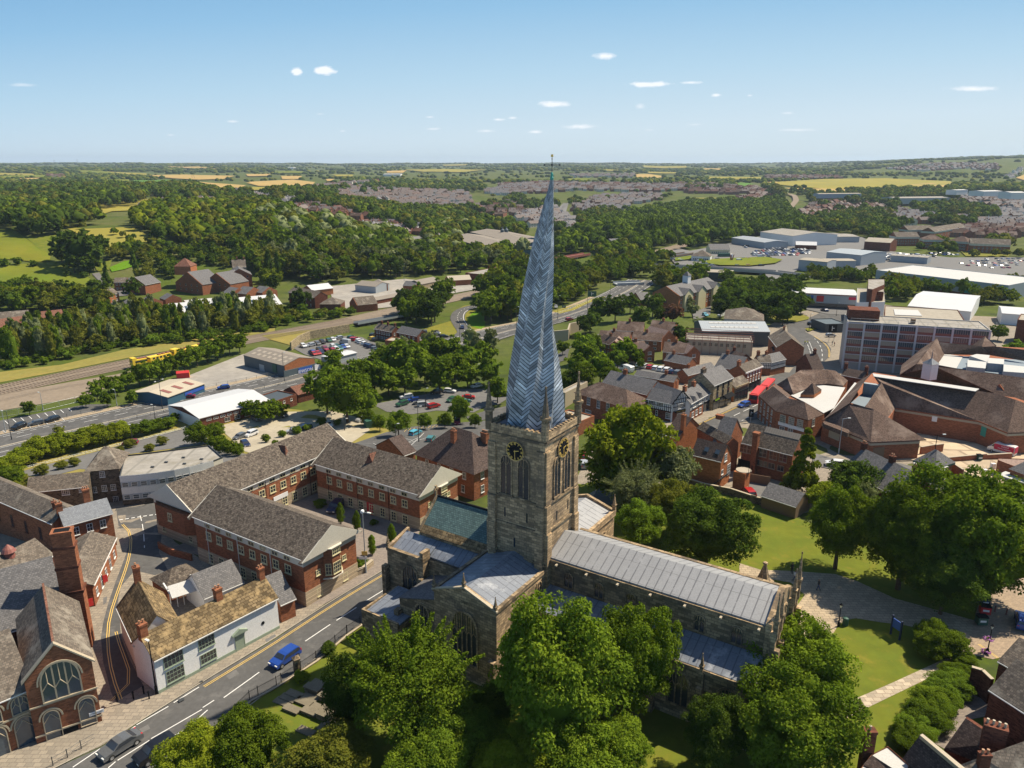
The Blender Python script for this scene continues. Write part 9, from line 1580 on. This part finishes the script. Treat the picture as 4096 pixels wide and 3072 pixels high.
for a,h_,l in(('703,1285',13,'lamp post beside the green direction sign'),('884,1222',12,'lamp on the bypass verge before the rail bridge'),('464,1365',12,'lamp at the slip road splitter behind the spire'),('132,1465',12,'lamp at the bypass edge left of the spire')):lamp(3,a,h_,l,'dark_metal',((.3,.8),))
for a,h_,l in(('695,1345',7,'tall dark lamp outside the retail store'),('475,1470',8,'lamp on the roundabout approach'),('1960,1510',6,'lamp beside the road right of the office slab')):lamp(4,a,h_,l,'dark_metal',((.3,.6),))
def lantern(k,a,h_,label,basket=False):
 g=G(*x1(k,a));r=thing('street_lantern',label,'street lamp',g);MB().tube((0,0,-.2),(0,0,h_-.6),.09,.05,8).build('column','black_paint',r);MB().lathe((0,0,0),[(.18,0),(.16,.7),(.09,.8)],8).build('base','black_paint',r);MB().lathe((0,0,h_-.62),[(.06,0),(.2,.42),(.2,.45)],6).build('lantern_glass','lamp_glass',r);MB().lathe((0,0,h_-.17),[(.26,0),(.1,.16),(.03,.3)],6).build('lantern_cap','black_paint',r)
 if basket:
  for z in(2.1,.25):o=ob('flower_basket',leafmesh('flowers','purple_flower',16,500,.12,5,'shrub',False),r,(0,0,z),0,(.75,.75,.4));ob('foliage',leafmesh('basket_leaves','leaf_mid',12,260,.13,6,'shrub',True),o,(0,0,.1),0,(.7,.7,.7))
lantern(12,'500,858',3.6,'black churchyard lantern beside the litter bin');lantern(18,'457,250',4.3,'black lantern with purple hanging flower basket on the market square',True)
g=G(*x1(12,'538,850'));r=thing('litter_bin','dark round-topped litter bin beside the churchyard lantern','litter bin',g);MB().lathe((0,0,0),[(.38,0),(.4,1.0)],12).build('drum','green_paint',r);MB().lathe((0,0,1.0),[(.42,0),(.36,.18),(.1,.25)],12).build('hood','green_paint',r)
g=G(*x1(12,'795,900'));h=G(*x1(12,'845,935'));an=atan2(h[1]-g[1],h[0]-g[0]);L_=hypot(h[0]-g[0],h[1]-g[1]);r=thing('notice_board','navy blue two-post notice board on the shaded lawn','notice board',g,an);MB().box((-.1,-.1,0),(.12,.1,3.0)).build('post','navy_paint',r);MB().box((L_-.1,-.1,0),(L_+.12,.1,2.9)).build('post','navy_paint',r);MB().box((0.12,-.05,1.3),(L_-.1,.05,2.6)).build('panel','blue_paint',r)
for a in('1385,775','1450,790'):g=G(*x1(12,a));r=thing('bollard','purple-brown bollard on the market square, %s'%('left' if '1385' in a else 'right'),'bollard',g);MB().tube((0,0,0),(0,0,1.0),.1,n=8).build('post','brown_panel',r);MB().tube((0,0,0),(0,0,.1),.17,n=8).build('foot','brown_panel',r)
for i,(a,l)in enumerate((('727,1252','left of the lane mouth'),('828,1238','in the middle of the lane mouth'),('892,1205','right in the lane mouth'),('925,1235','nearest the cottage corner'))):g=G(*x1(9,a));r=thing('bollard','black bollard %s'%l,'bollard',g);MB().tube((0,0,0),(0,0,1.15),.09,n=8).build('post','black_paint',r);MB().tube((0,0,1.0),(0,0,1.2),.13,.1,n=8).build('cap','black_paint',r)
def rail(name,label,pts,h,m='black_paint',sp=.14,posts=2.5,z=.1,cat='railings',bars=True):
 P=[G(*p)for p in pts];r=thing(name,label,cat,P[0]);L_=[local(r,p)for p in P];b=MB();p_=MB()
 for a,c in zip(L_,L_[1:]):
  l=hypot(c[0]-a[0],c[1]-a[1]);f=lambda t:(a[0]+(c[0]-a[0])*t,a[1]+(c[1]-a[1])*t,a[2]+(c[2]-a[2])*t)
  for hh in((h-.08,.15)if bars else(h,h*.5)):q0,q1=f(0),f(1);b.tube((q0[0],q0[1],q0[2]+hh+z),(q1[0],q1[1],q1[2]+hh+z),.03,n=4)
  if bars:
   for i in range(int(l/sp)):q=f(i*sp/l);b.tube((q[0],q[1],q[2]+z),(q[0],q[1],q[2]+h+z+.06),.016,n=3)
  for i in range(int(l/posts)+1):q=f(min(1,i*posts/l));p_.tube((q[0],q[1],q[2]),(q[0],q[1],q[2]+h+z+.15),.05,n=6)
 b.build('bars',m,r);p_.build('posts',m,r);return r
rail('churchyard_railings','black spiked iron railings along the churchyard beside the road',[(1442,2505),(1388,2541),(1265,2646),(1192,2695),(1107,2748),(1000,2806),(880,2925)],1.35)
wallrun('churchyard_kerb_wall','low stone kerb wall carrying the churchyard railings',[(1448,2502),(1390,2543),(1266,2648),(1108,2750),(1001,2808),(870,2935)],.15,'ashlar_dark',.3)
g=G(*x1(10,'292,1065'));r=thing('gate_pillar','square old stone gate pillar with mossy cap in the churchyard railings','pillar',g,.6);MB().box((-.35,-.35,-.2),(.35,.35,1.9)).build('shaft','ashlar_dark',r);MB().lathe((0,0,1.9),[(.62,0),(.62,.18),(.1,.5)],4,rot=pi/4).build('cap','ashlar_dark',r)
rail('pedestrian_rail','dark two-bar pedestrian rail at the kerb before the Gothic hall',X(9,'330,1650 420,1600 505,1545 590,1498'),1.0,'dark_metal',bars=False,posts=2.6)
rail('bypass_rail','long two-bar parapet rail along the upper edge of the bypass',X(5,'0,868 540,748 1000,655 1300,585 1650,510 1900,465 2212,400'),1.1,'dark_metal',bars=False,posts=4,cat='parapet rail');rail('bypass_rail','two-bar crash rail along the lower edge of the bypass',X(5,'880,800 1420,690')+X(6,'30,530 490,440'),1.0,'dark_metal',bars=False,posts=4,cat='parapet rail')
rail('palisade_fence','grey palisade fence between the railway yard and bypass car park',X(5,'0,745 350,690 640,620'),2.,'galv',sp=.5,posts=5,cat='fence');rail('crash_barrier','long silver crash barrier behind the curved office',X(5,'60,1200 500,1090 980,970 1250,905 1540,825'),.7,'galv',bars=False,posts=3,cat='crash barrier')
wallrun('court_wall','banded stone pier wall with railings at the office court entrance',X(10,'640,480 700,455 760,405'),1.0,'stone_band',.4)
SL=[(12,-.9),(0,0)];gl=['second from the top of the group','at the top of the group beside the lawn','half under the holly tree','in the middle row next to the holly','largest double one at the bottom right','right of the middle, joined slab','left of the middle','upper left, nearest the bush','far left','bottom left beside the lime tree','lower middle beside the grass patch','at the bottom edge by the holly','upper centre low slab','centre low slab','leaning pale slab alone at the bottom','bottom right low slab','far left low slab','right edge low slab']
for(px,py,hh),l in zip([(455,262,.75),(535,205,.6),(665,262,.6),(620,365,.75),(600,585,.8),(640,510,.5),(420,520,.45),(235,305,.3),(160,345,.2),(205,485,.35),(530,470,.3),(620,745,.6),(420,345,.25),(345,395,.3),(370,735,.15),(680,690,.35),(90,385,.12),(730,640,.3)],gl):
 g=G(1100+px/2.973,2680+py/2.973);r=thing('chest_tomb','grey stone grave slab, %s'%l,'grave slab',g,RAD(-27));MB().box((-1.0,-.42,-.1),(1.0,.42,hh-.1)).build('chest','ashlar_dark',r);MB().box((-1.12,-.52,hh-.1),(1.12,.52,hh+.03)).build('ledger','grave_stone',r)
def sign(k,a,w,h_,z,m,l,two=True,rz=0):
 g=G(*x1(k,a));r=thing('road_sign',l,'road sign',g,rz);MB().box((-w/2,-.08,z),(w/2,0,z+h_)).build('panel',m,r);q=MB();[q.tube((x,.05,0),(x,.05,z+h_),.08,n=6)for x in((-w*.3,w*.3)if two else(0,))];q.build('posts','galv',r);n=MB();n.box((-w*.1,-.1,z+h_*.2),(-w*.04,-.085,z+h_*.8)).box((-w*.04,-.1,z+h_*.5),(w*.2,-.085,z+h_*.58));n.build('route_lines','sign_white',r)
sign(3,'740,1200',5,3.2,1.5,'green_paint','large green direction sign on the bypass verge');sign(3,'710,800',4,3.,2,'teal_paint','green direction sign on the far bypass bend');sign(3,'514,1285',2,1.5,1,'green_paint','small green sign on the slip road island');sign(8,'655,340',3.4,3.4,4,'black_paint','tall black sign back near the office slab');sign(13,'1665,520',1.2,2,1.6,'black_paint','black traffic signal back on the street beside the corner bank',False)
def person(k,a,l,top,legs,hair='timber',dr=0.,walk=.25,carry=None):
 g=G(*x1(k,a));r=thing('person',l,'person',(g[0],g[1],g[2]+.13),dr);m=MB();h=1.72
 bm_=[(0,0,.95,.15),(0,0,1.15,.14),(0,0,1.42,.17),(0,0,1.5,.07),(0,0,1.56,.06)]
 for s in(-1,1):
  m.tube((walk*s,s*.09,.06),(walk*.35*s,s*.1,.5),.055,.07,8,1);m.tube((walk*.35*s,s*.1,.5),(0,s*.08,.95),.07,.1,8,1);m.tube((walk*s-.05,s*.09,.04),(walk*s+.18,s*.09,.04),.05,.04,6,2)
  m.tube((0,s*.19,1.42),(-walk*.5*s,s*.26,1.12),.055,.045,7,0);m.tube((-walk*.5*s,s*.26,1.12),(-walk*.2*s+.1,s*.25,.88),.042,.035,7,3)
 m.lathe((0,0,.9),[(.14,0),(.16,.1),(.14,.25),(.19,.48),(.17,.56),(.07,.62)],10,0);m.lathe((0,0,1.5),[(.05,0),(.055,.06),(.085,.1),(.1,.17),(.085,.25),(.03,.29)],9,3)
 m.build('body',[legs[0],legs[1],'black_paint','skin'],r,uv=False,smooth=True);MB().lathe((-.02,0,1.62),[(.105,0),(.108,.07),(.09,.14),(.03,.185)],9).build('hair',hair,r,smooth=True)
for k,a,l,lg,d in((12,'235,560','person in black with dark trousers standing at the top of the paved court',('shirt_black','shirt_black'),1.2),(12,'252,605','person in white shirt and dark shorts crossing the paved court',('shirt_white','denim'),2.),(12,'385,655','person in dark clothes walking in tree shade on the court',('shirt_black','denim'),-.4),(8,'442,362','person in yellow top and blue trousers at the road bend, left of two',('shirt_yellow','denim'),1.),(8,'460,364','person in yellow top and blue trousers at the road bend, right of two',('shirt_yellow','denim'),1.4),(8,'662,366','person in dark clothes by the office slab, left of two',('shirt_black','denim'),.3),(8,'680,374','person in dark red clothes by the office slab, right of two',('brown_panel','shirt_black'),.3)):person(k,a,l,None,lg,dr=d)
for a,l in(('645,550','lower one by the workshop doors'),('555,700','upper one at the lane kerb')):
 g=G(*x1(9,a));r=thing('banner','red feather banner on the lane pavement, %s'%l,'banner',(g[0],g[1],.1),.8);MB().tube((0,0,0),(0,0,2.2),.03,n=5).build('pole','black_paint',r);MB().box((0.03,-.02,.9),(.7,.02,2.1)).build('cloth','red_paint',r)
for i,(a,l)in enumerate((('60,1000','far left'),('255,992','left'),('440,115','second'),('625,112','third'),('1315,205','in the straw fields, left'),('1555,235','in the straw fields, right'))):
 if i<2:continue
 g=G(*x1(1,a));r=thing('pylon','lattice electricity pylon, %s'%l,'pylon',g,.4);m=MB();H_=46 if i<4 else 34;sc1=1.
 for sx in(-1,1):
  for sy in(-1,1):m.tube((sx*4,sy*4,0),(sx*.8,sy*.8,H_),.35,.25,4)
 for z,w_ in((.62,9),(.77,7),(.92,5)):m.tube((-w_,0,H_*z),(w_,0,H_*z),.35,n=4)
 m.build('lattice','dark_metal',r)
g=G(*x1(8,'1950,1330'));r=thing('roll_cage','wire roll cage trolley full of packaging in the yard','trolley',G(*x1(8,'1890,1410')));MB().box((-.4,-.35,.2),(.4,.35,1.2)).build('packaging','sign_white',r);q=MB();[q.tube((x,y,0),(x,y,1.7),.03,n=4)for x in(-.45,.45)for y in(-.4,.4)];q.build('frame','galv',r)
r=thing('roll_cage','second wire roll cage trolley nearer the store building','trolley',G(*x1(8,'1958,1365')));MB().box((-.4,-.35,.2),(.4,.35,1.3)).build('packaging','sign_white',r);q=MB();[q.tube((x,y,0),(x,y,1.7),.03,n=4)for x in(-.45,.45)for y in(-.4,.4)];q.build('frame','galv',r)
r=thing('green_container','green ridged storage container beside the silver SUV','container',G(*x1(6,'990,820')),.5);MB().box((-2.4,-1.3,0),(2.4,1.3,2.4)).build('shell','green_paint',r);MB().box((2.4,-1.1,.1),(2.46,1.1,2.2)).build('door','clad_slate',r)
hz=bpy.data.materials.new('haze');hz.use_nodes=True;nt=hz.node_tree;nt.nodes.clear();o_=nt.nodes.new('ShaderNodeOutputMaterial');pv=nt.nodes.new('ShaderNodeVolumePrincipled');pv.inputs['Color'].default_value=(.66,.80,.97,1);pv.inputs['Density'].default_value=.00005;pv.inputs['Anisotropy'].default_value=.2;nt.links.new(pv.outputs[0],o_.inputs['Volume'])
m=MB().box((-13000,-200,-32),(13000,17500,190)).mesh('haze',hz,uv=False);o=ob('haze',m);o['kind']='stuff';o['label']='thin blue summer haze';o['category']='haze'
